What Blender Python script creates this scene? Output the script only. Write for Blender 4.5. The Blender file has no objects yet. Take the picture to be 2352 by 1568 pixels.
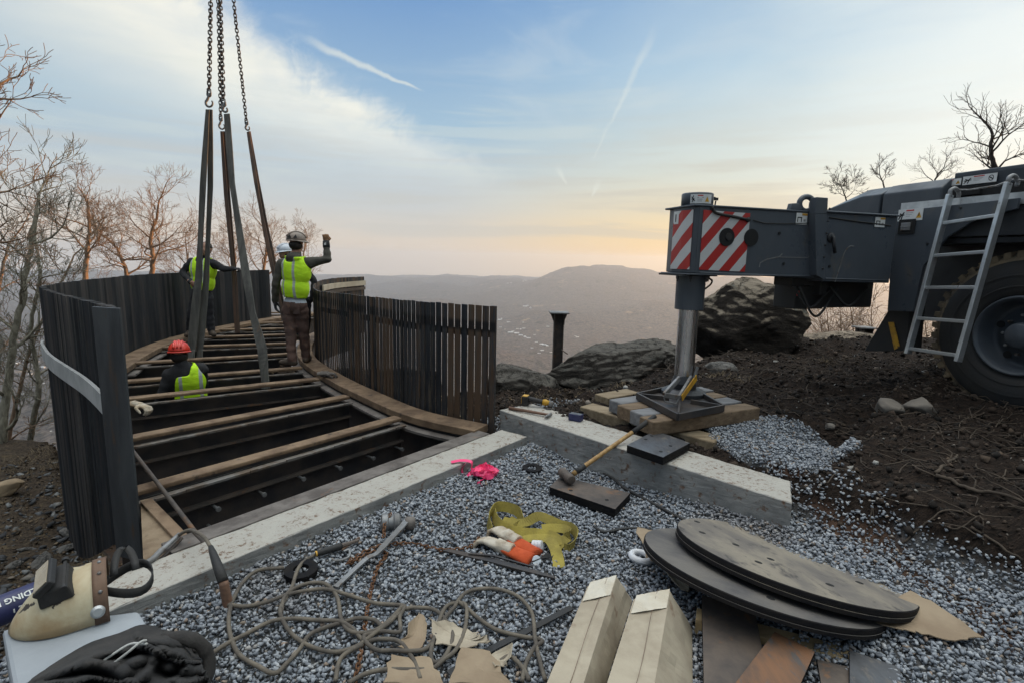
import bpy, bmesh, math, random
import numpy as np
from mathutils import Vector, Matrix, noise
R=math.radians
random.seed(7); rng=np.random.default_rng(7)
SC=bpy.context.scene; COL=SC.collection
# ------------------------------------------------------------------ camera
FPX,W0,H0=1210.0,2352.0,1568.0           # focal length in pixels of a 2352 px wide frame
PITCH=math.atan(188/FPX); ROLL=R(1.27); EYE=Vector((0,0,1.58))
_fw=Vector((0,math.cos(PITCH),-math.sin(PITCH))); _u0=Vector((0,math.sin(PITCH),math.cos(PITCH))); _r0=Vector((1,0,0))
_rt=_r0*math.cos(ROLL)+_u0*math.sin(ROLL); _up=_u0*math.cos(ROLL)-_r0*math.sin(ROLL)
cd=bpy.data.cameras.new('camera'); cam=bpy.data.objects.new('camera',cd); COL.objects.link(cam)
cd.sensor_width=36; cd.sensor_fit='HORIZONTAL'; cd.lens=36*FPX/W0; cd.clip_start=.05; cd.clip_end=60000
m=Matrix((_rt,_up,-_fw)).transposed().to_4x4(); m.translation=EYE; cam.matrix_world=m
SC.camera=cam
def ray(x,y): return _fw+_rt*((x-W0/2)/FPX)-_up*((y-H0/2)/FPX)
def G(x,y,z=0.0):
    d=ray(x,y); return EYE+d*((z-EYE.z)/d.z)
def A(x,y,Y):
    d=ray(x,y); return EYE+d*(Y/d.y)
def hit(x,y,P,n):
    d=ray(x,y); n=Vector(n); return EYE+d*((Vector(P)-EYE).dot(n)/d.dot(n))
# ------------------------------------------------------------------ world, sun, exposure
SUN_AZ,SUN_EL=R(66),R(4.0)               # azimuth to the right of +Y
SC.render.engine='CYCLES'
SC.view_settings.view_transform='Standard'; SC.view_settings.look='None'
SC.view_settings.exposure=0.40; SC.view_settings.gamma=1.0
SC.cycles.use_denoising=True
SC.cycles.max_bounces=6; SC.cycles.diffuse_bounces=3; SC.cycles.glossy_bounces=3; SC.cycles.volume_bounces=1
SC.cycles.transparent_max_bounces=8
sd=bpy.data.lights.new('sun','SUN'); sd.energy=SUN_STRENGTH=5.0; sd.angle=R(.6); sd.color=(1,.54,.24)
so=bpy.data.objects.new('sun',sd); COL.objects.link(so)
sv=Vector((math.sin(SUN_AZ)*math.cos(SUN_EL),math.cos(SUN_AZ)*math.cos(SUN_EL),math.sin(SUN_EL)))
so.rotation_euler=sv.to_track_quat('Z','Y').to_euler(); so.location=(60,30,30)

class NT:
    """small helper to write shader nodes as expressions"""
    def __init__(s,tree): s.t=tree; s.n=tree.nodes; s.l=tree.links
    def new(s,ty,**k):
        n=s.n.new(ty)
        for a,v in k.items(): setattr(n,a,v)
        return n
    def put(s,sock,v):
        if hasattr(v,'is_linked') or hasattr(v,'links'): s.l.new(v,sock)
        else:
            if isinstance(v,(tuple,list)) and len(v)==3 and sock.type=='RGBA': v=(*v,1)
            sock.default_value=v
    def m(s,op,a,b=0.0,c=None,clamp=False):
        n=s.new('ShaderNodeMath',operation=op,use_clamp=clamp); s.put(n.inputs[0],a); s.put(n.inputs[1],b)
        if c is not None: s.put(n.inputs[2],c)
        return n.outputs[0]
    def ss(s,v,lo,hi):
        n=s.new('ShaderNodeMapRange',interpolation_type='SMOOTHSTEP'); s.put(n.inputs[0],v); s.put(n.inputs[1],lo); s.put(n.inputs[2],hi)
        return n.outputs[0]
    def lin(s,v,lo,hi,a=0.0,b=1.0):
        n=s.new('ShaderNodeMapRange'); s.put(n.inputs[0],v); s.put(n.inputs[1],lo); s.put(n.inputs[2],hi); s.put(n.inputs[3],a); s.put(n.inputs[4],b)
        return n.outputs[0]
    def mix(s,f,a,b,mode='MIX'):
        n=s.new('ShaderNodeMix',data_type='RGBA',blend_type=mode); s.put(n.inputs[0],f); s.put(n.inputs[6],a); s.put(n.inputs[7],b)
        return n.outputs[2]
    def xyz(s,a,b,c):
        n=s.new('ShaderNodeCombineXYZ'); s.put(n.inputs[0],a); s.put(n.inputs[1],b); s.put(n.inputs[2],c); return n.outputs[0]
    def sep(s,v):
        n=s.new('ShaderNodeSeparateXYZ'); s.put(n.inputs[0],v); return n.outputs
    def map(s,v,loc=(0,0,0),rot=(0,0,0),sc=(1,1,1)):
        n=s.new('ShaderNodeMapping'); s.put(n.inputs[0],v); n.inputs[1].default_value=loc; n.inputs[2].default_value=rot; n.inputs[3].default_value=sc; return n.outputs[0]
    def noise(s,v,scale,detail=4,rough=.55,dist=0.0):
        n=s.new('ShaderNodeTexNoise'); s.put(n.inputs['Vector'],v); n.inputs['Scale'].default_value=scale; n.inputs['Detail'].default_value=detail
        n.inputs['Roughness'].default_value=rough; n.inputs['Distortion'].default_value=dist; return n.outputs[0]
    def ramp(s,v,stops):
        n=s.new('ShaderNodeValToRGB'); e=n.color_ramp.elements
        while len(e)<len(stops): e.new(.5)
        for i,(p,c) in enumerate(stops): e[i].position=p; e[i].color=(*c,1)
        s.put(n.inputs[0],v); return n.outputs[0]

def srgb(r,g,b):
    f=lambda c:(c/12.92 if c<=.04045 else ((c+.055)/1.055)**2.4)
    return (f(r/255),f(g/255),f(b/255))
def azel(x,y):
    d=ray(x,y).normalized(); return math.atan2(d.x,d.y),math.asin(d.z)

def build_world():
    w=bpy.data.worlds.new('World'); SC.world=w; w.use_nodes=True
    t=NT(w.node_tree); t.n.clear()
    tc=t.new('ShaderNodeTexCoord'); d=tc.outputs['Generated']
    x,y,z=t.sep(d)
    az=t.m('ARCTAN2',x,y); el=t.m('ARCSINE',z)
    zz=t.m('MAXIMUM',z,.012)
    sky=t.new('ShaderNodeTexSky',sky_type='NISHITA'); sky.sun_disc=False
    sky.sun_elevation=SUN_EL; sky.sun_rotation=SUN_AZ; sky.altitude=600; sky.air_density=1.0; sky.dust_density=1.5; sky.ozone_density=1.5
    t.put(sky.inputs[0],t.xyz(x,y,zz))
    # clear-air colour by height above the horizon and by angle from the sun (values in units of the final strength 0.1)
    K=10.0
    c=lambda r,g,b:tuple(K*v for v in srgb(r,g,b))
    e01=t.lin(el,-.05,1.2)
    f=lambda deg:(R(deg)+.05)/1.25
    base=t.ramp(e01,[(0,srgb(228,208,188)),(f(1),srgb(228,212,194)),(f(5),srgb(203,206,207)),(f(13),srgb(162,193,216)),(f(24),srgb(116,157,205)),(f(34),srgb(98,137,187)),(f(44),srgb(150,175,200)),(f(60),srgb(238,238,236))])
    warm=t.ramp(e01,[(0,srgb(255,205,128)),(f(.5),srgb(255,205,122)),(f(3),srgb(252,218,156)),(f(9),srgb(216,220,206)),(f(18),srgb(172,203,224)),(f(28),srgb(128,168,210)),(f(40),srgb(165,188,208)),(f(60),srgb(244,242,236))])
    ca=t.m('COSINE',t.m('SUBTRACT',az,R(40)))
    wf=t.ss(ca,.62,1.02)
    col=t.mix(wf,base,warm)
    # glow towards the sun
    sx,sy,sz=sv
    dot=t.m('ADD',t.m('ADD',t.m('MULTIPLY',x,sx),t.m('MULTIPLY',y,sy)),t.m('MULTIPLY',z,sz))
    glow=t.ss(dot,.70,1.02)
    high=t.lin(el,R(38),R(60),1.0,4.0)
    back=t.lin(t.m('ADD',y,t.m('MULTIPLY',x,.25)),-.35,.45,.55,1.0)
    # clouds: a sheet of thin high cloud, in coordinates of azimuth / elevation
    ae=t.xyz(az,el,0.0)
    n1=t.noise(t.map(ae,rot=(0,0,R(28)),sc=(2.2,7.0,1)),1.6,6,.58,.6)
    n2=t.noise(t.map(ae,loc=(3,1,0),rot=(0,0,R(-20)),sc=(1.6,4.0,1)),2.2,5,.6,.4)
    n3=t.noise(t.map(ae,loc=(7,2,0),rot=(0,0,R(2)),sc=(1.0,13.0,1)),2.4,5,.55,.3)
    # big bank with a crisp upper right edge: line through two sky points
    (a1,e1),(a2,e2)=azel(600,95),azel(1110,412)
    nx,ny=-(e2-e1),(a2-a1); L=math.hypot(nx,ny); nx/=L; ny/=L
    s=t.m('ADD',t.m('MULTIPLY',t.m('SUBTRACT',az,a1),nx),t.m('MULTIPLY',t.m('SUBTRACT',el,e1),ny))   # >0 above-right
    s2=t.m('ADD',s,t.m('MULTIPLY',t.m('SUBTRACT',n1,.5),.13))
    s2=t.m('ADD',s2,t.m('MULTIPLY',t.m('SUBTRACT',t.noise(ae,16,7,.65,1.2),.5),.075))
    bank=t.ss(s2,.035,-.03)
    fade=t.m('MULTIPLY',t.lin(s,-.05,-.42,1.0,.22),t.ss(el,R(5),R(15)))
    bank=t.m('MULTIPLY',bank,fade)
    bank=t.m('MULTIPLY',bank,t.lin(n2,.25,.65,.6,1.08),clamp=True)
    bank=t.m('MULTIPLY',bank,t.ss(az,R(16),R(-6)))
    col=t.mix(t.m('MULTIPLY',bank,.92),col,t.mix(t.ss(s,-.30,-.02),srgb(182,200,208),srgb(255,252,238)))
    # soft cream veil on the right
    veil=t.m('MULTIPLY',t.ss(az,R(2),R(46)),t.lin(n2,.3,.62,.45,1.15))
    veil=t.m('MULTIPLY',veil,t.ss(el,R(1),R(12)),clamp=True)
    col=t.mix(t.m('MULTIPLY',veil,.75),col,srgb(226,237,236))
    mid=t.m('MULTIPLY',t.ss(n1,.48,.72),t.ss(el,R(3),R(14)))
    col=t.mix(t.m('MULTIPLY',mid,.30),col,srgb(212,222,226))
    # low streaks above the hills
    low=t.m('MULTIPLY',t.ss(n3,.47,.63),t.m('MULTIPLY',t.ss(el,R(.5),R(3)),t.ss(el,R(17),R(6))))
    col=t.mix(t.m('MULTIPLY',low,.55),col,t.mix(wf,srgb(200,200,196),srgb(198,190,176)))
    low2=t.m('MULTIPLY',t.ss(n3,.50,.36),t.m('MULTIPLY',t.ss(el,R(4),R(8)),t.ss(el,R(20),R(12))))
    col=t.mix(t.m('MULTIPLY',low2,.35),col,srgb(214,222,216))
    # vapour trails
    def trail(p,q,w,st,col):
        (a1,e1),(a2,e2)=azel(*p),azel(*q); dx,dy=a2-a1,e2-e1; L=math.hypot(dx,dy); dx/=L; dy/=L
        u=t.m('ADD',t.m('MULTIPLY',t.m('SUBTRACT',az,a1),dx),t.m('MULTIPLY',t.m('SUBTRACT',el,e1),dy))
        v=t.m('ADD',t.m('MULTIPLY',t.m('SUBTRACT',az,a1),-dy),t.m('MULTIPLY',t.m('SUBTRACT',el,e1),dx))
        v=t.m('ABSOLUTE',t.m('ADD',v,t.m('MULTIPLY',t.m('SUBTRACT',t.noise(ae,30,4),.5),w*1.6)))
        ww=t.lin(u,0,L,w*1.4,w*.35)
        k=t.m('MULTIPLY',t.m('SUBTRACT',1,t.ss(t.m('DIVIDE',v,ww),.1,1.0)),t.m('MULTIPLY',t.ss(u,-.02,L*.3),t.ss(u,L*1.02,L*.85)))
        return t.mix(t.m('MULTIPLY',k,st),col,srgb(232,236,228))
    col=trail((690,85),(975,212),.0075,.62,col)
    col=trail((1502,70),(1395,300),.009,.30,col); col=trail((1395,290),(1362,372),.004,.22,col)
    col=trail((1286,395),(1302,425),.006,.4,col); col=trail((1370,430),(1358,452),.006,.4,col)
    col=t.mix(t.m('MULTIPLY',glow,.62),col,(1.06,1.08,1.03))
    sc=t.new('ShaderNodeVectorMath',operation='SCALE'); t.put(sc.inputs[0],col); t.put(sc.inputs[3],t.m('MULTIPLY',t.m('MULTIPLY',back,high),K*.73))
    nsc=t.new('ShaderNodeVectorMath',operation='SCALE'); t.put(nsc.inputs[0],sky.outputs[0]); nsc.inputs[3].default_value=.12
    add=t.new('ShaderNodeVectorMath',operation='ADD'); t.put(add.inputs[0],sc.outputs[0]); t.put(add.inputs[1],nsc.outputs[0])
    bg=t.new('ShaderNodeBackground'); t.put(bg.inputs[0],add.outputs[0]); bg.inputs[1].default_value=.1
    out=t.new('ShaderNodeOutputWorld'); t.l.new(bg.outputs[0],out.inputs[0])
build_world()
# ------------------------------------------------------------------ materials
def mat(name,c1,c2=None,rough=.75,metal=0.0,scale=6.0,stretch=(1,1,1),lo=.35,hi=.65,c3=None,s3=20.0,lo3=.55,hi3=.68,
        bump=.25,bscale=60.0,island=0.0,spec=None,rvar=.15,coat=0.0,detail=6):
    mt=bpy.data.materials.new(name); mt.use_nodes=True; t=NT(mt.node_tree); t.n.clear()
    co=t.new('ShaderNodeTexCoord').outputs['Object']
    v=t.map(co,sc=stretch); n=t.noise(v,scale,detail,.6,.3)
    c2=c2 or tuple(x*.7 for x in c1)
    f=t.ss(n,lo,hi)
    if island:
        g=t.new('ShaderNodeNewGeometry'); f=t.m('ADD',t.m('MULTIPLY',f,1-island),t.m('MULTIPLY',g.outputs['Random Per Island'],island),clamp=True)
    c=t.mix(f,c1,c2)
    if c3: c=t.mix(t.ss(t.noise(t.map(co,loc=(5,3,1),sc=stretch),s3,6,.65,.2),lo3,hi3),c,c3)
    b=t.new('ShaderNodeBsdfPrincipled'); t.put(b.inputs['Base Color'],c)
    t.put(b.inputs['Roughness'],t.lin(n,.3,.7,max(rough-rvar,.04),min(rough+rvar,1)))
    b.inputs['Metallic'].default_value=metal
    if spec is not None: b.inputs['Specular IOR Level'].default_value=spec
    if coat: b.inputs['Coat Weight'].default_value=coat
    if bump:
        bn=t.new('ShaderNodeBump'); bn.inputs['Strength'].default_value=bump; bn.inputs['Distance'].default_value=.01
        t.put(bn.inputs['Height'],t.noise(v,bscale,5,.65)); t.l.new(bn.outputs[0],b.inputs['Normal'])
    o=t.new('ShaderNodeOutputMaterial'); t.l.new(b.outputs[0],o.inputs[0])
    mt['nt']=1; return mt
def concrete_top(mt):
    """upward faces painted paler, like light from above, with specks of trodden soil"""
    t=NT(mt.node_tree); b=[n for n in t.n if n.type=='BSDF_PRINCIPLED'][0]; old=b.inputs['Base Color'].links[0].from_socket
    g=t.new('ShaderNodeNewGeometry'); co=t.new('ShaderNodeTexCoord').outputs['Object']; z=t.sep(g.outputs['True Normal'])[2]
    n=t.noise(co,5,6,.7,.4); n2=t.noise(co,34,7,.75,.3); n3=t.noise(t.map(co,loc=(3,1,2)),80,4,.7)
    lit_top=t.mix(n,(.44,.42,.375),(.33,.305,.265)); lit_top=t.mix(t.m('MULTIPLY',t.ss(n2,.52,.60),t.ss(n,.40,.58)),lit_top,(.145,.085,.052)); lit_top=t.mix(t.ss(n3,.63,.70),lit_top,(.10,.075,.06))
    t.put(b.inputs['Base Color'],t.mix(t.m('MULTIPLY',t.ss(z,.55,.9),.92),old,lit_top))  # overhead light put into the colour of the tops; brown specks are soil
MT={}
def defmats():
    d=MT
    d['steel_dark']=mat('dark_steel',(.030,.033,.038),(.055,.048,.042),.55,.0,3,(6,6,.5),c3=(.10,.052,.026),s3=4,lo3=.56,hi3=.70,bump=.12,island=.45)
    d['steel_black']=mat('black_steel',(.022,.022,.025),(.055,.043,.036),.5,.0,4,bump=.15)
    d['rust_top']=mat('rusty_flange',(.22,.145,.085),(.12,.075,.045),.8,0,5,(1,1,1),c3=(.06,.042,.03),s3=9,lo3=.56,hi3=.72,bump=.35,bscale=40)
    d['rust_grey']=mat('greyed_plank',(.16,.14,.125),(.085,.072,.065),.85,0,6,(1,1,1),c3=(.20,.105,.06),s3=6,lo3=.62,hi3=.75,bump=.4,bscale=25)
    d['ledge']=mat('bare_steel_ledge',(.20,.19,.18),(.12,.085,.06),.6,.2,7,bump=.2)
    d['concrete']=mat('concrete',(.29,.285,.27),(.19,.19,.185),.9,0,3,c3=(.15,.088,.056),s3=19,lo3=.54,hi3=.68,bump=.3,bscale=90)
    d['rust_plate']=mat('rusty_plate',(.115,.088,.07),(.065,.055,.05),.7,.1,5,c3=(.19,.095,.045),s3=7,lo3=.57,hi3=.70,bump=.3,bscale=35)
    d['orange_plate']=mat('orange_rust_plate',(.20,.095,.045),(.12,.075,.052),.75,0,4,(3,1,1),c3=(.085,.08,.078),s3=8,lo3=.55,hi3=.66,bump=.3,bscale=35)
    d['grey_plate']=mat('mill_scale_plate',(.10,.105,.115),(.065,.065,.07),.5,.35,5,(2,1,1),c3=(.15,.135,.12),s3=12,bump=.2)
    d['disc_top']=mat('round_plate_face',(.26,.225,.175),(.14,.125,.112),.75,.05,2.5,(2,1,1),c3=(.055,.05,.05),s3=6,lo3=.55,hi3=.70,bump=.25,bscale=50)
    d['disc_dark']=mat('dark_round_plate_face',(.16,.145,.13),(.085,.08,.08),.65,.1,3,c3=(.17,.15,.12),s3=9,lo3=.6,hi3=.75,bump=.25)
    d['edge_black']=mat('flame_cut_edge',(.008,.008,.010),(.018,.016,.015),.75,.0,8,(1,1,6),bump=.4,bscale=50,spec=.12)
    d['hole']=mat('hole_dark',(.006,.006,.007),(.01,.01,.01),.9,bump=0)
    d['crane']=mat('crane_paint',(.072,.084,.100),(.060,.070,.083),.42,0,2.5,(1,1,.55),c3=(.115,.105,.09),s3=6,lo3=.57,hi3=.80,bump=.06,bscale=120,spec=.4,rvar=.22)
    d['crane_dark']=mat('crane_dark_paint',(.028,.030,.034),(.020,.021,.024),.55,0,3,bump=.1)  # darker tone for the frame, flange, socket and small crane parts
    d['black']=mat('black_rubber',(.016,.016,.017),(.03,.028,.026),.7,0,8,bump=.25)
    d['tyre']=mat('tyre_rubber',(.022,.023,.025),(.034,.032,.030),.85,0,4,c3=(.075,.062,.045),s3=5,lo3=.58,hi3=.75,bump=.3)
    d['tread']=mat('muddy_tread',(.085,.070,.052),(.24,.18,.11),.95,0,4,c3=(.028,.026,.025),s3=9,lo3=.58,hi3=.66,bump=.7,bscale=18)
    d['chrome']=mat('chrome_rod',(.74,.76,.78),(.62,.64,.67),.27,1.0,3,(9,9,.3),bump=.03,rvar=.08)
    d['alu']=mat('aluminium',(.60,.62,.63),(.46,.48,.49),.42,.75,9,c3=(.30,.30,.29),s3=16,lo3=.6,hi3=.75,bump=.08)
    d['white_p']=mat('white_sticker',(.68,.69,.68),(.60,.61,.60),.5,0,9,bump=.03)
    d['red_p']=mat('red_reflective',(.50,.028,.022),(.40,.022,.02),.35,0,5,bump=.03)
    d['yellow']=mat('yellow_paint',(.62,.34,.02),(.42,.22,.03),.5,0,12,c3=(.08,.06,.04),s3=18,lo3=.6,hi3=.7,bump=.1)
    d['timber']=mat('old_timber',(.21,.145,.088),(.125,.085,.052),.9,0,3,(.5,9,9),c3=(.055,.042,.034),s3=7,lo3=.56,hi3=.72,bump=.6,bscale=22)
    d['timber_pale']=mat('pale_timber',(.29,.225,.145),(.19,.14,.085),.9,0,3,(.5,8,8),c3=(.12,.085,.05),s3=8,lo3=.6,hi3=.76,bump=.5,bscale=22)
    d['timber_grey']=mat('grey_timber',(.20,.20,.205),(.13,.128,.13),.9,0,3,(.5,8,8),bump=.5,bscale=22)
    d['lumber']=mat('fresh_lumber',(.48,.35,.19),(.38,.27,.14),.85,0,4,(.5,8,8),bump=.25)
    d['card']=mat('cardboard',(.31,.235,.155),(.24,.175,.115),.9,0,4,c3=(.24,.17,.11),s3=11,lo3=.62,hi3=.78,bump=.15,bscale=30)
    d['card_pale']=mat('pale_cardboard',(.42,.36,.27),(.33,.275,.205),.85,0,5,(1,1,1),c3=(.20,.125,.08),s3=8,lo3=.60,hi3=.74,bump=.18,bscale=24)
    d['post_steel']=mat('blue_grey_mill_steel',(.060,.068,.075),(.035,.038,.042),.5,.1,2.5,(3,3,.6),c3=(.075,.05,.035),s3=5,lo3=.58,hi3=.70,bump=.12)
    d['gusset_tan']=mat('dusty_gusset',(.24,.175,.11),(.15,.10,.06),.9,0,5,c3=(.09,.06,.04),s3=12,lo3=.56,hi3=.7,bump=.3)
    concrete_top(d['concrete'])
    d['tape']=mat('packing_tape',(.62,.56,.45),(.52,.45,.34),.22,0,9,bump=.25,bscale=30,coat=.5)
    d['rope']=mat('welding_cable_rubber',(.155,.130,.098),(.085,.073,.062),.85,0,9,bump=.25)
    d['chain_r']=mat('rusty_chain',(.17,.075,.03),(.10,.045,.02),.85,0,12,bump=.3)
    d['chain_d']=mat('dark_chain',(.05,.047,.046),(.035,.03,.028),.5,.5,9,bump=.1)
    d['tool_grey']=mat('worn_tool_steel',(.25,.255,.26),(.15,.145,.14),.55,.4,7,c3=(.12,.08,.05),s3=9,bump=.2)
    d['yellow_web']=mat('olive_webbing',(.34,.27,.045),(.22,.175,.04),.9,0,7,c3=(.10,.085,.04),s3=8,lo3=.58,hi3=.76,bump=.3,bscale=120)
    d['sling']=mat('grey_sling',(.135,.130,.115),(.085,.082,.075),.9,0,4,(4,4,.6),c3=(.20,.115,.06),s3=3,lo3=.60,hi3=.72,bump=.25,bscale=80)
    d['sling_brown']=mat('brown_sling',(.15,.085,.055),(.075,.06,.052),.9,0,3,(6,6,.5),bump=.25,bscale=80)
    d['leather']=mat('glove_leather',(.50,.45,.37),(.36,.28,.19),.8,0,9,c3=(.18,.12,.08),s3=9,lo3=.58,hi3=.72,bump=.25)
    d['orange_cl']=mat('orange_cuff',(.55,.085,.018),(.42,.06,.014),.9,0,8,bump=.35,bscale=90)
    d['pink']=mat('pink_ribbon',(.90,.07,.22),(.85,.05,.17),.4,0,9,bump=.05)
    d['blue_box']=mat('navy_carton',(.026,.03,.10),(.02,.022,.075),.45,0,8,bump=.05)
    d['tool_y']=mat('yellow_tool_plastic',(.60,.33,.02),(.50,.27,.02),.45,0,8,bump=.05)
    d['handle']=mat('wood_handle',(.42,.26,.09),(.28,.16,.06),.6,0,5,(8,8,.7),c3=(.09,.06,.04),s3=6,lo3=.6,hi3=.75,bump=.2)
    d['handle_old']=mat('old_hammer_handle',(.20,.105,.065),(.13,.075,.05),.7,0,5,(1,8,8),bump=.2)
    d['hood_tan']=mat('welding_hood_shell',(.54,.49,.34),(.36,.25,.13),.6,0,3.5,c3=(.035,.025,.018),s3=11,lo3=.615,hi3=.635,bump=.12)
    d['hood_brown']=mat('hood_brown_band',(.15,.085,.05),(.10,.06,.04),.7,0,8,bump=.2)
    d['lens']=mat('lens_dusty',(.42,.36,.27),(.30,.25,.18),.3,0,9,(1,1,1),bump=.15)
    d['jacket']=mat('dark_cotton',(.038,.034,.031),(.022,.021,.021),.95,0,5,c3=(.085,.066,.05),s3=6,lo3=.6,hi3=.78,bump=.35,bscale=140)
    d['cord_w']=mat('white_cord',(.42,.42,.40),(.34,.34,.32),.8,0,9,bump=.2)
    d['white_pl']=mat('white_plastic',(.66,.67,.70),(.58,.57,.57),.45,0,9,c3=(.40,.28,.18),s3=14,lo3=.62,hi3=.7,bump=.05)
    d['bluewhite']=mat('smooth_pale_block',(.33,.355,.38),(.27,.29,.315),.7,0,2.2,c3=(.34,.36,.38),s3=9,lo3=.66,hi3=.8,bump=.12,bscale=70)
    d['bark']=mat('bark',(.31,.205,.13),(.17,.115,.08),.95,0,6,(3,3,.6),bump=.5,bscale=20)
    d['bark_d']=mat('dark_bark',(.060,.050,.042),(.040,.034,.03),.95,0,6,(3,3,.6),bump=.5,bscale=20)
    d['bark_pale']=mat('lichen_bark',(.30,.28,.215),(.15,.135,.10),.95,0,9,(2,2,.8),c3=(.07,.06,.05),s3=10,lo3=.58,hi3=.66,bump=.5,bscale=20)
    d['root']=mat('root_wood',(.085,.062,.043),(.045,.034,.025),.95,0,9,bump=.4)
    d['skin']=mat('skin',(.34,.19,.13),(.28,.15,.10),.6,0,9,bump=.05)
    d['glove_br']=mat('brown_glove',(.24,.12,.05),(.13,.07,.035),.85,0,12,bump=.3)
    d['glove_bk']=mat('black_glove',(.022,.022,.024),(.015,.015,.016),.8,0,12,bump=.3)
    d['hoodie']=mat('olive_grey_fleece',(.085,.078,.062),(.060,.056,.046),.95,0,5,bump=.4,bscale=60)
    d['blackcl']=mat('black_fleece',(.020,.020,.023),(.014,.014,.016),.95,0,5,bump=.4,bscale=60)
    d['trouser']=mat('brown_canvas',(.125,.072,.056),(.075,.047,.04),.95,0,5,c3=(.18,.10,.07),s3=6,lo3=.6,hi3=.75,bump=.4,bscale=50)
    d['trouser_d']=mat('dark_trousers',(.022,.023,.028),(.016,.016,.02),.95,0,5,bump=.4,bscale=50)
    d['boot']=mat('work_boot',(.10,.072,.05),(.06,.045,.034),.85,0,9,bump=.3)
    d['tan_hat']=mat('beige_hard_hat',(.26,.205,.165),(.19,.155,.13),.45,0,6,c3=(.10,.08,.07),s3=9,lo3=.62,hi3=.72,bump=.05)
    d['red_hat']=mat('red_hard_hat',(.70,.045,.022),(.60,.035,.018),.35,0,6,bump=.03,coat=.2)
    d['white_hat']=mat('white_hard_hat',(.62,.66,.72),(.55,.58,.64),.35,0,6,bump=.03)
    d['hair']=mat('dark_hair',(.025,.018,.013),(.015,.011,.009),.8,0,20,bump=.4)
    d['shirt']=mat('pale_shirt_hem',(.46,.50,.54),(.38,.41,.45),.9,0,9,bump=.3)
    d['rock_s']=mat('loose_stone',(.23,.20,.165),(.13,.115,.10),.95,0,5,bump=.5,bscale=20,island=.5)
    d['beige_rock']=mat('buff_stone',(.34,.25,.155),(.24,.175,.11),.95,0,4,bump=.5,bscale=20)
    d['roof_w']=mat('pale_roof',(.75,.74,.72),(.6,.6,.6),.7,0,.05,bump=0)
    d['board']=mat('pale_board_strip',(.40,.405,.40),(.32,.325,.32),.85,0,5,bump=.2)
    d['board_new']=mat('new_pine_strip',(.58,.50,.38),(.50,.42,.31),.85,0,5,(1,1,1),bump=.15)
defmats()
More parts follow.
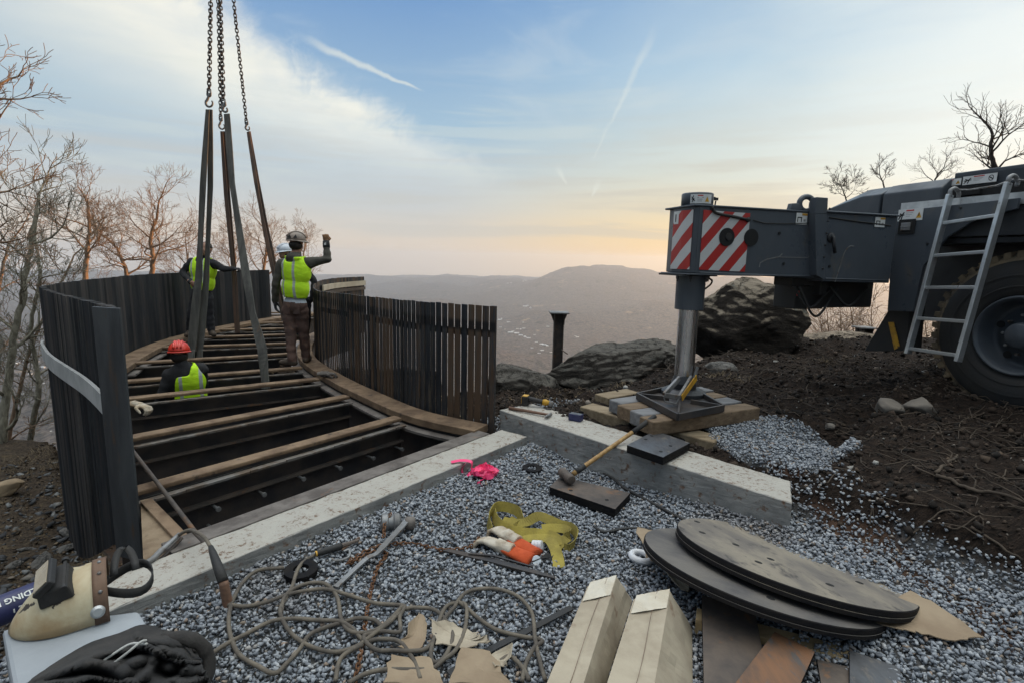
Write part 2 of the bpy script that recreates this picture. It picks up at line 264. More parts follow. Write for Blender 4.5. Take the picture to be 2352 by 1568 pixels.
# ------------------------------------------------------------------ mesh helpers
class MB:
    def __init__(s): s.v=[]; s.f=[]; s.mi=[]; s.cur=0
    def add(s,vs,fs):
        o=len(s.v); s.v+= [Vector(p) for p in vs]; s.f+=[tuple(i+o for i in f) for f in fs]; s.mi+=[s.cur]*len(fs); return s
    def box(s,c,size,rot=None,taper=1.0):
        hx,hy,hz=size[0]/2,size[1]/2,size[2]/2; c=Vector(c)
        vs=[]
        for z in(-hz,hz):
            k=1 if z<0 else taper
            for x,y in((-hx,-hy),(hx,-hy),(hx,hy),(-hx,hy)):
                p=Vector((x*k,y*k,z)); vs.append(c+(rot@p if rot else p))
        return s.add(vs,[(3,2,1,0),(4,5,6,7),(0,1,5,4),(1,2,6,5),(2,3,7,6),(3,0,4,7)])
    def prism(s,pts,off):
        """pts: planar polygon (3d), extruded by vector off"""
        n=len(pts); P=[Vector(p) for p in pts]; off=Vector(off)
        return s.add(P+[p+off for p in P],[tuple(range(n-1,-1,-1)),tuple(range(n,2*n))]+[(i,(i+1)%n,(i+1)%n+n,i+n) for i in range(n)])
    def beam(s,a,b,w,h,up=(0,0,1)):
        """rectangular bar from a to b; w sideways, h along up"""
        a,b=Vector(a),Vector(b); d=(b-a).normalized(); u=Vector(up); sd=d.cross(u)
        if sd.length<1e-4: sd=d.cross(Vector((1,0,0)))
        sd.normalize(); u=sd.cross(d).normalized()
        vs=[p+sd*(sx*w/2)+u*(sz*h/2) for p in(a,b) for sx,sz in((-1,-1),(1,-1),(1,1),(-1,1))]
        return s.add(vs,[(3,2,1,0),(4,5,6,7),(0,1,5,4),(1,2,6,5),(2,3,7,6),(3,0,4,7)])
    def tube(s,path,r,n=8,cap=True,flat=1.0,up=(0,0,1),closed=False,twist=0.0):
        P=[Vector(p) for p in path]; m=len(P)
        rs=r if isinstance(r,(list,tuple)) else [r]*m
        vs=[]; pn=None
        for i,p in enumerate(P):
            if closed: d=P[(i+1)%m]-P[i-1]
            else: d=P[min(i+1,m-1)]-P[max(i-1,0)]
            if d.length<1e-9: d=Vector((0,0,1))
            d.normalize()
            if pn is None:
                u=Vector(up); u=u-d*u.dot(d)
                if u.length<1e-3: u=Vector((1,0,0)); u=u-d*u.dot(d)
            else: u=pn-d*pn.dot(d)
            if u.length<1e-6: u=d.orthogonal()
            u.normalize(); pn=u; w=d.cross(u)
            for k in range(n):
                a=2*math.pi*k/n+twist; vs.append(p+(w*math.cos(a)+u*math.sin(a)*flat)*rs[i])
        fs=[]
        for i in range(m if closed else m-1):
            j=(i+1)%m
            for k in range(n): fs.append((i*n+k,i*n+(k+1)%n,j*n+(k+1)%n,j*n+k))
        if cap and not closed: fs+= [tuple(range(n-1,-1,-1)),tuple((m-1)*n+k for k in range(n))]
        return s.add(vs,fs)
    def lathe(s,prof,c=(0,0,0),axis=(0,0,1),n=24,cap=True):
        """prof: list of (radius, height) along axis"""
        ax=Vector(axis).normalized(); u=ax.orthogonal().normalized(); w=ax.cross(u); c=Vector(c); m=len(prof)
        vs=[c+ax*h+(u*math.cos(2*math.pi*k/n)+w*math.sin(2*math.pi*k/n))*r for r,h in prof for k in range(n)]
        fs=[(i*n+k,i*n+(k+1)%n,(i+1)*n+(k+1)%n,(i+1)*n+k) for i in range(m-1) for k in range(n)]
        if cap: fs+=[tuple(range(n-1,-1,-1)),tuple((m-1)*n+k for k in range(n))]
        return s.add(vs,fs)
    def ellipsoid(s,c,r,nu=16,nv=10,rot=None,zmin=-1.0):
        c=Vector(c); vs=[];t0=math.asin(max(-1,zmin))
        for i in range(nv+1):
            t=t0+(math.pi/2-t0)*i/nv
            for k in range(nu):
                a=2*math.pi*k/nu; p=Vector((r[0]*math.cos(t)*math.cos(a),r[1]*math.cos(t)*math.sin(a),r[2]*math.sin(t)))
                vs.append(c+(rot@p if rot else p))
        fs=[(i*nu+k,i*nu+(k+1)%nu,(i+1)*nu+(k+1)%nu,(i+1)*nu+k) for i in range(nv) for k in range(nu)]+[tuple(range(nu-1,-1,-1))]
        return s.add(vs,fs)
    def grid(s,fn,nu,nv,thick=0.0):
        vs=[Vector(fn(i/nu,j/nv)) for j in range(nv+1) for i in range(nu+1)]
        q=lambda i,j:j*(nu+1)+i
        return s.add(vs,[(q(i,j),q(i+1,j),q(i+1,j+1),q(i,j+1)) for j in range(nv) for i in range(nu)])
    def ribbon(s,path,w,side,th=.003):
        """strap: path points, side vector per point or one; rectangular thin section"""
        P=[Vector(p) for p in path]; m=len(P); vs=[]
        for i,p in enumerate(P):
            d=(P[min(i+1,m-1)]-P[max(i-1,0)]).normalized(); sd=Vector(side[i] if isinstance(side,list) else side); sd=(sd-d*sd.dot(d))
            sd=sd.normalized() if sd.length>1e-6 else d.orthogonal().normalized()
            u=d.cross(sd); ww=w[i] if isinstance(w,list) else w
            vs+=[p-sd*ww/2-u*th/2,p+sd*ww/2-u*th/2,p+sd*ww/2+u*th/2,p-sd*ww/2+u*th/2]
        fs=[(i*4+k,i*4+(k+1)%4,i*4+4+(k+1)%4,i*4+4+k) for i in range(m-1) for k in range(4)]+[(3,2,1,0),tuple((m-1)*4+k for k in range(4))]
        return s.add(vs,fs)
    def build(s,name,mat_,parent=None,smooth=False,bevel=0,solid=0,sub=0,local=False,origin=None,seg=2):
        me=bpy.data.meshes.new(name)
        V=np.array([tuple(p) for p in s.v],float)
        if parent is None: 
            o=Vector(origin) if origin is not None else Vector(((V[:,0].min()+V[:,0].max())/2,(V[:,1].min()+V[:,1].max())/2,V[:,2].min()))
            V=V-np.array(o)
        elif not local:
            inv=np.array(world_of(parent).inverted()); V=V@inv[:3,:3].T+inv[:3,3]
        me.from_pydata([tuple(p) for p in V],[],s.f)
        for mm in (mat_ if isinstance(mat_,(list,tuple)) else [mat_]): me.materials.append(MT[mm] if isinstance(mm,str) else mm)
        if max(s.mi,default=0)>0: me.polygons.foreach_set('material_index',s.mi)
        if smooth: me.polygons.foreach_set('use_smooth',[True]*len(me.polygons))
        bm=bmesh.new(); bm.from_mesh(me); bmesh.ops.recalc_face_normals(bm,faces=bm.faces[:]); bm.to_mesh(me); bm.free()
        ob=bpy.data.objects.new(name,me); COL.objects.link(ob)
        if parent is None: ob.location=o
        else: ob.parent=parent
        if solid: md=ob.modifiers.new('solid','SOLIDIFY'); md.thickness=solid; md.offset=0
        if sub: md=ob.modifiers.new('sub','SUBSURF'); md.levels=sub; md.render_levels=sub
        if bevel: 
            md=ob.modifiers.new('bevel','BEVEL'); md.width=bevel; md.segments=seg; md.limit_method='ANGLE'; md.angle_limit=R(40)
        return ob
def world_of(o):
    m=Matrix.Identity(4)
    while o is not None:
        m=(Matrix.LocRotScale(o.location,o.rotation_euler,o.scale))@m; o=o.parent
    return m
def tag(o,label,cat,group=None):
    o['label']=label; o['category']=cat
    if group: o['group']=group
    return o
def thing(name,label,cat,loc,rotz=0.0,group=None):
    o=bpy.data.objects.new(name,None); COL.objects.link(o); o.location=loc; o.rotation_euler=(0,0,rotz); o.empty_display_size=.1
    return tag(o,label,cat,group)
def kind(o,k,label=None):
    o['kind']=k
    if label: o['label']=label
    return o
def copy_tree(o,parent=None):
    c=o.copy(); COL.objects.link(c); c.parent=parent
    for ch in list(o.children): copy_tree(ch,c)
    return c
def catmull(pts,n=8,closed=False):
    P=[Vector(p) for p in pts]; out=[]; m=len(P)
    for i in range(m if closed else m-1):
        a,b,c,d=(P[(i-1)%m] if closed or i>0 else P[0]*2-P[1]),P[i],P[(i+1)%m],(P[(i+2)%m] if closed or i+2<m else P[-1]*2-P[-2])
        for k in range(n):
            t=k/n; out.append(.5*((2*b)+(c-a)*t+(2*a-5*b+4*c-d)*t*t+(3*b-a-3*c+d)*t**3))
    if not closed: out.append(P[-1].copy())
    return out
def arclen(path,step,off=0.0):
    """resample at equal steps -> list of (point, tangent)"""
    out=[]; need=off; acc=0
    for a,b in zip(path,path[1:]):
        L=(b-a).length
        while acc+L>=need: 
            t=(need-acc)/L; out.append((a.lerp(b,t),(b-a).normalized())); need+=step
        acc+=L
    return out
def rz(a): return Matrix.Rotation(a,3,'Z')
def align(d,up=(0,0,1)):
    """3x3 matrix whose X is d"""
    x=Vector(d).normalized(); z=Vector(up); z=(z-x*z.dot(x)).normalized(); y=z.cross(x); return Matrix((x,y,z)).transposed()
def nz(p,s=1.0,o=0.0): return noise.noise(Vector(p)*s+Vector((o,o*1.7,-o)))
def fbm(p,s=1.0,octv=4,o=0.0):
    q=Vector(p)*s+Vector((o,o*1.7,-o)); a=0;k=1
    for _ in range(octv): a+=noise.noise(q)*k; q=q*2.07; k*=.5
    return a
def in_poly(x,y,poly):
    c=False; n=len(poly); j=n-1
    for i in range(n):
        xi,yi=poly[i][0],poly[i][1]; xj,yj=poly[j][0],poly[j][1]
        if (yi>y)!=(yj>y) and x<(xj-xi)*(y-yi)/(yj-yi)+xi: c=not c
        j=i
    return c
def sstep(a,b,x):
    t=min(max((x-a)/(b-a),0),1); return t*t*(3-2*t)
# ------------------------------------------------------------------ ground shape
CURB0=Vector((.07,4.12)); CURBD=Vector((1.57,2.02)).normalized(); CURBN=Vector((-CURBD.y,CURBD.x))   # N points to the bridge side
BLK0=Vector((-.04,4.47)); BLKD=Vector((1.62,-1.66)).normalized(); BLKN=Vector((-BLKD.y,BLKD.x))       # N points away from the camera side
LEFTLINE=[(-1.6,2.2),(-2.15,2.86),(-2.82,3.48),(-3.98,4.49),(-4.69,5.42),(-5.67,7.84)]
REDA=G(1850,1165,.12); REDB=G(2150,1345,.12); _rd=(REDB-REDA); REDN=(-_rd.y/math.hypot(_rd.x,_rd.y),_rd.x/math.hypot(_rd.x,_rd.y))
def zones(x,y):
    """height plus weights gravel, dirt, red soil, litter"""
    sd=(x-CURB0.x)*CURBN.x+(y-CURB0.y)*CURBN.y; u=(x-CURB0.x)*CURBD.x+(y-CURB0.y)*CURBD.y
    sb=(x-BLK0.x)*BLKN.x+(y-BLK0.y)*BLKN.y; ub=(x-BLK0.x)*BLKD.x+(y-BLK0.y)*BLKD.y
    z=0.0; g,d,r,l=1.0,0.0,0.0,0.0
    # bridge bay and left slope
    if sd>.10 and u<.5:
        k=sstep(.12,.45,sd); zl=-.35-.68*sstep(.3,1.3,sd)-.03*max(0,y-3); zb=-.45-.30*max(0,sd-.5)
        left=1.0 if x< -2.0-(y-2.7)*1.0 else 0.0
        z=k*(zl if left else zb); g=0; d=.25; l=.8 if left else .35; r=.5*(1-left)
    if u>.15 and sd>.1:                      # beyond the curb's right end, towards the cliff
        k=sstep(.15,.5,u); zz=-.05+.02*(y-4); z=z*(1-k)+zz*k; g=0; d=.5; r=.25; l=.6
    if sb>.05 and ub>-.6:                    # fill behind the concrete block
        k=sstep(.10,.35,sb)*sstep(-.6,.3,ub); z=max(z,0)*(1-k)+k*(.22+.02*min(sb,4)); 
        d=max(d,k*sstep(1.2,1.9,ub+ .25*sb)); g=min(g,1-k*sstep(.5,1.0,ub+sb*.2) if ub<2.4 else g)
    # ground to the right
    k=sstep(.7,1.7,x); z=z+ (1-sstep(.05,.3,sb) if ub<2.35 else 1)*k*.10
    k2=sstep(1.9,3.1,x+.30*(y-3.0))
    dd=sstep(-.12,.12,(x-2.05)*.62+(y-2.72)*.78-.35*math.exp(-((x-2.3)/.5)**2)+.10*fbm((x,y,0),2.2,3,4))   # dirt edge
    if ub>2.3 or sb>.3: d=max(d,dd)
    # gravel pocket behind the block
    if sb>.15:
        c=((x-1.98)/.52)**2+((y-3.80)/.62)**2
        pk=1-sstep(.75,1.05,c+.25*fbm((x,y,0),3,3,9)); d*=1-pk; g=max(g*(1-d),pk); z+=.05*pk
        hole=math.exp(-(((x-2.45)/.30)**2+((y-3.85)/.20)**2)); z-=.10*hole
    g=g*(1-d); red=math.exp(-(((x-REDA[0])*REDN[0]+(y-REDA[1])*REDN[1])/.15)**2)*sstep(1.62,1.85,x)*sstep(2.75,2.2,x); r=max(r,red*.95)
    if ub>2.3: g*=1-red*.75
    z+=d*k2*.07*(1-sstep(6.2,8,y)) 
    z+=.10*math.exp(-(((x-3.9)/.6)**2+((y-4.6)/.55)**2))+.03*math.exp(-(((x-3.1)/.9)**2+((y-5.6)/.7)**2))+.04*math.exp(-(((x-4.2)/1.0)**2+((y-5.2)/.6)**2))
    if y>5.0 and x>-.5: z+= .20*sstep(6.9,7.9,y)*sstep(2.8,4.2,x)
    if -.7<sd<.1 and u<.2: z+=.045*sstep(-.7,-.05,sd)
    # roughness
    a=.012*g+.085*d+.03*l
    z+=a*fbm((x,y,0),3.2,4)+ (.022*d+.012*l)*fbm((x,y,3),13,3)
    if d>.3: z+=.03*max(0,fbm((x,y,1),6,3,2))*d
    # the edge of the cliff
    e=6.2+1.7*sstep(1.6,3.4,x)+.35*fbm((x,0,0),.6,2)
    if x<-1: e=7.3
    if y>e: z-=(y-e)*.8+.10*(y-e)**2 if y-e<4 else 4.8+(y-e-4)*1.3
    if x<-7.6: z-=max(0,-7.6-x)*.55
    return z,g,d,r,l
def gz(x,y): return zones(x,y)[0]
def on(px,py):
    """ground point seen at a pixel"""
    z=0.1
    for _ in range(12): p=G(px,py,z); z=.5*z+.5*gz(p.x,p.y)
    p=G(px,py,z); p.z=gz(p.x,p.y); return p
def build_ground():
    xs=np.unique(np.concatenate([np.arange(-9,-3,.12),np.arange(-3,6,.045),np.arange(6,10.1,.15)]))
    ys=np.unique(np.concatenate([np.arange(-2.5,1.2,.2),np.arange(1.2,7.2,.045),np.arange(7.2,11.1,.13)]))
    V=[];Cc=[]
    for y in ys:
        for x in xs:
            z,g,d,r,l=zones(x,y); V.append((x,y,z)); Cc.append((g,d,r,l))
    n=len(xs); F=[(j*n+i,j*n+i+1,(j+1)*n+i+1,(j+1)*n+i) for j in range(len(ys)-1) for i in range(n-1)]
    me=bpy.data.meshes.new('ground'); me.from_pydata(V,[],F)
    at=me.color_attributes.new('soil','FLOAT_COLOR','POINT'); at.data.foreach_set('color',np.array(Cc,np.float32).ravel())
    me.polygons.foreach_set('use_smooth',[True]*len(F))
    mt=bpy.data.materials.new('site_soil'); mt.use_nodes=True; t=NT(mt.node_tree); t.n.clear()
    co=t.new('ShaderNodeTexCoord').outputs['Object']; a=t.new('ShaderNodeVertexColor',layer_name='soil')
    sp=t.new('ShaderNodeSeparateColor'); t.put(sp.inputs[0],a.outputs[0]); g,d,r=sp.outputs; l=a.outputs['Alpha']
    n1=t.noise(co,9,8,.65,.3); n2=t.noise(co,38,6,.7); n3=t.noise(t.map(co,rot=(0,0,.5),sc=(1,4,1)),14,6,.7,.8)
    grav=t.mix(n2,(.055,.055,.057),(.15,.148,.145))
    dirt=t.mix(t.ss(n3,.35,.7),(.012,.009,.0075),(.046,.031,.023))
    dirt=t.mix(t.ss(n2,.58,.75),dirt,(.085,.06,.045))
    red=t.mix(t.ss(n1,.3,.7),(.065,.036,.025),(.125,.075,.050))
    lit=t.mix(t.ss(n2,.35,.65),(.035,.027,.021),(.10,.074,.05)); lit=t.mix(t.ss(n1,.54,.66),lit,(.13,.098,.06)); lit=t.mix(t.ss(n3,.58,.66),lit,(.035,.03,.026))
    w=lambda m,s:t.ss(t.m('ADD',m,t.m('MULTIPLY',t.m('SUBTRACT',n1,.5),s)),.3,.6)
    c=t.mix(w(l,.5),grav,lit); c=t.mix(w(r,.6),c,red); c=t.mix(w(d,.7),c,dirt)
    b=t.new('ShaderNodeBsdfPrincipled'); t.put(b.inputs['Base Color'],c); b.inputs['Roughness'].default_value=.95; b.inputs['Specular IOR Level'].default_value=.2
    bn=t.new('ShaderNodeBump'); bn.inputs['Strength'].default_value=.8; bn.inputs['Distance'].default_value=.03; t.put(bn.inputs['Height'],t.m('ADD',n3,n2)); t.l.new(bn.outputs[0],b.inputs['Normal'])
    o=t.new('ShaderNodeOutputMaterial'); t.l.new(b.outputs[0],o.inputs[0]); me.materials.append(mt)
    ob=bpy.data.objects.new('ground',me); COL.objects.link(ob); kind(ob,'structure')
build_ground()
# ------------------------------------------------------------------ the mountainside, the valley and the ranges
FLOOR=-560.0
def valley_z(az,r):
    x,y=r*math.sin(az),r*math.cos(az)
    re=9.0 if az>R(-60) else 9.0
    d=r-re
    fwd=sstep(R(125),R(80),abs(az))
    z=-7.0-.62*min(d,260)-.42*max(0,min(d-260,900))
    z=max(z,FLOOR)+0.0
    k=sstep(300,1500,r)
    und=fbm((x*.0011,y*.0011,0),1,5,3)
    z+=k*(26*und+18*max(0,fbm((x*.003,y*.003,4),1,3,8)))*sstep(8000,4000,r)
    # knolls in the middle distance
    for a,rr,h,s in ((-2.2,2750,75,230),(-14,3300,60,300),(-24,2500,70,260),(-36,2300,90,300),(5,4700,90,420),(-9,5600,110,500),(17,5200,120,500),(-34,4200,90,420),(27,4300,120,420)):
        bx,by=rr*math.sin(R(a)),rr*math.cos(R(a)); q=((x-bx)**2+(y-by)**2)/(s*s)
        if q<9: z+=h*math.exp(-q)*(1+.35*fbm((x*.004,y*.004,a),1,3))
    # far ranges
    rid=lambda s,o,q:1-abs(fbm((x*s,y*s,o),1,q,o))
    k=sstep(4600,9300,r)*sstep(15500,11000,r)
    z+=k*(205*(.62+1.0*(rid(.00036,2.0,5)-.62))+75*fbm((x*.0010,y*.0010,1),1,5))
    bx,by=7700*math.sin(R(9.2)),7700*math.cos(R(9.2))
    ta=az-R(9.2); lat=(x-bx)*math.cos(R(9.2))-(y-by)*math.sin(R(9.2)); rad=(x-bx)*math.sin(R(9.2))+(y-by)*math.cos(R(9.2))
    q=(lat/(1050 if lat<0 else 1350))**2+(rad/1700)**2
    z+=325*math.exp(-q)*(1+.10*fbm((x*.0012,y*.0012,2),1,5))+62*(rid(.0017,6.0,4)-.7)*min(1,3*math.exp(-q*.6)) 
    q=((lat-2700)/1700)**2+((rad-600)/1600)**2
    z+=185*math.exp(-q)
    q=((lat-480)/330)**2+(rad/700)**2; z+=26*math.exp(-q)
    return z*fwd+(1-fwd)*(-7+.02*min(d,300))
def vhit(px,py):
    d=ray(px,py); a=math.atan2(d.x,d.y); h=math.hypot(d.x,d.y); r=400.0
    while r<15000:
        if EYE.z+d.z/h*r<valley_z(a,r): break
        r*=1.006
    return Vector((r*math.sin(a),r*math.cos(a),valley_z(a,r)))
def build_valley():
    azs=np.concatenate([np.arange(-180,-62,6),np.arange(-62,62,.32),np.arange(62,181,6)]); rs=[0.]+list(9*np.geomspace(1,12800/9,250))
    rs=rs[1:]
    V=[]
    for r in rs:
        for a in azs: V.append((r*math.sin(R(a)),r*math.cos(R(a)),valley_z(R(a),r)))
    n=len(azs); F=[(j*n+i,j*n+i+1,(j+1)*n+i+1,(j+1)*n+i) for j in range(len(rs)-1) for i in range(n-1)]
    me=bpy.data.meshes.new('valley_terrain'); me.from_pydata(V,[],F); me.polygons.foreach_set('use_smooth',[True]*len(F))
    mt=bpy.data.materials.new('winter_woods'); mt.use_nodes=True; t=NT(mt.node_tree); t.n.clear()
    co=t.new('ShaderNodeTexCoord').outputs['Object']
    a=t.noise(co,.0016,6,.6,.4); b=t.noise(co,.011,6,.7,.5); c0=t.noise(co,.05,5,.75); f=t.noise(t.map(co,rot=(0,0,.6)),.0042,3,.5,.6)
    c=t.mix(t.ss(c0,.38,.62),(.038,.033,.032),(.165,.132,.110))
    c=t.mix(t.ss(b,.55,.64),c,(.018,.022,.014))
    c=t.mix(t.m('MULTIPLY',t.ss(f,.62,.68),t.ss(b,.5,.42)),c,(.30,.215,.135))
    c=t.mix(t.ss(c0,.66,.74),c,(.23,.19,.155))
    bs=t.new('ShaderNodeBsdfPrincipled'); t.put(bs.inputs['Base Color'],c); bs.inputs['Roughness'].default_value=1; bs.inputs['Specular IOR Level'].default_value=0
    bn=t.new('ShaderNodeBump'); bn.inputs['Strength'].default_value=1; bn.inputs['Distance'].default_value=14; t.put(bn.inputs['Height'],t.m('ADD',c0,b)); t.l.new(bn.outputs[0],bs.inputs['Normal'])
    o=t.new('ShaderNodeOutputMaterial'); t.l.new(bs.outputs[0],o.inputs[0]); me.materials.append(mt)
    ob=bpy.data.objects.new('valley_terrain',me); COL.objects.link(ob); kind(ob,'structure')
build_valley()
# unseen ridge added at right to keep the low sun off the foreground
def build_sun_blocker():
    b=MB(); a0=R(66); c=Vector((math.sin(a0),math.cos(a0))); s=Vector((c.y,-c.x)); D0=34.0
    def fn(u,v):
        w=-18+u*46; d=-9+v*18
        e=math.exp(-((d)/4.2)**2)
        h=-9+e*(9+BLOCKER_H+ .25*fbm((w*.25,d*.3,0),1,4,3))*sstep(0,.06,u)*sstep(1,.84,u)
        p=c*(D0+d)+s*w; return (p.x,p.y,h)
    b.grid(fn,120,40); ob=b.build('sun_blocker_ridge',mat('sun_blocker_soil',(.08,.06,.04),(.05,.045,.03),.95,0,.8),smooth=True); kind(ob,'structure')
BLOCKER_H=5.1
build_sun_blocker()
def build_haze():
    b=MB(); b.box((0,0,(FLOOR-90+140)/2),(26400,26400,140-FLOOR+90)); mt=bpy.data.materials.new('valley_air'); mt.use_nodes=True; t=NT(mt.node_tree); t.n.clear()
    v=t.new('ShaderNodeVolumePrincipled'); v.inputs['Color'].default_value=(.80,.90,1.0,1); v.inputs['Density'].default_value=9.2e-5; v.inputs['Anisotropy'].default_value=.55
    o=t.new('ShaderNodeOutputMaterial'); t.l.new(v.outputs[0],o.inputs['Volume'])
    ob=b.build('haze',mt); kind(ob,'stuff')
build_haze()
def build_town():
    b=MB(); b.box((0,0,3.6),(34,16,7.2)); b.cur=1; b.add([(-18,-9,7.2),(18,-9,7.2),(18,9,7.2),(-18,9,7.2),(-18,0,9.6),(18,0,9.6)],[(0,1,5,4),(2,3,4,5),(0,4,3),(1,2,5),(0,3,2,1)])
    mats=[mat('pale_wall',(.62,.60,.57),bump=0,scale=.02),'roof_w']
    first=None
    spots=[(1136,735,1),(1148,737,1),(1168,741,.8),(1152,733,.6),(1172,766,1.2),(1186,768,1.3),(1196,771,1),(1206,775,1.2),(1214,778,1),(1178,762,.7),(1189,757,.8),(1196,757,.7),(1203,756,.7),(1243,791,1),(1250,793,1.1),(1257,796,1),(1232,786,.7),(1245,805,1),(1238,812,.8),(1202,742,.7),(1258,752,.7),(1276,756,.8),(1150,752,.6),(1160,757,.5),(1228,770,.6),(1326,775,.8),(1322,773,.5),(1130,762,.6),(1222,800,.7),(1266,810,.8),
        (1206,706,1),(1219,708,.9),(1212,704,.6),(1166,652,.5),(1174,651,.4),(1202,648,.6),(1208,646,.5),(60,830,1.0),(84,832,.9),(40,836,1),(96,845,1),(120,990,.6),(70,860,.7),(30,870,.6),(52,905,.6),(24,846,.8),(100,880,.6)]
    for i,(x,y,s) in enumerate(spots):
        p=vhit(x,y)
        if first is None: o=first=b.build('valley_building',mats)
        else: o=first.copy(); COL.objects.link(o)
        k=.8*s*math.hypot(p.x,p.y)/2900
        o.location=p-Vector((0,0,1.5)); o.scale=(.8*k,.8*k,.9*k); o.rotation_euler=(0,0,[.2,.5,-.1,1.7][i%4])
        tag(o,'tiny pale building far below in the hazy valley town','building','buildings of the valley town')
build_town()
# ------------------------------------------------------------------ concrete abutment
def roughen(o,strength,scale):
    o.modifiers.clear(); s=o.modifiers.new('cut','SUBSURF'); s.subdivision_type='SIMPLE'; s.levels=s.render_levels=6
    bv=o.modifiers.new('edge','BEVEL'); bv.width=.006; bv.segments=1; bv.limit_method='ANGLE'; bv.angle_limit=R(40)
    for i,(st,sc) in enumerate(((strength,scale),(strength*.5,scale*.25))):
        tx=bpy.data.textures.new('cast_face','CLOUDS'); tx.noise_scale=sc; tx.noise_depth=4; d=o.modifiers.new('wear','DISPLACE'); d.texture=tx; d.strength=st; d.mid_level=.5; d.texture_coords='LOCAL'
def concrete():
    b=MB(); n=CURBN*.27
    a=CURB0+CURBD*.12; e=CURB0-CURBD*2.95
    b.prism([(a.x,a.y,-.3),(e.x,e.y,-.3),(e.x+n.x,e.y+n.y,-.3),(a.x+n.x,a.y+n.y,-.3)],(0,0,.43))
    o=b.build('concrete_curb','concrete',bevel=.012); tag(o,'long low concrete curb stained with red soil along the open end of the steel bridge','curb')
    roughen(o,.012,.12)
    b=MB(); a=Vector((-.10,4.54)); e=Vector((1.60,2.80)); n=Vector((.17,.26)); a2=a+Vector((.30,.22)); e2=e+Vector((.15,.31))
    b.prism([(a.x,a.y,-.3),(e.x,e.y,-.3),(e2.x,e2.y,-.3),(a2.x,a2.y,-.3)],(0,0,.56))
    o=b.build('concrete_block','concrete',bevel=.015); tag(o,'long grey concrete block in the gravel with tools and a black plate on top','concrete block')
    roughen(o,.012,.12)
    # left wing wall, its smooth top carries the welding helmet
    P=[G(4,1443,.42),G(318,1400,.42),G(343,1440,.42),G(430,1640,.42),G(40,1640,.42)]
    b=MB(); b.prism([(p.x,p.y,-.5) for p in P],(0,0,.92)); o=b.build('pale_wing_wall','bluewhite',bevel=.012)
    tag(o,'smooth pale block in the bottom left corner under the welding helmet','concrete block')
concrete()
# ------------------------------------------------------------------ steel bridge segment
RAIL_R=[(-.17,4.53,1.18),(-.75,4.88,1.172),(-1.27,5.42,1.155),(-2.0,6.3,1.13),(-2.8,7.5,1.09),(-3.35,9.0,1.12),(-3.5,10.3,1.14),(-3.3,11.7,1.13)]
RAIL_L=[(-2.08,2.78,1.275),(-2.82,3.48,1.25),(-3.98,4.49,1.24),(-4.69,5.42,1.23),(-5.67,7.84,1.22),(-5.92,9.83,1.22),(-5.66,12.0,1.22),(-5.05,13.8,1.21)]
DK=.13
def offset(path,d):
    out=[]
    for i,p in enumerate(path):
        t=path[min(i+1,len(path)-1)]-path[max(i-1,0)]; t.z=0; t.normalize(); out.append(p+Vector((-t.y,t.x,0))*d)
    return out
def sweep(b,path,d0,d1,z0,z1):
    """rectangular section swept along a plan path between two side offsets"""
    A0,A1=offset(path,d0),offset(path,d1); n=len(path); vs=[]
    for p,q in zip(A0,A1): vs+=[(p.x,p.y,z0),(q.x,q.y,z0),(q.x,q.y,z1),(p.x,p.y,z1)]
    b.add(vs,[(i*4+k,i*4+(k+1)%4,i*4+4+(k+1)%4,i*4+4+k) for i in range(n-1) for k in range(4)]+[(3,2,1,0),tuple((n-1)*4+k for k in range(4))])
def slat_mat(name,brown):
    mt=bpy.data.materials.new(name); mt.use_nodes=True; t=NT(mt.node_tree); t.n.clear()
    co=t.new('ShaderNodeTexCoord').outputs['Object']; g=t.new('ShaderNodeNewGeometry').outputs['Random Per Island']
    x,y,z=t.sep(co)
    n=t.noise(t.map(co,sc=(5,5,.55)),3,6,.65,.4); n2=t.noise(t.map(co,sc=(9,9,.8)),5,6,.7)
    c=t.mix(t.ss(n,.35,.65),(.020,.024,.031),(.042,.045,.050)); c=t.mix(1.0,c,t.ramp(g,[(0,(.45,.45,.45)),(.5,(1,1,1)),(1,(1.9,1.85,1.75))]),'MULTIPLY')
    c=t.mix(t.m('MULTIPLY',t.ss(t.m('ADD',t.m('MULTIPLY',g,.6),n2),.70,1.0),brown),c,(.10,.060,.034))
    c=t.mix(t.m('MULTIPLY',t.ss(t.noise(t.map(co,loc=(4,4,4),sc=(5,5,.5)),4,5,.6),.54,.66),brown),c,(.085,.070,.055))
    c=t.mix(t.ss(n2,.66,.74),c,(.008,.008,.009))
    # dark band across the slats, near the rail bar
    band=t.m('MULTIPLY',t.ss(z,.80,.84),t.ss(z,.93,.89)) if brown>.5 else 0.0
    c=t.mix(t.m('MULTIPLY',band,.9),c,(.007,.007,.008))
    b=t.new('ShaderNodeBsdfPrincipled'); t.put(b.inputs['Base Color'],c); t.put(b.inputs['Roughness'],t.lin(n,.3,.7,.45,.75)); b.inputs['Specular IOR Level'].default_value=.4
    bn=t.new('ShaderNodeBump'); bn.inputs['Strength'].default_value=.2; bn.inputs['Distance'].default_value=.01; t.put(bn.inputs['Height'],n2); t.l.new(bn.outputs[0],b.inputs['Normal'])
    o=t.new('ShaderNodeOutputMaterial'); t.l.new(b.outputs[0],o.inputs[0]); return mt
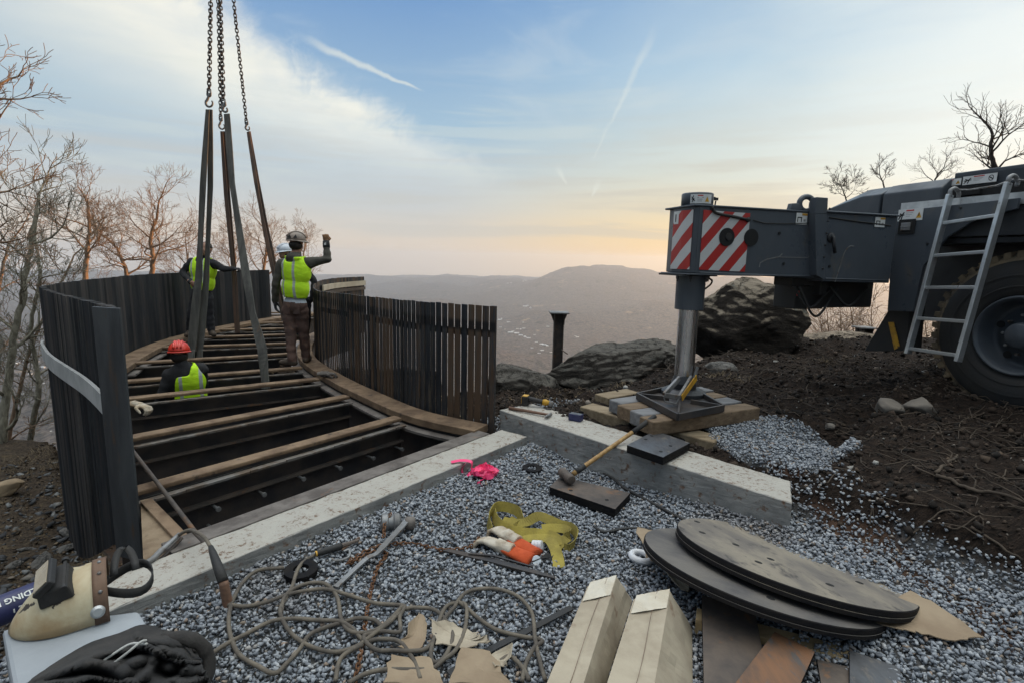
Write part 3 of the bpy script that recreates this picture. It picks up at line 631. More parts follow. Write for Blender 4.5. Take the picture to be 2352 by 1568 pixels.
def bridge():
    th=thing('steel_bridge','curved dark steel footbridge segment with slatted railings hanging from slings','bridge',(-3.2,6.8,DK))
    PR=catmull(RAIL_R,10); PL=catmull(RAIL_L,10)
    def rail(path,drop,rot,name,mt,skip=0.0,step=.074,ww=.069,deep=0.0,jit=.05):
        b=MB()
        for i,(p,t) in enumerate(arclen(path,step,skip)):
            t.z=0; t.normalize(); w=rz(rot+random.uniform(-jit,jit))@(-t); top=p.z+random.uniform(-.004,.004); dr=drop+deep*sstep(0,2.4,i*step)
            b.box((p.x,p.y,top-dr/2),(ww*(.86 if i<10 and not deep else 1),.012,dr),align(w))
        return b.build(name,mt,th)
    rr=rail(PR,1.24,R(-12),'slatted_railing',slat_mat('right_slats',.9),ww=.078); rr['label']='short curved right railing of separate brown black slats'
    rl=rail(PL[:62],1.47,R(-36),'slatted_railing',slat_mat('left_slats',.22),.12,deep=.85,jit=.2,ww=.062); rl['label']='long curved left railing of dark ribbed slats'
    for path,par,d in((PR,rr,-.022),):
        b=MB(); q=offset(path,d); n=len(q); vs=[]
        for p in q: vs+=[(p.x,p.y,p.z-.255)]
        for dz in(.28,):
            b2=MB(); A0,A1=offset(path,d),offset(path,d+(.010 if d>0 else -.010)); vs=[]
            for p,r_ in zip(A0,A1): vs+=[(p.x,p.y,p.z-dz),(r_.x,r_.y,p.z-dz),(r_.x,r_.y,p.z-dz+.065),(p.x,p.y,p.z-dz+.065)]
            b.add(vs,[(i*4+k,i*4+(k+1)%4,i*4+4+(k+1)%4,i*4+4+k) for i in range(n-1) for k in range(4)]+[(3,2,1,0),tuple((n-1)*4+k for k in range(4))])
        b.build('rail_bar','steel_black',par)
    # wide end plates
    p=PL[0]; b=MB(); b.box((p.x-.125,p.y+.065,1.275-.735),(.20,.014,1.47),align(Vector((.85,-.25,0)).normalized())); b.build('end_post','post_steel',th,bevel=.003)
    p=PR[0]; b=MB(); b.box((p.x+.01,p.y,1.18-.62),(.058,.012,1.24),align((.75,-.66,0))); b.build('end_post','steel_dark',th,bevel=.002)
    # timber-like spacer boards clamped on the outside of the railings
    def strip(path,d,z,h,s0,s1,mt,nm):
        pts=[q for q,_ in arclen(path,.1,s0)][:int((s1-s0)/.1)]; b=MB(); A0,A1=offset(pts,d),offset(pts,d+(.022 if d>0 else -.022)); vs=[]
        for p,r_ in zip(A0,A1): vs+=[(p.x,p.y,z-h/2),(r_.x,r_.y,z-h/2),(r_.x,r_.y,z+h/2),(p.x,p.y,z+h/2)]
        n=len(pts); b.add(vs,[(i*4+k,i*4+(k+1)%4,i*4+4+(k+1)%4,i*4+4+k) for i in range(n-1) for k in range(4)]+[(3,2,1,0),tuple((n-1)*4+k for k in range(4))]); b.build('spacer_board',mt,th)['label']=nm
    strip(PL,.035,.665,.125,.20,3.4,'board','grey board strip bent round the outside of the left railing')
    strip(PR,-.040,1.0,.10,6.0,8.85,'board_new','cream board strip on the far outside of the right railing')
    # side beams: brown top, deep dark web, pale lower flange
    for path,s,w,nm in((PR,1,.27,'side_beam'),(PL,-1,.33,'side_beam')):
        pts=[Vector((q.x,q.y,0)) for q in path]
        if s<0: pts=pts[34:]
        b=MB(); sweep(b,pts,s*.05,s*w,DK-.055,DK+.012); sb=b.build(nm,'rust_top',th,bevel=.006)
        b=MB(); sweep(b,pts,s*(w-.02),s*(w+.075),DK-.105,DK-.083); b.build('flange','rust_grey',sb)
        b=MB(); sweep(b,pts,s*(w-.05),s*(w-.03),DK-.60,DK-.06); b.build('web','steel_black',sb)
    # floor beams
    J=[((318,1125),(905,962)),((305,1005),(788,912)),((303,915),(722,871)),((291,876),(684,845)),((333,832),(659,813)),((352,799),(655,789)),((380,777),(652,769)),((470,758),(650,755)),((520,743),(648,741)),((560,729),(646,728)),((590,719),(646,718))]
    for i,(l,r_) in enumerate(J):
        a,e=G(*l,DK-.01),G(*r_,DK-.01); d=(e-a).normalized(); a=a-d*.12; e=e+d*.05
        n=Vector((d.y,-d.x,0))           # toward the viewer
        b=MB(); b.beam(a,e,.115,.032); fb=b.build('floor_beam','rust_top',th,bevel=.009)
        z=Vector((0,0,1))
        b=MB(); b.beam(a+n*.085-z*.050,e+n*.085-z*.050,.055,.014)
        lg=b; b=MB(); b.beam(a-z*.30+n*.02,e-z*.30+n*.02,.014,.50); b.beam(a-z*.54+n*.02,e-z*.54+n*.02,.13,.02)
        b.build('web','steel_black',fb)
        b=MB(); b.beam(a-z*.20+n*.045,e-z*.20+n*.045,.055,.016); b.build('web_flange','rust_plate',fb)
        b=lg; L=(e-a).length; s=.06
        while s<L-.1:                     # weld stitches along the ledge
            k=random.uniform(.05,.12); p=a+d*s
            b.beam(p+n*.114-z*.045,p+d*k+n*.114-z*.045,.014,.018); s+=k+random.uniform(.14,.30)
        b.build('ledge_angle','ledge',fb)
        if i==0:
            o=a+n*.03
            for q in ((592,1126),(682,1091),(766,1067),(842,1045),(908,1025),(487,1158),(478,1205),(592,1170),(684,1138),(768,1112),(838,1085)):
                p=hit(*q,o,n); p=p-n*.01
                b=MB(); b.tube([p,p+n*.105],.0095,10); b.tube([p+n*.100,p+n*.116],.0165,12); b.build('shear_stud','tool_grey',fb,smooth=False)
    # end beam beside the concrete curb
    a=CURB0+CURBN*.36+CURBD*-.02; e=CURB0+CURBN*.36-CURBD*2.42
    A3,E3=Vector((a.x,a.y,DK-.015)),Vector((e.x,e.y,DK-.015))
    b=MB(); b.beam(A3,E3,.14,.022); eb=b.build('end_beam','rust_grey',th,bevel=.004)
    b=MB(); z=Vector((0,0,1)); n3=Vector((CURBN.x,CURBN.y,0)); b.beam(A3-z*.2-n3*.05,E3-z*.2-n3*.05,.016,.36); b.beam(A3-z*.12-n3*.075,E3-z*.12-n3*.075,.03,.10); b.build('web','steel_black',eb)
    # corner plates at the near left corner
    P=[G(323,1152,.075),G(343,1148,.075),G(447,1262,.075),G(452,1278,.075),G(372,1308,.075),G(330,1300,.075)]
    b=MB(); b.prism(P,(0,0,.012)); b.build('corner_plate','gusset_tan',th)['label']='tan dusty corner plate'
    b=MB(); b.beam(G(336,1150,.10),G(447,1266,.10),.06,.02); b.build('corner_flange','rust_top',th,bevel=.003)
    b=MB(); b.beam(G(345,1345,.04),G(455,1290,.07),.05,.10); b.build('end_angle','edge_black',th)
bridge()
def rod():
    b=MB(); a,e=G(303,1032,.22),G(477,1258,.115); b.tube([a,a.lerp(e,.5),e],.013,8); o=b.build('steel_rod','rust_plate',smooth=True); tag(o,'thin rusty steel bar leaning across the corner of the bridge beside the left railing','steel bar')
rod()
# ------------------------------------------------------------------ chains and lifting slings
def link(b,c,d,side,L,w,r,n=12,k=6):
    """one oval chain link centred at c, long axis d, lying in the plane of d and side"""
    d=d.normalized(); side=(side-d*side.dot(d)).normalized(); path=[]
    h=L/2-w/2
    for i in range(n):
        a=2*math.pi*i/n; x=math.cos(a)*w/2; y=math.sin(a)*w/2+(h if math.sin(a)>0 else -h); path.append(c+side*x+d*y)
    b.tube(path,r,k,closed=True)
def chain(b,path,r,s0=Vector((1,0,0)),n=10,k=5):
    pitch=r*6.0; L=pitch+2*r; pts=arclen(path,pitch,pitch/2)
    for i,(p,t) in enumerate(pts):
        u=s0-t*s0.dot(t); u=u.normalized() if u.length>.1 else t.orthogonal().normalized(); v=t.cross(u)
        a=R(45)+(R(90) if i%2 else 0)+R(12)*math.sin(i*.7)
        link(b,p,t,u*math.cos(a)+v*math.sin(a),L,r*5.2,r,n,k)
def rigging():
    APEX=A(492,-420,8.3)
    rigs=[ # chain foot pixel, depth, hook length, chain thickness, top pixel
        ((480,214),(481,252),7.2,.0085,'left hand chain of the lifting rig','chain ending in a hook at the leftmost doubled sling'),
        ((513,236),(519,262),6.9,.0085,'','chain whose hook holds the single grey sling in the middle'),
        ((507,272),(511,302),9.0,.0085,'','chain behind, with the lower hook holding the thin doubled sling'),
        ((566,281),(570,303),9.4,.0085,'','rightmost chain, its open hook holding the slanting brown sling')]
    hooks=[]
    for (f,h,Y,r,_,lab) in rigs:
        p=A(*f,Y); q=A(*h,Y); top=APEX+(p-APEX)*0.02
        t=thing('chain_leg','dark steel '+lab,'chain',q,group='lifting chains')
        b=MB(); chain(b,[p,top],r); b.build('chain','chain_d',t,smooth=True)
        b=MB(); u=Vector((1,0,0)); d=(q-p); L=d.length; d.normalize()
        # sling hook: eye, shank and bowl
        c=p+d*L*.62; w=L*.36
        path=[p+d*0.0]+[p+d*L*.16]+[c+(u*math.sin(a)*w*.62-d*math.cos(a)*w*.62) for a in [R(x) for x in range(-35,-330,-25)]]
        link(b,p+d*.01,d,u,.075,.05,.010)
        b.tube(path,[.013,.015]+[.017-.0006*i for i in range(len(path)-2)],8); b.build('hook','tool_grey',t,smooth=True)
        hooks.append(q)
    # web slings: each a loop from the hook down around the bridge side beams
    def strap(name,lab,paths,mt,ws):
        t=thing(name,lab,'sling',paths[0][-1],group='round slings')
        for pth,w in zip(paths,ws):
            P=[Vector(p) for p in pth]; pts=[]
            for a,e in zip(P,P[1:]):
                for i in range(10): pts.append(a.lerp(e,i/10))
            pts.append(P[-1]); m=len(pts)
            wl=[w[0]+(w[1]-w[0])*(i/(m-1)) for i in range(m)]
            b=MB()
            sd=[rz(R(14)*math.sin(i*.35+w[0]*90))@Vector((1,-.15,0)) for i in range(m)]
            b.ribbon(pts,wl,sd,.016); b.build('sling_leg',mt,t,bevel=.006)
        return t
    z=.02
    strap('lifting_sling','leftmost heavy grey doubled sling coming down beside the red helmet',
        [[A(477,252,7.2),A(466,430,7.2),A(456,640,7.25),A(440,800,7.25),A(437,838,7.2)],[A(484,252,7.22),A(483,430,7.3),A(474,640,7.3),A(459,800,7.3),A(458,838,7.25)]],'sling',[(.06,.155),(.06,.12)])
    strap('lifting_sling','single wide grey sling slanting down to the middle floor beams, folded at its lower end',
        [[A(521,262,6.9),A(533,420,6.75),A(560,600,6.55),A(580,720,6.4),A(602,800,6.3),A(611,893,6.2)]],'sling',[(.075,.125)])
    strap('lifting_sling','thin brown doubled sling held by the far worker, hanging down in the middle',
        [[A(509,302,9.0),A(519,450,9.1),A(537,640,9.15),A(545,765,9.15)],[A(515,302,9.02),A(525,450,9.15),A(541,640,9.2),A(547,765,9.2)]],'sling_brown',[(.055,.085),(.05,.07)])
    strap('lifting_sling','brown sling on the right slanting down behind the worker with the raised fist',
        [[A(570,303,9.4),A(588,420,9.2),A(606,520,9.1),A(625,612,9.0),A(652,735,8.9)],[A(573,303,9.42),A(593,420,9.25),A(613,520,9.15),A(632,612,9.05),A(658,735,8.95)]],'sling_brown',[(.06,.075),(.05,.06)])
rigging()
# ------------------------------------------------------------------ mobile crane (local frame: x from the jack into the carrier, y away from the viewer)
CJ=Vector((1.42,4.5,0)); CPH=R(17); CRM=rz(CPH)
def cl(px,py,ax,val):
    n={'x':CRM@Vector((1,0,0)),'y':CRM@Vector((0,1,0)),'z':Vector((0,0,1))}[ax]
    o=CJ+n*val if ax!='z' else Vector((0,0,val))
    return CRM.transposed()@(hit(px,py,o,n)-CJ)
def hull(b,pts):
    bm=bmesh.new(); vs=[bm.verts.new(p) for p in pts]; bmesh.ops.convex_hull(bm,input=vs)
    bmesh.ops.delete(bm,geom=[v for v in bm.verts if not v.link_faces],context='VERTS'); bmesh.ops.dissolve_limit(bm,angle_limit=.01,verts=bm.verts[:],edges=bm.edges[:])
    bm.verts.index_update(); b.add([v.co.copy() for v in bm.verts],[[v.index for v in f.verts] for f in bm.faces]); bm.free(); return b
def stripe_mat(name,kx,period,ph,ax='x'):
    mt=bpy.data.materials.new(name); mt.use_nodes=True; t=NT(mt.node_tree); t.n.clear()
    co=t.new('ShaderNodeTexCoord').outputs['Object']; x,y,z=t.sep(co)
    s=t.m('FRACT',t.m('ADD',t.m('DIVIDE',t.m('SUBTRACT',t.m('MULTIPLY',x if ax=='x' else y,kx),z),period),ph+50))
    f=t.m('GREATER_THAN',s,.5); n=t.noise(co,14,5,.6); n2=t.noise(co,60,4,.7)
    c=t.mix(f,t.mix(n,(.60,.61,.61),(.50,.50,.49)),t.mix(n,(.46,.030,.024),(.34,.022,.020)))
    c=t.mix(t.m('MULTIPLY',t.ss(n2,.63,.70),.5),c,(.20,.19,.18))
    b=t.new('ShaderNodeBsdfPrincipled'); t.put(b.inputs['Base Color'],c); b.inputs['Roughness'].default_value=.38
    o=t.new('ShaderNodeOutputMaterial'); t.l.new(b.outputs[0],o.inputs[0]); return mt
def text_mb(b,txt,size,o,u,v,th=.001,bold=False,shear=0.0):
    """flat lettering: origin o, baseline direction u, up direction v"""
    cu=bpy.data.curves.new('t','FONT'); cu.body=txt; cu.size=size; cu.resolution_u=2
    if bold: cu.offset=size*.025
    ob=bpy.data.objects.new('t',cu); COL.objects.link(ob); dg=bpy.context.evaluated_depsgraph_get()
    me=bpy.data.meshes.new_from_object(ob.evaluated_get(dg)); u,v=Vector(u).normalized(),Vector(v).normalized(); n=u.cross(v)
    b.add([Vector(o)+u*p.co.x+v*p.co.y+n*th for p in me.vertices],[tuple(f.vertices) for f in me.polygons])
    bpy.data.objects.remove(ob); bpy.data.meshes.remove(me); return b
LABM=['white_p','hole','red_p','yellow','tool_grey']
def label_mb(b,c,u,v,w,h,style):
    """warning sticker with its pictogram; c centre, u right, v up"""
    c=Vector(c); u=Vector(u).normalized(); v=Vector(v).normalized(); n=u.cross(v)
    def quad(x0,y0,x1,y1,k,z): b.cur=k; b.add([c+u*x0*w/2+v*y0*h/2+n*z,c+u*x1*w/2+v*y0*h/2+n*z,c+u*x1*w/2+v*y1*h/2+n*z,c+u*x0*w/2+v*y1*h/2+n*z],[(0,1,2,3)])
    def stroke(p,q,t,k,z):
        P=c+u*p[0]*w/2+v*p[1]*h/2+n*z; Q=c+u*q[0]*w/2+v*q[1]*h/2+n*z; d=(Q-P).normalized(); s=d.cross(n)*t/2
        b.cur=k; b.add([P-s,P+s,Q+s,Q-s],[(0,1,2,3)])
    b.cur=0; b.prism([c-u*w/2-v*h/2,c+u*w/2-v*h/2,c+u*w/2+v*h/2,c-u*w/2+v*h/2],n*.002)
    z=.003; T=h*.07
    if style in('figure','figure_no'):
        x=-.72
        for p,q in(((x-.14,.3),(x+.1,-.05)),((x-.2,-.1),(x+.25,.05)),((x+.1,-.05),(x+.02,-.75)),((x-.02,0),(x-.2,-.7)),((x+.05,0),(x+.22,.5))): stroke(p,q,T*1.5,1,z)
        quad(-.35,.62,.28,.86,2,z)
        for k in range(3): quad(-.35,.30-.28*k,.22-.1*k,.36-.28*k,4,z)
    if style=='figure':
        b.cur=3; b.add([c+u*x_*w/2+v*y_*h/2+n*z for x_,y_ in((.48,-.6),(.92,-.6),(.70,.45))],[(0,1,2)]); stroke((.70,.15),(.70,-.3),T,1,z+.001)
    if style=='figure_no':
        pts=[(.68+.22*math.cos(a)*h/w*2.2,.0+.62*math.sin(a)) for a in [R(30*i) for i in range(13)]]
        for p,q in zip(pts,pts[1:]): stroke(p,q,T,1,z)
        stroke((.55,.3),(.8,-.3),T*1.6,1,z)
    if style=='load':
        quad(.0,.55,.98,.95,3,z)
        stroke((-.8,.2),(.05,.2),T*1.3,1,z); stroke((-.72,.2),(-.72,-.6),T*1.3,1,z); stroke((-.05,.2),(-.05,-.6),T*1.3,1,z); stroke((.35,-.2),(.75,-.2),T,4,z); stroke((.35,-.4),(.75,-.4),T,4,z)
def crane():
    th=thing('mobile_crane','dark grey mobile crane standing on its extended striped outrigger, ladder and big wheel at right','crane',CJ,CPH)
    L=dict(local=True); ey=-.2
    # outrigger beam with a blunt nose and slightly tapering underside
    b=MB(); b.prism([(-.01,ey,2.03),(1.30,ey,2.03),(1.30,ey,1.47),(-.01,ey,1.50)],(0,.40,0))
    hull(b,[(x,y,z) for z in(1.502,2.03) for x,y in((-.011,ey),(-.035,-.175),(-.055,-.06),(-.055,.06),(-.035,.175),(-.011,-ey))])
    b.box((.60,0,2.036),(1.33,.42,.016)); b.box((.56,0,1.492),(1.26,.42,.014))
    beam=b.build('outrigger_beam','crane',th,bevel=.006,**L)
    n=Vector((0,-1,0)); X,Z=Vector((1,0,0)),Vector((0,0,1))
    b=MB(); b.prism([(.025,ey-.002,2.002),(.475,ey-.002,1.995),(.472,ey-.002,1.520),(.025,ey-.002,1.530)],(0,-.003,0))
    b.build('hazard_panel',stripe_mat('stripes_front',1.12,.232,.05),beam,**L)
    d=Vector((-.020,.24,0)).normalized(); nn=Vector((-1,0,0)); P=[Vector((-.040,-.165,0)),Vector((-.058,-.055,0)),Vector((-.058,.075,0))]
    b=MB()
    for p0,p1 in zip(P,P[1:]): b.prism([p0+Z*1.53,p1+Z*1.53,p1+Z*2.005,p0+Z*2.005],nn*.003)
    hp=b.build('hazard_panel',stripe_mat('stripes_nose',-.95,.232,.02,'y'),beam,**L); P=[P[0],P[2]]
    d=Vector((0,1,0)); b=MB(); c=P[1]*.72+P[0]*.28; b.cur=0; b.prism([P[1]-d*.012+nn*.004+Z*1.90,P[1]-d*.075+nn*.004+Z*1.90,P[1]-d*.075+nn*.004+Z*2.0,P[1]-d*.012+nn*.004+Z*2.0],nn*.001)
    b.cur=1; text_mb(b,'1',.085,P[1]-d*.016+nn*.0055+Z*1.92,-d,Z,.001,True); b.build('number_plate',['white_p','hole'],hp,**L)
    # holes in the side plate
    for (px,py),r in (((1669,545),.073),((1725,546),.070)):
        p=cl(px,py,'y',ey-.006); b=MB(); b.lathe([(r,0),(r,.006)],p,(0,-1,0),28); hb=b.build('lightening_hole','hole',beam,**L)
    p=cl(1669,545,'y',ey-.014); b=MB(); b.lathe([(.03,0),(.03,.004)],p+Vector((.02,0,.005)),(0,-1,0),16); b.build('pipe_end','black',beam,**L)
    b=MB(); q=[cl(x,y,'y',ey-.012) for x,y in((1636,476),(1640,486),(1652,492),(1690,499),(1716,505))]; b.tube(catmull(q,5),.012,8); b.lathe([(.02,0),(.02,.02)],q[-1]+Vector((.01,.01,0)),(0,-1,0),12); b.build('hydraulic_hose','black',beam,smooth=True,**L)
    b=MB(); q=[cl(x,y,'y',ey-.006) for x,y in((1730,506),(1755,513),(1800,514),(1862,513))]; b.tube(q,.004,6); b.build('hydraulic_hose','black',beam,**L)
    for path,w in((((1744,614),(1746,604),(1762,596),(1790,590),(1797,583)),.010),(((1792,591),(1830,592),(1856,592),(1864,582)),.008),):
        q=[cl(x,y,'y',ey-.002) for x,y in path]; b=MB(); b.ribbon(q,w,Z,.002); b.build('paint_scuff','tool_grey',beam,**L)
    # jack: cap, cylinder, chrome rod, socket
    jc=Vector((.105,0,0))
    b=MB(); b.lathe([(.128,2.04),(.128,2.145),(.122,2.152)],jc,(0,0,1),36); cap=b.build('jack_cap','crane',th,smooth=False,bevel=0,**L)
    for p in cap.data.polygons: p.use_smooth=abs(p.normal.z)<.5
    b=MB(); a0=R(-105)
    for k in range(9):
        pass
    arc=[R(-150+i*8) for i in range(11)]
    vs=[jc+Vector((math.cos(a)*.1305,math.sin(a)*.1305,z)) for z in(2.062,2.135) for a in arc]
    b.add(vs,[(i,i+1,i+12,i+11) for i in range(10)])
    c=jc+Vector((math.cos(R(-110)),math.sin(R(-110)),0))*.147; ud=Vector((-math.sin(R(-110)),math.cos(R(-110)),0))
    b2=MB(); b2.mi=[]; 
    b.cur=0; lb=b.build('warning_label',['white_p'],cap,**L)
    b=MB()
    def cyl_pt(a,z): return jc+Vector((math.cos(R(a))*.1322,math.sin(R(a))*.1322,z))
    def st(a1,z1,a2,z2,t,k):
        P_,Q_=cyl_pt(a1,z1),cyl_pt(a2,z2); d_=(Q_-P_).normalized(); nrm=Vector((P_.x-jc.x,P_.y-jc.y,0)).normalized(); s_=d_.cross(nrm)*t/2; b.cur=k; b.add([P_-s_,P_+s_,Q_+s_,Q_-s_],[(0,1,2,3)])
    for q in((-146,2.115,-138,2.085),(-147,2.095,-136,2.100),(-140,2.10,-143,2.07),(-139,2.10,-134,2.08),(-142,2.10,-139,2.125)): st(*q,.006,0)
    st(-125,2.124,-106,2.124,.009,1); st(-126,2.108,-104,2.108,.004,2); st(-126,2.094,-108,2.094,.004,2); st(-126,2.080,-110,2.080,.004,2)
    b.cur=3; b.add([cyl_pt(-99,2.075),cyl_pt(-82,2.075),cyl_pt(-90.5,2.118)],[(0,1,2)]); b.build('pictogram',['hole','red_p','tool_grey','yellow'],lb,**L)
    b=MB(); p=jc+Vector((.165,-.03,0)); b.tube([p+Z*2.03,p+Z*2.07+X*-.01,p+Z*2.10+X*-.006],.006,6); b.box(p+Z*2.115+X*-.004,(.030,.02,.022)); b.box(p+Z*2.125+X*-.03,(.03,.014,.012)); b.build('sensor','crane_dark',cap,**L)
    b=MB(); b.lathe([(.120,1.19),(.120,1.485)],jc+Vector((-.005,0,0)),(0,0,1),36); b.build('jack_cylinder','crane',th,smooth=False,bevel=.004,**L)
    b=MB(); b.box((.06,0,1.484),(.34,.34,.016)); 
    for x,y in((-.10,-.1),(-.02,-.165),(.13,-.165),(.21,-.08)): b.lathe([(.015,1.452),(.015,1.476)],(x,y,0),(0,0,1),6); b.lathe([(.008,1.43),(.008,1.452)],(x,y,0),(0,0,1),6)
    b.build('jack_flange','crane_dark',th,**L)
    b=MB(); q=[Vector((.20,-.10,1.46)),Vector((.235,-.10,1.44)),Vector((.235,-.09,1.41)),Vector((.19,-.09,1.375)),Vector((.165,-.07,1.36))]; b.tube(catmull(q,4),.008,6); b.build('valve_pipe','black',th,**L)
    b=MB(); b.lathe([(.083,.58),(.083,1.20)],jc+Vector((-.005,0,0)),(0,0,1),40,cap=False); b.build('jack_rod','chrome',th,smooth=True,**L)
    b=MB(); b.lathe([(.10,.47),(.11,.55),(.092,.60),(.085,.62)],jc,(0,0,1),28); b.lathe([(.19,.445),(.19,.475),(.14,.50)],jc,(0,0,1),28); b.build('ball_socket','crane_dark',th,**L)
    # float pad: shallow steel pan with rim and ribs
    c=[cl(x,y,'z',.455) for x,y in((1463,908),(1557,957),(1662,936),(1572,884))]; m=sum(c,Vector())/4; 
    b=MB(); b.prism([p-Z*.03 for p in c],Z*.018); 
    for p,q in zip(c,c[1:]+c[:1]): b.beam(p,q,.02,.055)
    for p in c: b.beam(m+(p-m)*.25+Z*.0,p*.92+m*.08,.016,.05)
    b.build('float_pad','steel_black',th,bevel=.003,**L)
    b=MB()
    for s in(-1,1):
        o=cl(1560 if s<0 else 1588,868 if s<0 else 866,'y',-.16); e=cl(1525 if s<0 else 1560,906 if s<0 else 912,'y',-.30); b.beam(o,e,.022,.045)
    o=cl(1525,906,'y',-.30);e=cl(1560,912,'y',-.30); b.beam(o,e,.03,.04); b.build('pad_clamp',['tool_grey'],th,bevel=.004,**L)
    b=MB(); o=cl(1597,866,'y',-.16); e=cl(1563,914,'y',-.30); b.beam(o+X*.012,e+X*.012,.006,.055); b.build('clamp_stripe','yellow',th,**L)
    b=MB(); q=[cl(x,y,'y',-.32) for x,y in((1524,908),(1527,921),(1552,926),(1559,914))]; b.tube(q,.006,6); b.build('clamp_handle','tool_grey',th,**L)
    b=MB(); o=cl(1590,884,'y',-.1);e=cl(1602,842,'y',-.1); b.beam(o,e,.022,.015); b.build('lock_lever','tool_grey',th,**L)
    # outer box, collar and lifting eye
    b=MB(); b.prism([(1.20,-.26,2.03),(2.02,-.26,2.03),(2.02,-.26,1.44),(1.24,-.26,1.45)],(0,.52,0)); b.box((1.6,0,2.038),(.84,.56,.016)); b.build('outrigger_box','crane',th,bevel=.006,**L)
    b=MB(); b.prism([(1.07,-.275,2.02),(1.20,-.275,2.02),(1.25,-.275,1.46),(1.16,-.275,1.50)],(0,.55,0)); b.prism([(1.07,-.277,2.15),(1.19,-.277,2.15),(1.202,-.277,2.015),(1.07,-.277,2.015)],(0,.07,0)); b.build('box_collar','crane',th,bevel=.005,**L)
    b=MB(); e=cl(1852,469,'y',-.17); 
    path=[e+Vector((math.cos(a)*.074,0,math.sin(a)*.060)) for a in [R(i*18) for i in range(20)]]
    b.tube(path,.024,8,closed=True,up=(0,1,0)); hull(b,[e+Vector((x,y,z)) for y in(-.025,.025) for x,z in((-.19,-.08),(-.17,-.005),(-.10,.0),(-.07,-.03),(-.06,-.08))]); b.box(e+Vector((.075,0,-.03)),(.05,.05,.10)); b.build('lifting_eye','crane',th,smooth=True,bevel=.004,**L)
    p=cl(1907,560,'y',-.262); b=MB(); b.tube([p+Z*.07,p+Vector((.0,-.03,.05)),p+Vector((.0,-.035,0)),p+Vector((.03,-.03,-.08))],.014,8); b.lathe([(.045,0),(.03,.012)],p+Z*.05,(0,-1,0),16); b.build('locking_pin','crane_dark',th,smooth=True,**L)
    q=[cl(x,y,'y',-.263) for x,y in((1918,648),(1930,610),(1940,580),(1952,566),(1962,566))]; b=MB(); b.ribbon(catmull(q,4),.010,X,.002); b.build('paint_scuff','tool_grey',th,**L)
    b=MB(); q=[cl(x,y,'y',-.263) for x,y in((1905,500),(1960,508),(2046,519))]; b.tube(q,.007,6); b.build('hydraulic_hose','black',th,**L)
    # seams, bolts and hanging hoses
    for k in range(6):
        b=MB(); b.lathe([(.010,0),(.010,.007),(.006,.009)],(1.215,-.276,1.56+k*.10),(0,-1,0),6); b.build('bolt','crane_dark',th,**L)
    b=MB(); b.tube([(.03,ey-.001,1.508),(.6,ey-.001,1.498),(1.12,ey-.001,1.488)],.006,5); b.build('weld_seam','crane',beam,**L)
    b=MB(); b.tube([(1.27,-.262,1.475),(1.98,-.262,1.465)],.006,5); b.build('weld_seam','crane',th,**L)
    for k,(x0,x1,d0) in enumerate(((1.08,1.52,.10),(1.12,1.60,.14),(1.45,1.95,.09))):
        b=MB(); b.tube(catmull([(x0,-.12-.02*k,1.40),((x0+x1)/2-.05,-.15-.02*k,1.40-d0*1.9),(x1,-.10,1.38)],8),.011,8); b.build('hydraulic_hose','black',th,smooth=True,**L)
    for q in((1790,536),(1800,606),(1905,612)):
        p=cl(*q,'y',ey-.004 if q[0]<1868 else -.264); b=MB(); b.lathe([(.012,0),(.012,.006)],p,(0,-1,0),10); b.build('plug','hole',th,**L)
    # dark gear below the box
    b=MB(); 
    for (x0,x1,y0,y1,z0,z1) in((1.06,1.20,-.12,.1,1.40,1.48),(1.17,1.50,-.06,.2,1.19,1.40),(1.5,2.1,-.05,.3,1.20,1.45),(1.36,1.44,-.14,-.05,1.32,1.45),(1.42,1.56,-.03,.05,1.26,1.32)): b.box(((x0+x1)/2,(y0+y1)/2,(z0+z1)/2),(x1-x0,y1-y0,z1-z0))
    b.build('slide_gear','black',th,bevel=.008,**L)
    b=MB(); b.box((1.155,-.10,1.335),(.02,.01,.045)); b.build('red_reflector','red_p',th,**L)
    # carrier: side plate, support leg, deck fascia, light strip, hood, cabin side wall
    xs=2.2
    pl=[cl(x,y,'x',xs) for x,y in((2054,486),(2340,455),(2335,480),(2240,505),(2175,545),(2120,612),(2096,716),(2038,714))]
    b=MB(); b.prism(pl,X*.03); plate=b.build('side_plate','crane',th,bevel=.004,**L)
    p=cl(2083,521,'x',xs-.004); b=MB(); b.box(p,(.012,.15,.13)); b.build('recess','hole',plate,**L)
    b=MB(); b.box(p+Vector((-.008,.005,.0)),(.012,.085,.07)); b.box(p+Vector((-.008,.005,.0)),(.02,.09,.006)); b.build('side_lamp','tool_grey',plate,bevel=.003,**L)
    for q in((2130,560),(2133,610),(2206,478)):
        c=cl(*q,'x',xs-.002); b=MB(); b.lathe([(.012,0),(.010,.008)],c,(-1,0,0),8); b.build('bolt','crane_dark',plate,**L)
    b=MB(); lp=[cl(x,y,'x',2.26) for x,y in((2048,700),(2090,700),(2080,806),(1985,806))]; b.prism(lp,X*.2); b.build('support_leg','black',th,bevel=.004,**L)
    b=MB(); q=[cl(x,y,'x',2.25) for x,y in((2040,740),(2052,740),(2066,796),(2054,803))]; b.prism(q,X*.006); b.build('yellow_strap','yellow',th,**L)
    b=MB(); b.box((2.40,-4.1,1.965),(.28,7.9,.23)); b.box((3.5,-4.0,2.05),(2.0,8.2,.14)); b.box((3.55,-4.0,1.55),(1.7,8.1,.9)); b.box((2.55,-1.3,1.82),(.5,2.2,.05)); b.build('carrier_frame','crane_dark',th,bevel=.006,**L)
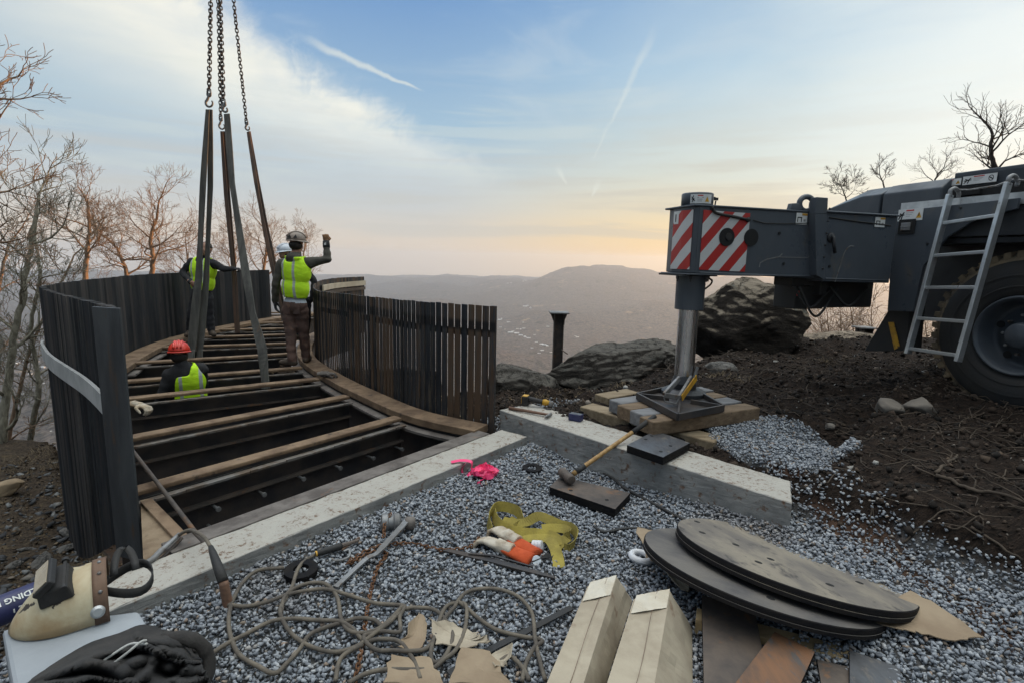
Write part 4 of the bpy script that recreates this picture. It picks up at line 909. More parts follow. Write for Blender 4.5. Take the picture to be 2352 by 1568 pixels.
    b=MB(); b.prism([(2.25,-.10,2.175),(2.25,-.10,2.085),(2.25,-8,2.085),(2.25,-8,2.175)],(.02,0,0)); b.prism([(2.244,-.11,2.112),(2.244,-.11,2.085),(2.244,-8,2.085),(2.244,-8,2.112)],(.006,0,0)); b.build('deck_edge','alu',th,**L)
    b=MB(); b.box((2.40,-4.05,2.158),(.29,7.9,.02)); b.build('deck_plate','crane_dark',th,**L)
    b=MB(); hull(b,[(x,y,z) for x,y,z in((2.6,1.05,2.22),(2.6,1.05,2.05),(4.4,1.05,2.05),(4.4,1.05,2.3),(2.78,.68,2.415),(4.4,.62,2.43),(2.6,.62,2.33),(2.6,.40,2.33),(2.78,.40,2.42),(4.4,.40,2.43),(2.6,.40,2.05),(4.4,.40,2.05))]); b.build('hood_front','crane',th,bevel=.012,**L)
    b=MB(); hull(b,[(x,y,z) for y in(.375,-.20) for x,z in((2.60,2.05),(2.60,2.33),(2.70,2.41),(2.80,2.43),(4.4,2.43),(4.4,2.05))]); b.build('hood','crane',th,bevel=.015,**L)
    b=MB(); hull(b,[(x,y,z) for y,k in((-.21,0),(-8,0)) for x,z in((2.80,2.05),(2.80,2.42),(2.72,2.43),(2.72,2.46),(4.4,2.50),(4.4,2.05))]); b.build('superstructure','crane',th,bevel=.008,**L)
    b=MB(); b.box((2.74,-.55,2.25),(.08,.55,.14)); b.box((2.70,-.32,2.27),(.06,.3,.05)); b.build('engine_bay','hole',th,**L)
    # stickers
    b=MB(); label_mb(b,cl(1841,503,'y',ey-.004),X,Z,.115,.095,'load'); b.build('warning_label',LABM,beam,**L)
    b=MB(); label_mb(b,cl(2021,511,'y',-.264),X,Z,.115,.085,'load'); b.build('warning_label',LABM,th,**L)
    Yn=Vector((0,-1,0))
    b=MB(); label_mb(b,cl(2091,494,'x',xs-.003),Yn,Z,.225,.105,'figure'); b.build('warning_label',LABM,plate,**L)
    b=MB(); label_mb(b,cl(2250,412,'x',2.715),Yn,Z,.27,.075,'figure_no'); b.build('warning_label',LABM,th,**L)
    b=MB(); label_mb(b,cl(2185,420,'x',2.715),Yn,Z,.17,.06,'figure'); b.build('warning_label',LABM,th,**L)
    # ladder
    T=[cl(2182,448,'x',2.17),cl(2316,420,'x',2.17)]; Bm=[cl(2085,812,'x',1.98),cl(2200,830,'x',1.98)]
    b=MB(); b.beam(T[0],Bm[0],.028,.062,(1,0,0)); lad=b.build('ladder','alu',th,bevel=.003,**L)
    lad['label']='aluminium access ladder hooked on the crane deck'
    b=MB(); b.beam(T[1],Bm[1],.028,.062,(1,0,0)); b.build('ladder_rail','alu',lad,bevel=.003,**L)
    for f in(.175,.375,.575,.77,.965):
        b=MB(); b.beam(T[0].lerp(Bm[0],f),T[1].lerp(Bm[1],f),.035,.028); b.build('rung','alu',lad,bevel=.004,**L)
    b=MB()
    for p in T:
        b.tube(catmull([p+Z*-.02,p+Z*.035,p+Vector((.05,0,.055)),p+Vector((.10,0,.02)),p+Vector((.10,0,-.02))],4),.016,8)
    q=[cl(x,y,'x',2.25) for x,y in((2185,436),(2225,437),(2290,427),(2325,413),(2400,418))]; b.tube(q,.008,6)
    b.build('ladder_hook','tool_grey',lad,smooth=True,**L)
    # wheel
    wc=Vector((2.35,-1.10,1.07)); Rr=.68; ax=(1,0,0)
    b=MB(); b.lathe([(.30,.06),(.325,.02),(.36,.0),(.46,-.012),(.545,.0),(.60,.03),(.645,.075),(.655,.13),(.655,.36),(.60,.44),(.33,.46),(.30,.42)],wc,ax,72,cap=False)
    b.lathe([(.470,-.018),(.480,-.020),(.488,-.016)],wc,ax,72,cap=False); b.lathe([(.385,-.010),(.392,-.012),(.398,-.008)],wc,ax,72,cap=False)
    wh=b.build('wheel','tyre',th,smooth=True,**L); wh['label']='big black tyre with muddy tread'
    b=MB(); b.lathe([(.595,.026),(.625,.045),(.652,.085),(.660,.13),(.660,.37),(.62,.44)],wc,ax,72,cap=False); N=44
    for i in range(N):
        a=2*math.pi*i/N
        for s,(x0,x1) in enumerate(((.045,.235),(.255,.445))):
            aa=a+(math.pi/N if s else 0)
            for k in range(3):
                x=x0+(x1-x0)*(k+.5)/3; ang=aa+(.10*(x-x0)/(x1-x0) if not s else .10*(x1-x)/(x1-x0)); r=.646+.012*(1 if x>.08 else .5); rd=Vector((0,math.cos(ang),math.sin(ang))); tg=Vector((0,-math.sin(ang),math.cos(ang)))
                b.box(wc+X*x+rd*(r-.004),(( x1-x0)/3+.012,.046,.05),Matrix((X,tg,rd)).transposed())
        ang=a; rd=Vector((0,math.cos(ang),math.sin(ang))); tg=Vector((0,-math.sin(ang),math.cos(ang)))
        b.box(wc+X*.050+rd*.620,(.016,.042,.060),Matrix((X,tg,rd)).transposed())
    b.build('tread','tread',wh,**L)['label']='mud caked tread blocks'
    b=MB(); b.lathe([(.318,.012),(.312,-.004),(.298,-.004),(.285,.03),(.272,.07),(.265,.16),(.225,.175),(.215,.15),(.13,.15),(.125,.12),(.105,.10),(.10,.02),(.085,.005),(.0,.0)],wc,ax,64,cap=False); rim=b.build('rim','crane',wh,smooth=True,**L)
    for i in range(10):
        a=2*math.pi*i/10; b=MB(); b.lathe([(.013,.15),(.013,.118),(.008,.112)],wc+Vector((0,math.cos(a)*.168,math.sin(a)*.168)),ax,6); b.build('wheel_nut','tool_grey',rim,**L)
        if i%2==0:
            a+=math.pi/10; b=MB(); b.lathe([(.030,.146),(.030,.149)],wc+Vector((0,math.cos(a)*.215,math.sin(a)*.215)),ax,12); b.build('hand_hole','hole',rim,**L)
crane()
# ------------------------------------------------------------------ timber cribbing under the jack
def timbers():
    c=[G(1402,915,.42),G(1504,969,.42),G(1741,937,.42),G(1610,885,.42)]
    names=[('greyed timber along the back edge of the jack platform','timber_grey'),('brown timber of the jack platform just behind the steel pad','timber'),('weathered timber of the jack platform under the middle of the steel pad','timber_grey'),('long brown front timber of the jack platform with its end grain facing right','timber')]
    for i in range(4):
        f0,f1=i/4,(i+1)/4
        def q(f,g): return (c[3].lerp(c[0],0)*(1-f)+c[2]*f) if g else (c[0]*(1-f)+c[1]*f)
        a=q((f0+f1)/2,0); e=q((f0+f1)/2,1); d=(e-a).normalized(); w=((c[1]-c[0]).length)/4-.006
        ex=.0 if i<3 else .03
        b=MB(); b.beam(a-d*(.02*(i%2))-Vector((0,0,.055)),e+d*ex-Vector((0,0,.055+.003*(i%2))),w,.11); o=b.build('timber',names[i][1],bevel=.010)
        tag(o,names[i][0],'timber','crib timbers under the crane jack')
    for px0,px1,z,lab in(((1332,932),(1640,1014),.30,'pale yellow timber lying lowest under the jack platform, beside the black plate'),((1396,913),(1470,900),.30,'short pale timber peeping out behind the left corner of the jack platform')):
        a,e=G(*px0,z),G(*px1,z); d=(e-a).normalized()
        n=Vector((-d.y,d.x,0)); 
        b=MB(); b.beam(a+n*.09-Vector((0,0,.075)),e+n*.09-Vector((0,0,.075)),.19,.148); tag(b.build('timber','timber_pale',bevel=.01),lab,'timber','crib timbers under the crane jack')
timbers()
# ------------------------------------------------------------------ rocks
def rock_mat(name,top,side,steep_dark=.0,sc=1.0,tilt=(.5,0,.3)):
    mt=bpy.data.materials.new(name); mt.use_nodes=True; t=NT(mt.node_tree); t.n.clear()
    co=t.new('ShaderNodeTexCoord').outputs['Object']; g=t.new('ShaderNodeNewGeometry')
    lay=t.map(co,rot=tilt,sc=(1.6*sc,1.6*sc,4.5*sc)); n1=t.noise(lay,2.2,9,.7,1.2); n2=t.noise(co,7*sc,8,.7,.3); n3=t.noise(co,28*sc,6,.7)
    _,_,nz_=t.sep(g.outputs['Normal'])
    c=t.mix(t.ss(n1,.35,.65),top,tuple(v*.6 for v in top)); c=t.mix(t.ss(n2,.55,.68),c,side); c=t.mix(t.ss(n3,.60,.72),c,tuple(v*1.2 for v in top))
    vo=t.new('ShaderNodeTexVoronoi',feature='DISTANCE_TO_EDGE'); vo.inputs['Scale'].default_value=2.3*sc; wv=t.new('ShaderNodeVectorMath',operation='ADD'); t.put(wv.inputs[0],t.map(co,rot=tilt,sc=(1,1,2.2))); t.put(wv.inputs[1],t.xyz(t.m('MULTIPLY',n2,.8),t.m('MULTIPLY',n1,.8),t.m('MULTIPLY',n2,.5))); t.put(vo.inputs['Vector'],wv.outputs[0]); crk=t.ss(vo.outputs['Distance'],.0,.035)
    c=t.mix(crk,tuple(v*.18 for v in top),c)
    if steep_dark:   # steeper faces darkened with a mottled blackish brown
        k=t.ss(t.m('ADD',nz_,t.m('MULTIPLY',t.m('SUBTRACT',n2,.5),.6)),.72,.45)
        c=t.mix(t.m('MULTIPLY',k,steep_dark),c,t.mix(n3,(.008,.007,.006),(.035,.027,.022)))
    b=t.new('ShaderNodeBsdfPrincipled'); t.put(b.inputs['Base Color'],c); b.inputs['Roughness'].default_value=.95; b.inputs['Specular IOR Level'].default_value=.25
    bn=t.new('ShaderNodeBump'); bn.inputs['Strength'].default_value=.9; bn.inputs['Distance'].default_value=.05; t.put(bn.inputs['Height'],t.m('ADD',t.m('ADD',t.m('MULTIPLY',n1,1.4),t.m('MULTIPLY',n3,.5)),t.m('MULTIPLY',crk,.8))); t.l.new(bn.outputs[0],b.inputs['Normal'])
    o=t.new('ShaderNodeOutputMaterial'); t.l.new(b.outputs[0],o.inputs[0]); return mt
def rock(name,c,size,rot,seed,mt,label,cat='boulder',rough=.16,strata=.05,sub=5,cuts=7,group=None):
    rnd=random.Random(seed); bm=bmesh.new(); bmesh.ops.create_icosphere(bm,subdivisions=sub,radius=1)
    planes=[(Vector((rnd.gauss(0,1),rnd.gauss(0,1),rnd.gauss(0,.8))).normalized(),rnd.uniform(.58,.86)) for _ in range(cuts)]
    M=Matrix.Rotation(rot[2],3,'Z')@Matrix.Rotation(rot[1],3,'Y')@Matrix.Rotation(rot[0],3,'X')
    b=MB(); vs=[]
    for v in bm.verts:
        p=v.co.copy()
        for n,d in planes:
            k=p.dot(n)-d
            if k>0: p-=n*k*.985
        q=p.normalized(); f=1+rough*.55*fbm(p,1.3,3,seed)+rough*.40*fbm(p,4,5,seed+3)
        s=p.z*4+2.2*fbm(p,1.1,5,seed); f+=strata*.8*(min(1,abs((s%1)-.5)*3)-.6)*(.4+abs(fbm(p,2,2,seed+9)))
        p=p*f; vs.append(M@Vector((p.x*size[0],p.y*size[1],p.z*size[2]))+Vector(c))
    b.add(vs,[[v.index for v in f.verts] for f in bm.faces]); bm.free()
    o=b.build(name,mt,smooth=True); tag(o,label,cat,group); return o
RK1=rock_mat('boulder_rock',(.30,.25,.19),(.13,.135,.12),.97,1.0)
RK2=rock_mat('slab_rock',(.145,.132,.115),(.075,.078,.07),.75,1.2,(.35,.2,.3))
RK3=rock_mat('pale_rock',(.21,.20,.185),(.12,.12,.115),.1,1.6)
RK4=rock_mat('tan_ledge',(.33,.265,.20),(.13,.11,.09),.2,1.0,(0,.1,0))
p=A(1738,752,7.5); rock('boulder',p+Vector((.03,.40,.0)),(1.06,.85,.70),(.12,.18,-.2),11,RK1,'huge dark boulder with darker steep faces right behind the crane jack','boulder',.13,.03,6,16)
p=A(1402,850,6.5); rock('boulder',p+Vector((.0,.3,-.12)),(1.12,.62,.42),(0,-.14,.15),23,RK2,'long grey layered slab of rock between the bridge and the crane jack','boulder',.13,.07,6,15)
p=A(1500,815,7.2); rock('boulder',p+Vector((0,.3,-.1)),(.60,.5,.26),(0,-.1,.3),29,RK2,'low mossy rock just left of the chrome crane jack, behind the slab','boulder',.15,.12,5,6)
p=A(1205,885,6.3); rock('boulder',p+Vector((0,.3,-.10)),(.50,.5,.36),(0,.1,.2),31,RK2,'pale rounded rock at the right end of the slatted railing','boulder',.12,.08,5,7)
p=A(1660,850,6.1); rock('stone',p+Vector((0,0,-.03)),(.24,.18,.14),(0,.2,.3),37,RK3,'small flat grey stone on the soil at the foot of the big boulder','stone',.12,.05,4,8)
p=A(1965,815,7.9); rock('boulder',p+Vector((0,.5,-.10)),(1.75,.8,.40),(0,.02,-.1),41,RK4,'low tan rock ledge along the crest under the crane support leg','boulder',.12,.08,6,5)
p=on(18,1132); rock('stone',p+Vector((0,0,.06)),(.20,.12,.09),(0,-.25,.3),43,'beige_rock','buff block of stone on the slope at the left edge of the photo','stone',.10,.03,4,8)
for i,(x,y,s,lab) in enumerate([(2040,945,.13,'rounded brown stone half buried in the dark soil left of the tyre'),(2110,950,.15,'angular brown stone in the dark soil right below the ladder'),(1905,985,.05,'small pale cobble lying on the soil right of the jack platform'),(2190,830,.09,'stone on the soil mound beside the foot of the ladder')]):
    p=on(x,y); rock('stone',p+Vector((0,0,s*.2)),(s,s*.8,s*.6),(.2,.3,i),50+i,'rock_s',lab,'stone',.12,.03,4,8)
SH=[(150,1262,.10),(95,1290,.12),(155,1225,.09),(60,1262,.07),(128,1175,.05),(160,1330,.06),(30,1300,.08),(90,1225,.05),(40,1215,.06)]
for i,(x,y,s) in enumerate(SH):
    p=on(x,y); rock('shale_stone',p+Vector((0,0,s*.12)),(s,s*.6,s*.28),(.25,-.3,R(40)+i),70+i,RK3,'flat blue grey shale stone among litter on the slope left of the bridge','stone',.1,.03,3,8,group='shale stones left of the bridge')
# ------------------------------------------------------------------ steel posts on the cliff edge
def post(px,pyt,pyb,Y,w,lab,fl=1.0):
    a=A(px,pyt,Y); t=thing('steel_post',lab,'post',A(px,pyb,Y)); zb=-3.5
    b=MB(); 
    for s in(-1,1): b.box((a.x+s*w*.45,a.y,(a.z+zb)/2),(.014,w,a.z-zb))
    b.box((a.x,a.y,(a.z+zb)/2),(w*.9,.012,a.z-zb-.01)); b.build('post_shaft','rust_plate',t)
    b=MB(); b.box((a.x,a.y,a.z),(.33*fl,.33*fl,.022)); b.build('cap_plate','tool_grey',t)
    b=MB()
    for s in(-1,1): b.prism([(a.x+s*w*.45,a.y-.006,a.z-.012),(a.x+s*.15*fl,a.y-.006,a.z-.012),(a.x+s*w*.45,a.y-.006,a.z-.19)],(0,.012,0))
    b.prism([(a.x-.08,a.y-w/2,a.z-.012),(a.x-.08,a.y-.15*fl,a.z-.012),(a.x-.08,a.y-w/2,a.z-.2)],(.012,0,0)); b.prism([(a.x+.08,a.y-w/2,a.z-.012),(a.x+.08,a.y-.15*fl,a.z-.012),(a.x+.08,a.y-w/2,a.z-.2)],(.012,0,0)); b.build('gusset','rust_plate',t)
    return a
a=post(1284,718,830,9.0,.17,'rusty steel column with flared cap standing alone at the cliff edge')
b=MB(); e=A(1303,812,8.6); b.tube([a+Vector((.05,-.1,-.62)),e],.010,6); tag(b.build('steel_rod','rust_plate'),'thin rod propped against the lone rusty steel column','steel bar')
post(1985,752,800,9.6,.2,'dark steel post with a light cap seen behind the crane support leg',.9)
# ------------------------------------------------------------------ bare trees
def branch(b,rnd,p,d,L,r,lev,maxlev,crook,up,out,spread):
    n=4 if lev<maxlev else 3; pts=[p.copy()]; rs=[r]; k=5 if lev<2 else 4
    for i in range(k):
        d=(d+Vector((rnd.gauss(0,crook),rnd.gauss(0,crook),rnd.gauss(0,crook*.8)+up))).normalized()
        p=p+d*(L/k); pts.append(p.copy()); rs.append(max(r*(1-.62*(i+1)/k),out))
        if lev<maxlev and i>=(1 if lev<3 else 2):
            for _ in range(1 if rnd.random()<.62 else 2):
                ax=d.orthogonal().normalized(); ax.rotate(Matrix.Rotation(rnd.uniform(0,2*math.pi),3,d)); nd=(d+ax*rnd.uniform(.55,1.15)*spread).normalized()
                branch(b,rnd,p,nd,L*rnd.uniform(.42,.70),rs[-1]*rnd.uniform(.5,.72),lev+1,maxlev,crook,up,out,spread)
    b.tube(pts,rs,n if lev else 6,cap=False)
    if lev<maxlev: branch(b,rnd,p,d,L*.55,rs[-1],lev+1,maxlev,crook,up,out,spread)
def tree(path,r0,limbs,seed,label,mt='bark',maxlev=4,L=1.6,out=.0042,crook=.20,up=.06,spread=1.0,name='bare_tree',cat='tree',group='bare winter trees',t0=.45,top=True):
    """path: trunk points (world); limbs: how many main limbs leave the upper trunk"""
    rnd=random.Random(seed); P=catmull(path,6); m=len(P); t=thing(name,label,cat,path[0],group=group)
    rs=[r0*(1-.6*i/(m-1)) for i in range(m)]
    b=MB(); b.tube([p+Vector((rnd.gauss(0,r0*.12),rnd.gauss(0,r0*.12),0)) for p in P],rs,8); b.build('trunk',mt,t,smooth=True)
    b=MB()
    for k in range(limbs):
        f=t0+(1-t0)*(k+rnd.random()*.7)/limbs; i=min(int(f*(m-1)),m-2); d=(P[i+1]-P[i]).normalized(); ang=k*2.4+rnd.uniform(-.4,.4)
        side=Vector((math.cos(ang),math.sin(ang)*.8,0)); nd=(d*rnd.uniform(.2,.7)+side+Vector((0,0,rnd.uniform(.0,.45)))).normalized()
        branch(b,rnd,P[i],nd,L*rnd.uniform(.75,1.15)*(1.1-.35*f),rs[i]*rnd.uniform(.45,.62),1,maxlev,crook,up,out,spread)
    if top: branch(b,rnd,P[-1],(P[-1]-P[-2]).normalized(),L*.9,rs[-1],1,maxlev,crook,up,out,spread)
    b.build('crown',mt,t,smooth=True); return t
def px(*q): return [A(x,y,Y) for x,y,Y in q]
tree(px((190,760,18),(194,650,18),(199,590,18),(204,545,18),(204,500,18)),.10,10,101,'bare oak with dark trunk rising behind the left railing, left of the forked one',L=1.25,t0=.5,maxlev=4)
tree(px((345,760,19),(348,640,19),(352,590,19),(346,548,19),(360,505,19)),.105,11,102,'bare oak with crooked orange lit trunk behind the middle of the railing',L=1.35,t0=.36)
tree(px((290,700,20),(292,640,20),(282,600,20),(268,570,20)),.10,7,103,'low crooked bare tree between the two oaks behind the railing',L=1.2,t0=.35,up=.02)
tree(px((600,720,24),(604,640,24),(610,590,24),(613,550,24)),.09,8,104,'small bare tree seen between the slings and the worker with raised fist',L=1.3,t0=.3)
tree(px((540,700,26),(536,640,26),(540,600,26),(535,560,26)),.09,7,105,'thin bare tree seen between the hanging slings above the far railing',L=1.2,t0=.3)
tree(px((430,720,23),(436,640,23),(430,590,23)),.08,7,106,'small bare tree rising just left of the far worker in yellow vest',L=1.1,t0=.3)
tree(px((690,680,28),(694,620,28),(700,560,28)),.07,6,107,'faint bare tree top behind the beige hard hat of the signalling worker',L=1.1,t0=.3)
tree(px((2,1230,7.2),(4,1030,7.2),(12,930,7.3),(28,800,7.4),(52,680,7.5),(72,560,7.6),(84,480,7.7)),.062,10,111,'bare tree with pale lichen covered trunk, nearest the left edge','bark_pale',L=.72,t0=.22,out=.0032,crook=.17,up=.10)
tree(px((66,1200,8.0),(70,1010,8.0),(88,905,8.0),(84,840,8.05),(72,740,8.1),(92,640,8.1),(80,540,8.2)),.045,10,112,'thin crooked bare tree between the lichen trunk and the left railing','bark_pale',L=.62,t0=.18,out=.003,crook=.2,up=.09)
tree(px((10,1200,7.9),(20,1015,7.9),(44,900,8.0),(70,800,8.1),(120,690,8.3),(165,600,8.5)),.035,8,113,'slender leaning bare sapling crossing behind the thin crooked tree at left','bark',L=.55,t0=.2,out=.003,crook=.2,up=.10)
tree(px((-140,1000,6),(-130,700,6),(-110,450,6.1),(-85,330,6.2)),.10,9,114,'bare tree whose branch tips reach in at the upper left edge','bark',L=.8,t0=.45,out=.0035,crook=.22,up=.03)
tree(px((-60,1020,13),(-30,800,13),(0,650,13),(20,560,13)),.06,8,115,'bushy bare tree low at the left edge behind the lichen trunk','bark',L=.95,t0=.3,out=.004,maxlev=3)
tree(px((2350,700,13),(2312,460,13),(2288,392,13),(2276,345,13),(2280,310,13)),.075,9,121,'big bare tree standing behind the crane deck at the right edge','bark_d',L=.85,t0=.35,maxlev=3,out=.0035,crook=.2,up=.05)
tree(px((2140,700,15),(2150,480,15),(2146,420,15),(2165,390,15)),.04,6,122,'bare tree top behind the crane hood, left of the big right tree','bark_d',L=.55,t0=.6,maxlev=3,out=.0024)
tree(px((2050,700,16),(2036,500,16),(2030,430,16),(2022,405,16)),.035,4,123,'little bare tree top peeping over the sloping crane hood','bark_d',L=.45,t0=.78,maxlev=3,out=.004)
tree(px((1960,700,16),(1950,560,16),(1945,470,16),(1937,440,16)),.035,4,124,'few bare twigs over the left end of the crane hood','bark_d',L=.55,t0=.8,out=.004)
for i,(x,y0,y1,Y) in enumerate([(1905,815,740,10.5),(1935,815,745,11.5),(1960,812,720,10.8),(1888,800,735,12),(2005,815,735,11.2),(2118,815,745,10.2),(2128,810,735,11.5)]):
    tree(px((x,y0+60,Y),(x+4,y0,Y),(x-4,y1,Y)),.022,7,130+i,'leafless bush on the crest seen under the crane, against hazy valley','bark',3,.75,.0030,.2,.03,1.1,'bare_bush','bush','leafless bushes under the crane',.25)
# ------------------------------------------------------------------ loose gravel, clods and litter (uncountable: one mesh each)
def hull_templates(n,npts,flat,seed):
    r=np.random.default_rng(seed); out=[]
    for _ in range(n):
        bm=bmesh.new(); P=r.normal(size=(npts,3)); P/=np.linalg.norm(P,axis=1)[:,None]; P*=r.uniform(.75,1.1,size=(npts,1)); P*=np.array([1,r.uniform(.6,.95),flat*r.uniform(.8,1.2)])
        vs=[bm.verts.new(p) for p in P]; bmesh.ops.convex_hull(bm,input=vs); bmesh.ops.delete(bm,geom=[v for v in bm.verts if not v.link_faces],context='VERTS'); bm.verts.index_update()
        out.append((np.array([v.co[:] for v in bm.verts]),np.array([[v.index for v in f.verts] for f in bm.faces]))); bm.free()
    return out
def scatter(name,pts,sizes,tmpl,mt,seed,tiltmax=.6,label=None,sink=.25):
    r=np.random.default_rng(seed); V=[];F=[];o=0; N=len(pts)
    a=r.uniform(0,2*np.pi,N); tx=r.normal(0,tiltmax,N); ty=r.normal(0,tiltmax,N); which=r.integers(0,len(tmpl),N)
    for i in range(N):
        v,f=tmpl[which[i]]; ca,sa=np.cos(a[i]),np.sin(a[i]); cx,sx=np.cos(tx[i]),np.sin(tx[i]); cy,sy=np.cos(ty[i]),np.sin(ty[i])
        M=np.array([[ca,-sa,0],[sa,ca,0],[0,0,1]])@np.array([[1,0,0],[0,cx,-sx],[0,sx,cx]])@np.array([[cy,0,sy],[0,1,0],[-sy,0,cy]])
        w=(v*sizes[i])@M.T; w=w+np.array(pts[i]); w[:,2]+=sizes[i]*sink; V.append(w); F.append(f+o); o+=len(v)
    V=np.concatenate(V); F=np.concatenate(F)
    me=bpy.data.meshes.new(name); me.vertices.add(len(V)); me.vertices.foreach_set('co',V.astype(np.float32).ravel())
    me.loops.add(F.size); me.loops.foreach_set('vertex_index',F.astype(np.int32).ravel()); me.polygons.add(len(F)); me.polygons.foreach_set('loop_start',np.arange(0,F.size,3,dtype=np.int32)); me.polygons.foreach_set('loop_total',np.full(len(F),3,np.int32))
    me.update(calc_edges=True); me.validate(); me.materials.append(mt); ob=bpy.data.objects.new(name,me); COL.objects.link(ob); kind(ob,'stuff')
    if label: ob['label']=label
    return ob
def island_mat(name,stops,rough=.85,bump=.3,bscale=60):
    mt=bpy.data.materials.new(name); mt.use_nodes=True; t=NT(mt.node_tree); t.n.clear()
    g=t.new('ShaderNodeNewGeometry').outputs['Random Per Island']; co=t.new('ShaderNodeTexCoord').outputs['Object']
    c=t.ramp(g,stops); n=t.noise(co,bscale,4,.65); big=t.noise(co,1.1,3,.5)
    c=t.mix(t.lin(n,.35,.65,.0,.16),c,(.02,.02,.02)); c=t.mix(t.m('MULTIPLY',t.ss(big,.55,.70),.35),c,(.16,.12,.09))
    b=t.new('ShaderNodeBsdfPrincipled'); t.put(b.inputs['Base Color'],c); b.inputs['Roughness'].default_value=rough; b.inputs['Specular IOR Level'].default_value=.35
    o=t.new('ShaderNodeOutputMaterial'); t.l.new(b.outputs[0],o.inputs[0]); return mt
GRAV=island_mat('gravel_stone',[(0,(.15,.162,.185)),(.3,(.235,.255,.285)),(.6,(.31,.33,.36)),(.85,(.385,.405,.43)),(.94,(.45,.455,.46)),(.97,(.27,.215,.165)),(1,(.33,.25,.20))])
CLOD=island_mat('soil_clod',[(0,(.008,.0065,.0055)),(.5,(.026,.0185,.014)),(.8,(.050,.034,.024)),(.94,(.06,.042,.03)),(.98,(.14,.10,.07)),(1,(.42,.41,.38))],.95)
LEAF=island_mat('leaf_litter',[(0,(.03,.022,.016)),(.4,(.085,.058,.037)),(.8,(.15,.105,.065)),(1,(.24,.18,.115))],.95)
SHALE=island_mat('shale_chip',[(0,(.035,.036,.038)),(.4,(.08,.083,.088)),(.75,(.14,.145,.15)),(.93,(.22,.225,.22)),(1,(.20,.15,.10))])
def visible_px(p):
    v=Vector(p)-EYE; w=v.dot(_fw)
    return W0/2+FPX*v.dot(_rt)/w, H0/2-FPX*v.dot(_up)/w
def fill():
    r=np.random.default_rng(5); gp=[];gs=[];cp=[];cs=[];lp=[];ls=[]
    T=hull_templates(28,11,.62,1)
    N=190000; X=r.uniform(-2.2,3.6,N); Y=r.uniform(1.25,5.2,N)
    # denser near the camera, where the stones show largest
    for x,y,u,k in zip(X,Y,r.uniform(0,1,N),r.uniform(0,1,N)):
        if abs(x)>1.12*y+.25: continue
        z,g,d,rd,l=zones(x,y)
        if g<.03 and not (rd>.15 and k>.55): continue
        if rd>.15: g=max(g,.22)
        if len(gp)<92000 and u<min(1,g*2.2):
            s=.0068+.0092*k**1.8
            gp.append((x,y,z+ (.010*r.random() if k<.75 else .016))); gs.append(s)
    scatter('gravel',gp,gs,T,GRAV,2,.5,'crushed blue grey gravel')
    N=52000; X=r.uniform(-.6,6.8,N); Y=r.uniform(2.0,8.6,N)
    for x,y,u,k in zip(X,Y,r.uniform(0,1,N),r.uniform(0,1,N)):
        z,g,d,rd,l=zones(x,y)
        w=max(d,rd*.9)
        if w<.15 or u>w: continue
        cp.append((x,y,z)); cs.append(.005+.034*k**7+ .006*r.random())
    T2=hull_templates(20,10,.7,3); scatter('soil_clods',cp,cs,T2,CLOD,4,.8,'dark crumbly soil clods and pebbles',.1)
    N=26000; X=r.uniform(-6.6,2.6,N); Y=r.uniform(1.6,7.5,N)
    for x,y,u,k in zip(X,Y,r.uniform(0,1,N),r.uniform(0,1,N)):
        z,g,d,rd,l=zones(x,y)
        if l<.2 or u>l: continue
        lp.append((x,y,z)); ls.append(.012+.022*k*k)
    T3=hull_templates(14,7,.16,9); scatter('leaf_litter',lp,ls,T3,LEAF,6,.7,'brown leaf litter and bark scraps',.3)
    N=9000; X=r.uniform(-6.4,-1.9,N); Y=r.uniform(2.2,6.5,N); sp=[];ss_=[]
    for x,y,u,k in zip(X,Y,r.uniform(0,1,N),r.uniform(0,1,N)):
        z,g,d,rd,l=zones(x,y)
        if l<.5 or u>.28+.72*math.exp(-((y-3.4)/1.1)**2): continue
        sp.append((x,y,z)); ss_.append(.014+.055*k**4)
    scatter('shale_chips',sp,ss_,hull_templates(14,9,.3,21),SHALE,8,.35,'loose grey shale chips on the slope',.2)
fill()
def grass():
    r=random.Random(3); b=MB()
    tufts=[(on(x,y),s) for x,y,s in ((95,1040,.16),(60,1060,.14),(120,1070,.15),(30,1085,.12),(150,1055,.12),(1640,868,.10),(1690,872,.10),(1225,1040,.06),(1345,905,.10),(1300,915,.09),(1160,1058,.05),(1110,1075,.05),(1240,925,.10),(1420,890,.10),(1660,845,.09),(1890,830,.08))]
    for p,s in tufts:
        for _ in range(70):
            o=p+Vector((r.gauss(0,s*.8),r.gauss(0,s*.5),0)); o.z=gz(o.x,o.y); a=r.uniform(0,6.28); l=s*r.uniform(.4,1.0); d=Vector((math.cos(a)*l*.6,math.sin(a)*l*.6,l*.7)); w=Vector((-math.sin(a),math.cos(a),0))*.0022
            b.add([o-w,o+w,o+d*.6+w*.7,o+d*.6-w*.7,o+d*1.0-Vector((0,0,l*.18))],[(0,1,2,3),(3,2,4)])
    kind(b.build('dry_grass',mat('dry_grass_blade',(.21,.16,.095),(.14,.105,.065),.95,0,3,bump=0)),'stuff','tufts of dry tan grass')
grass()
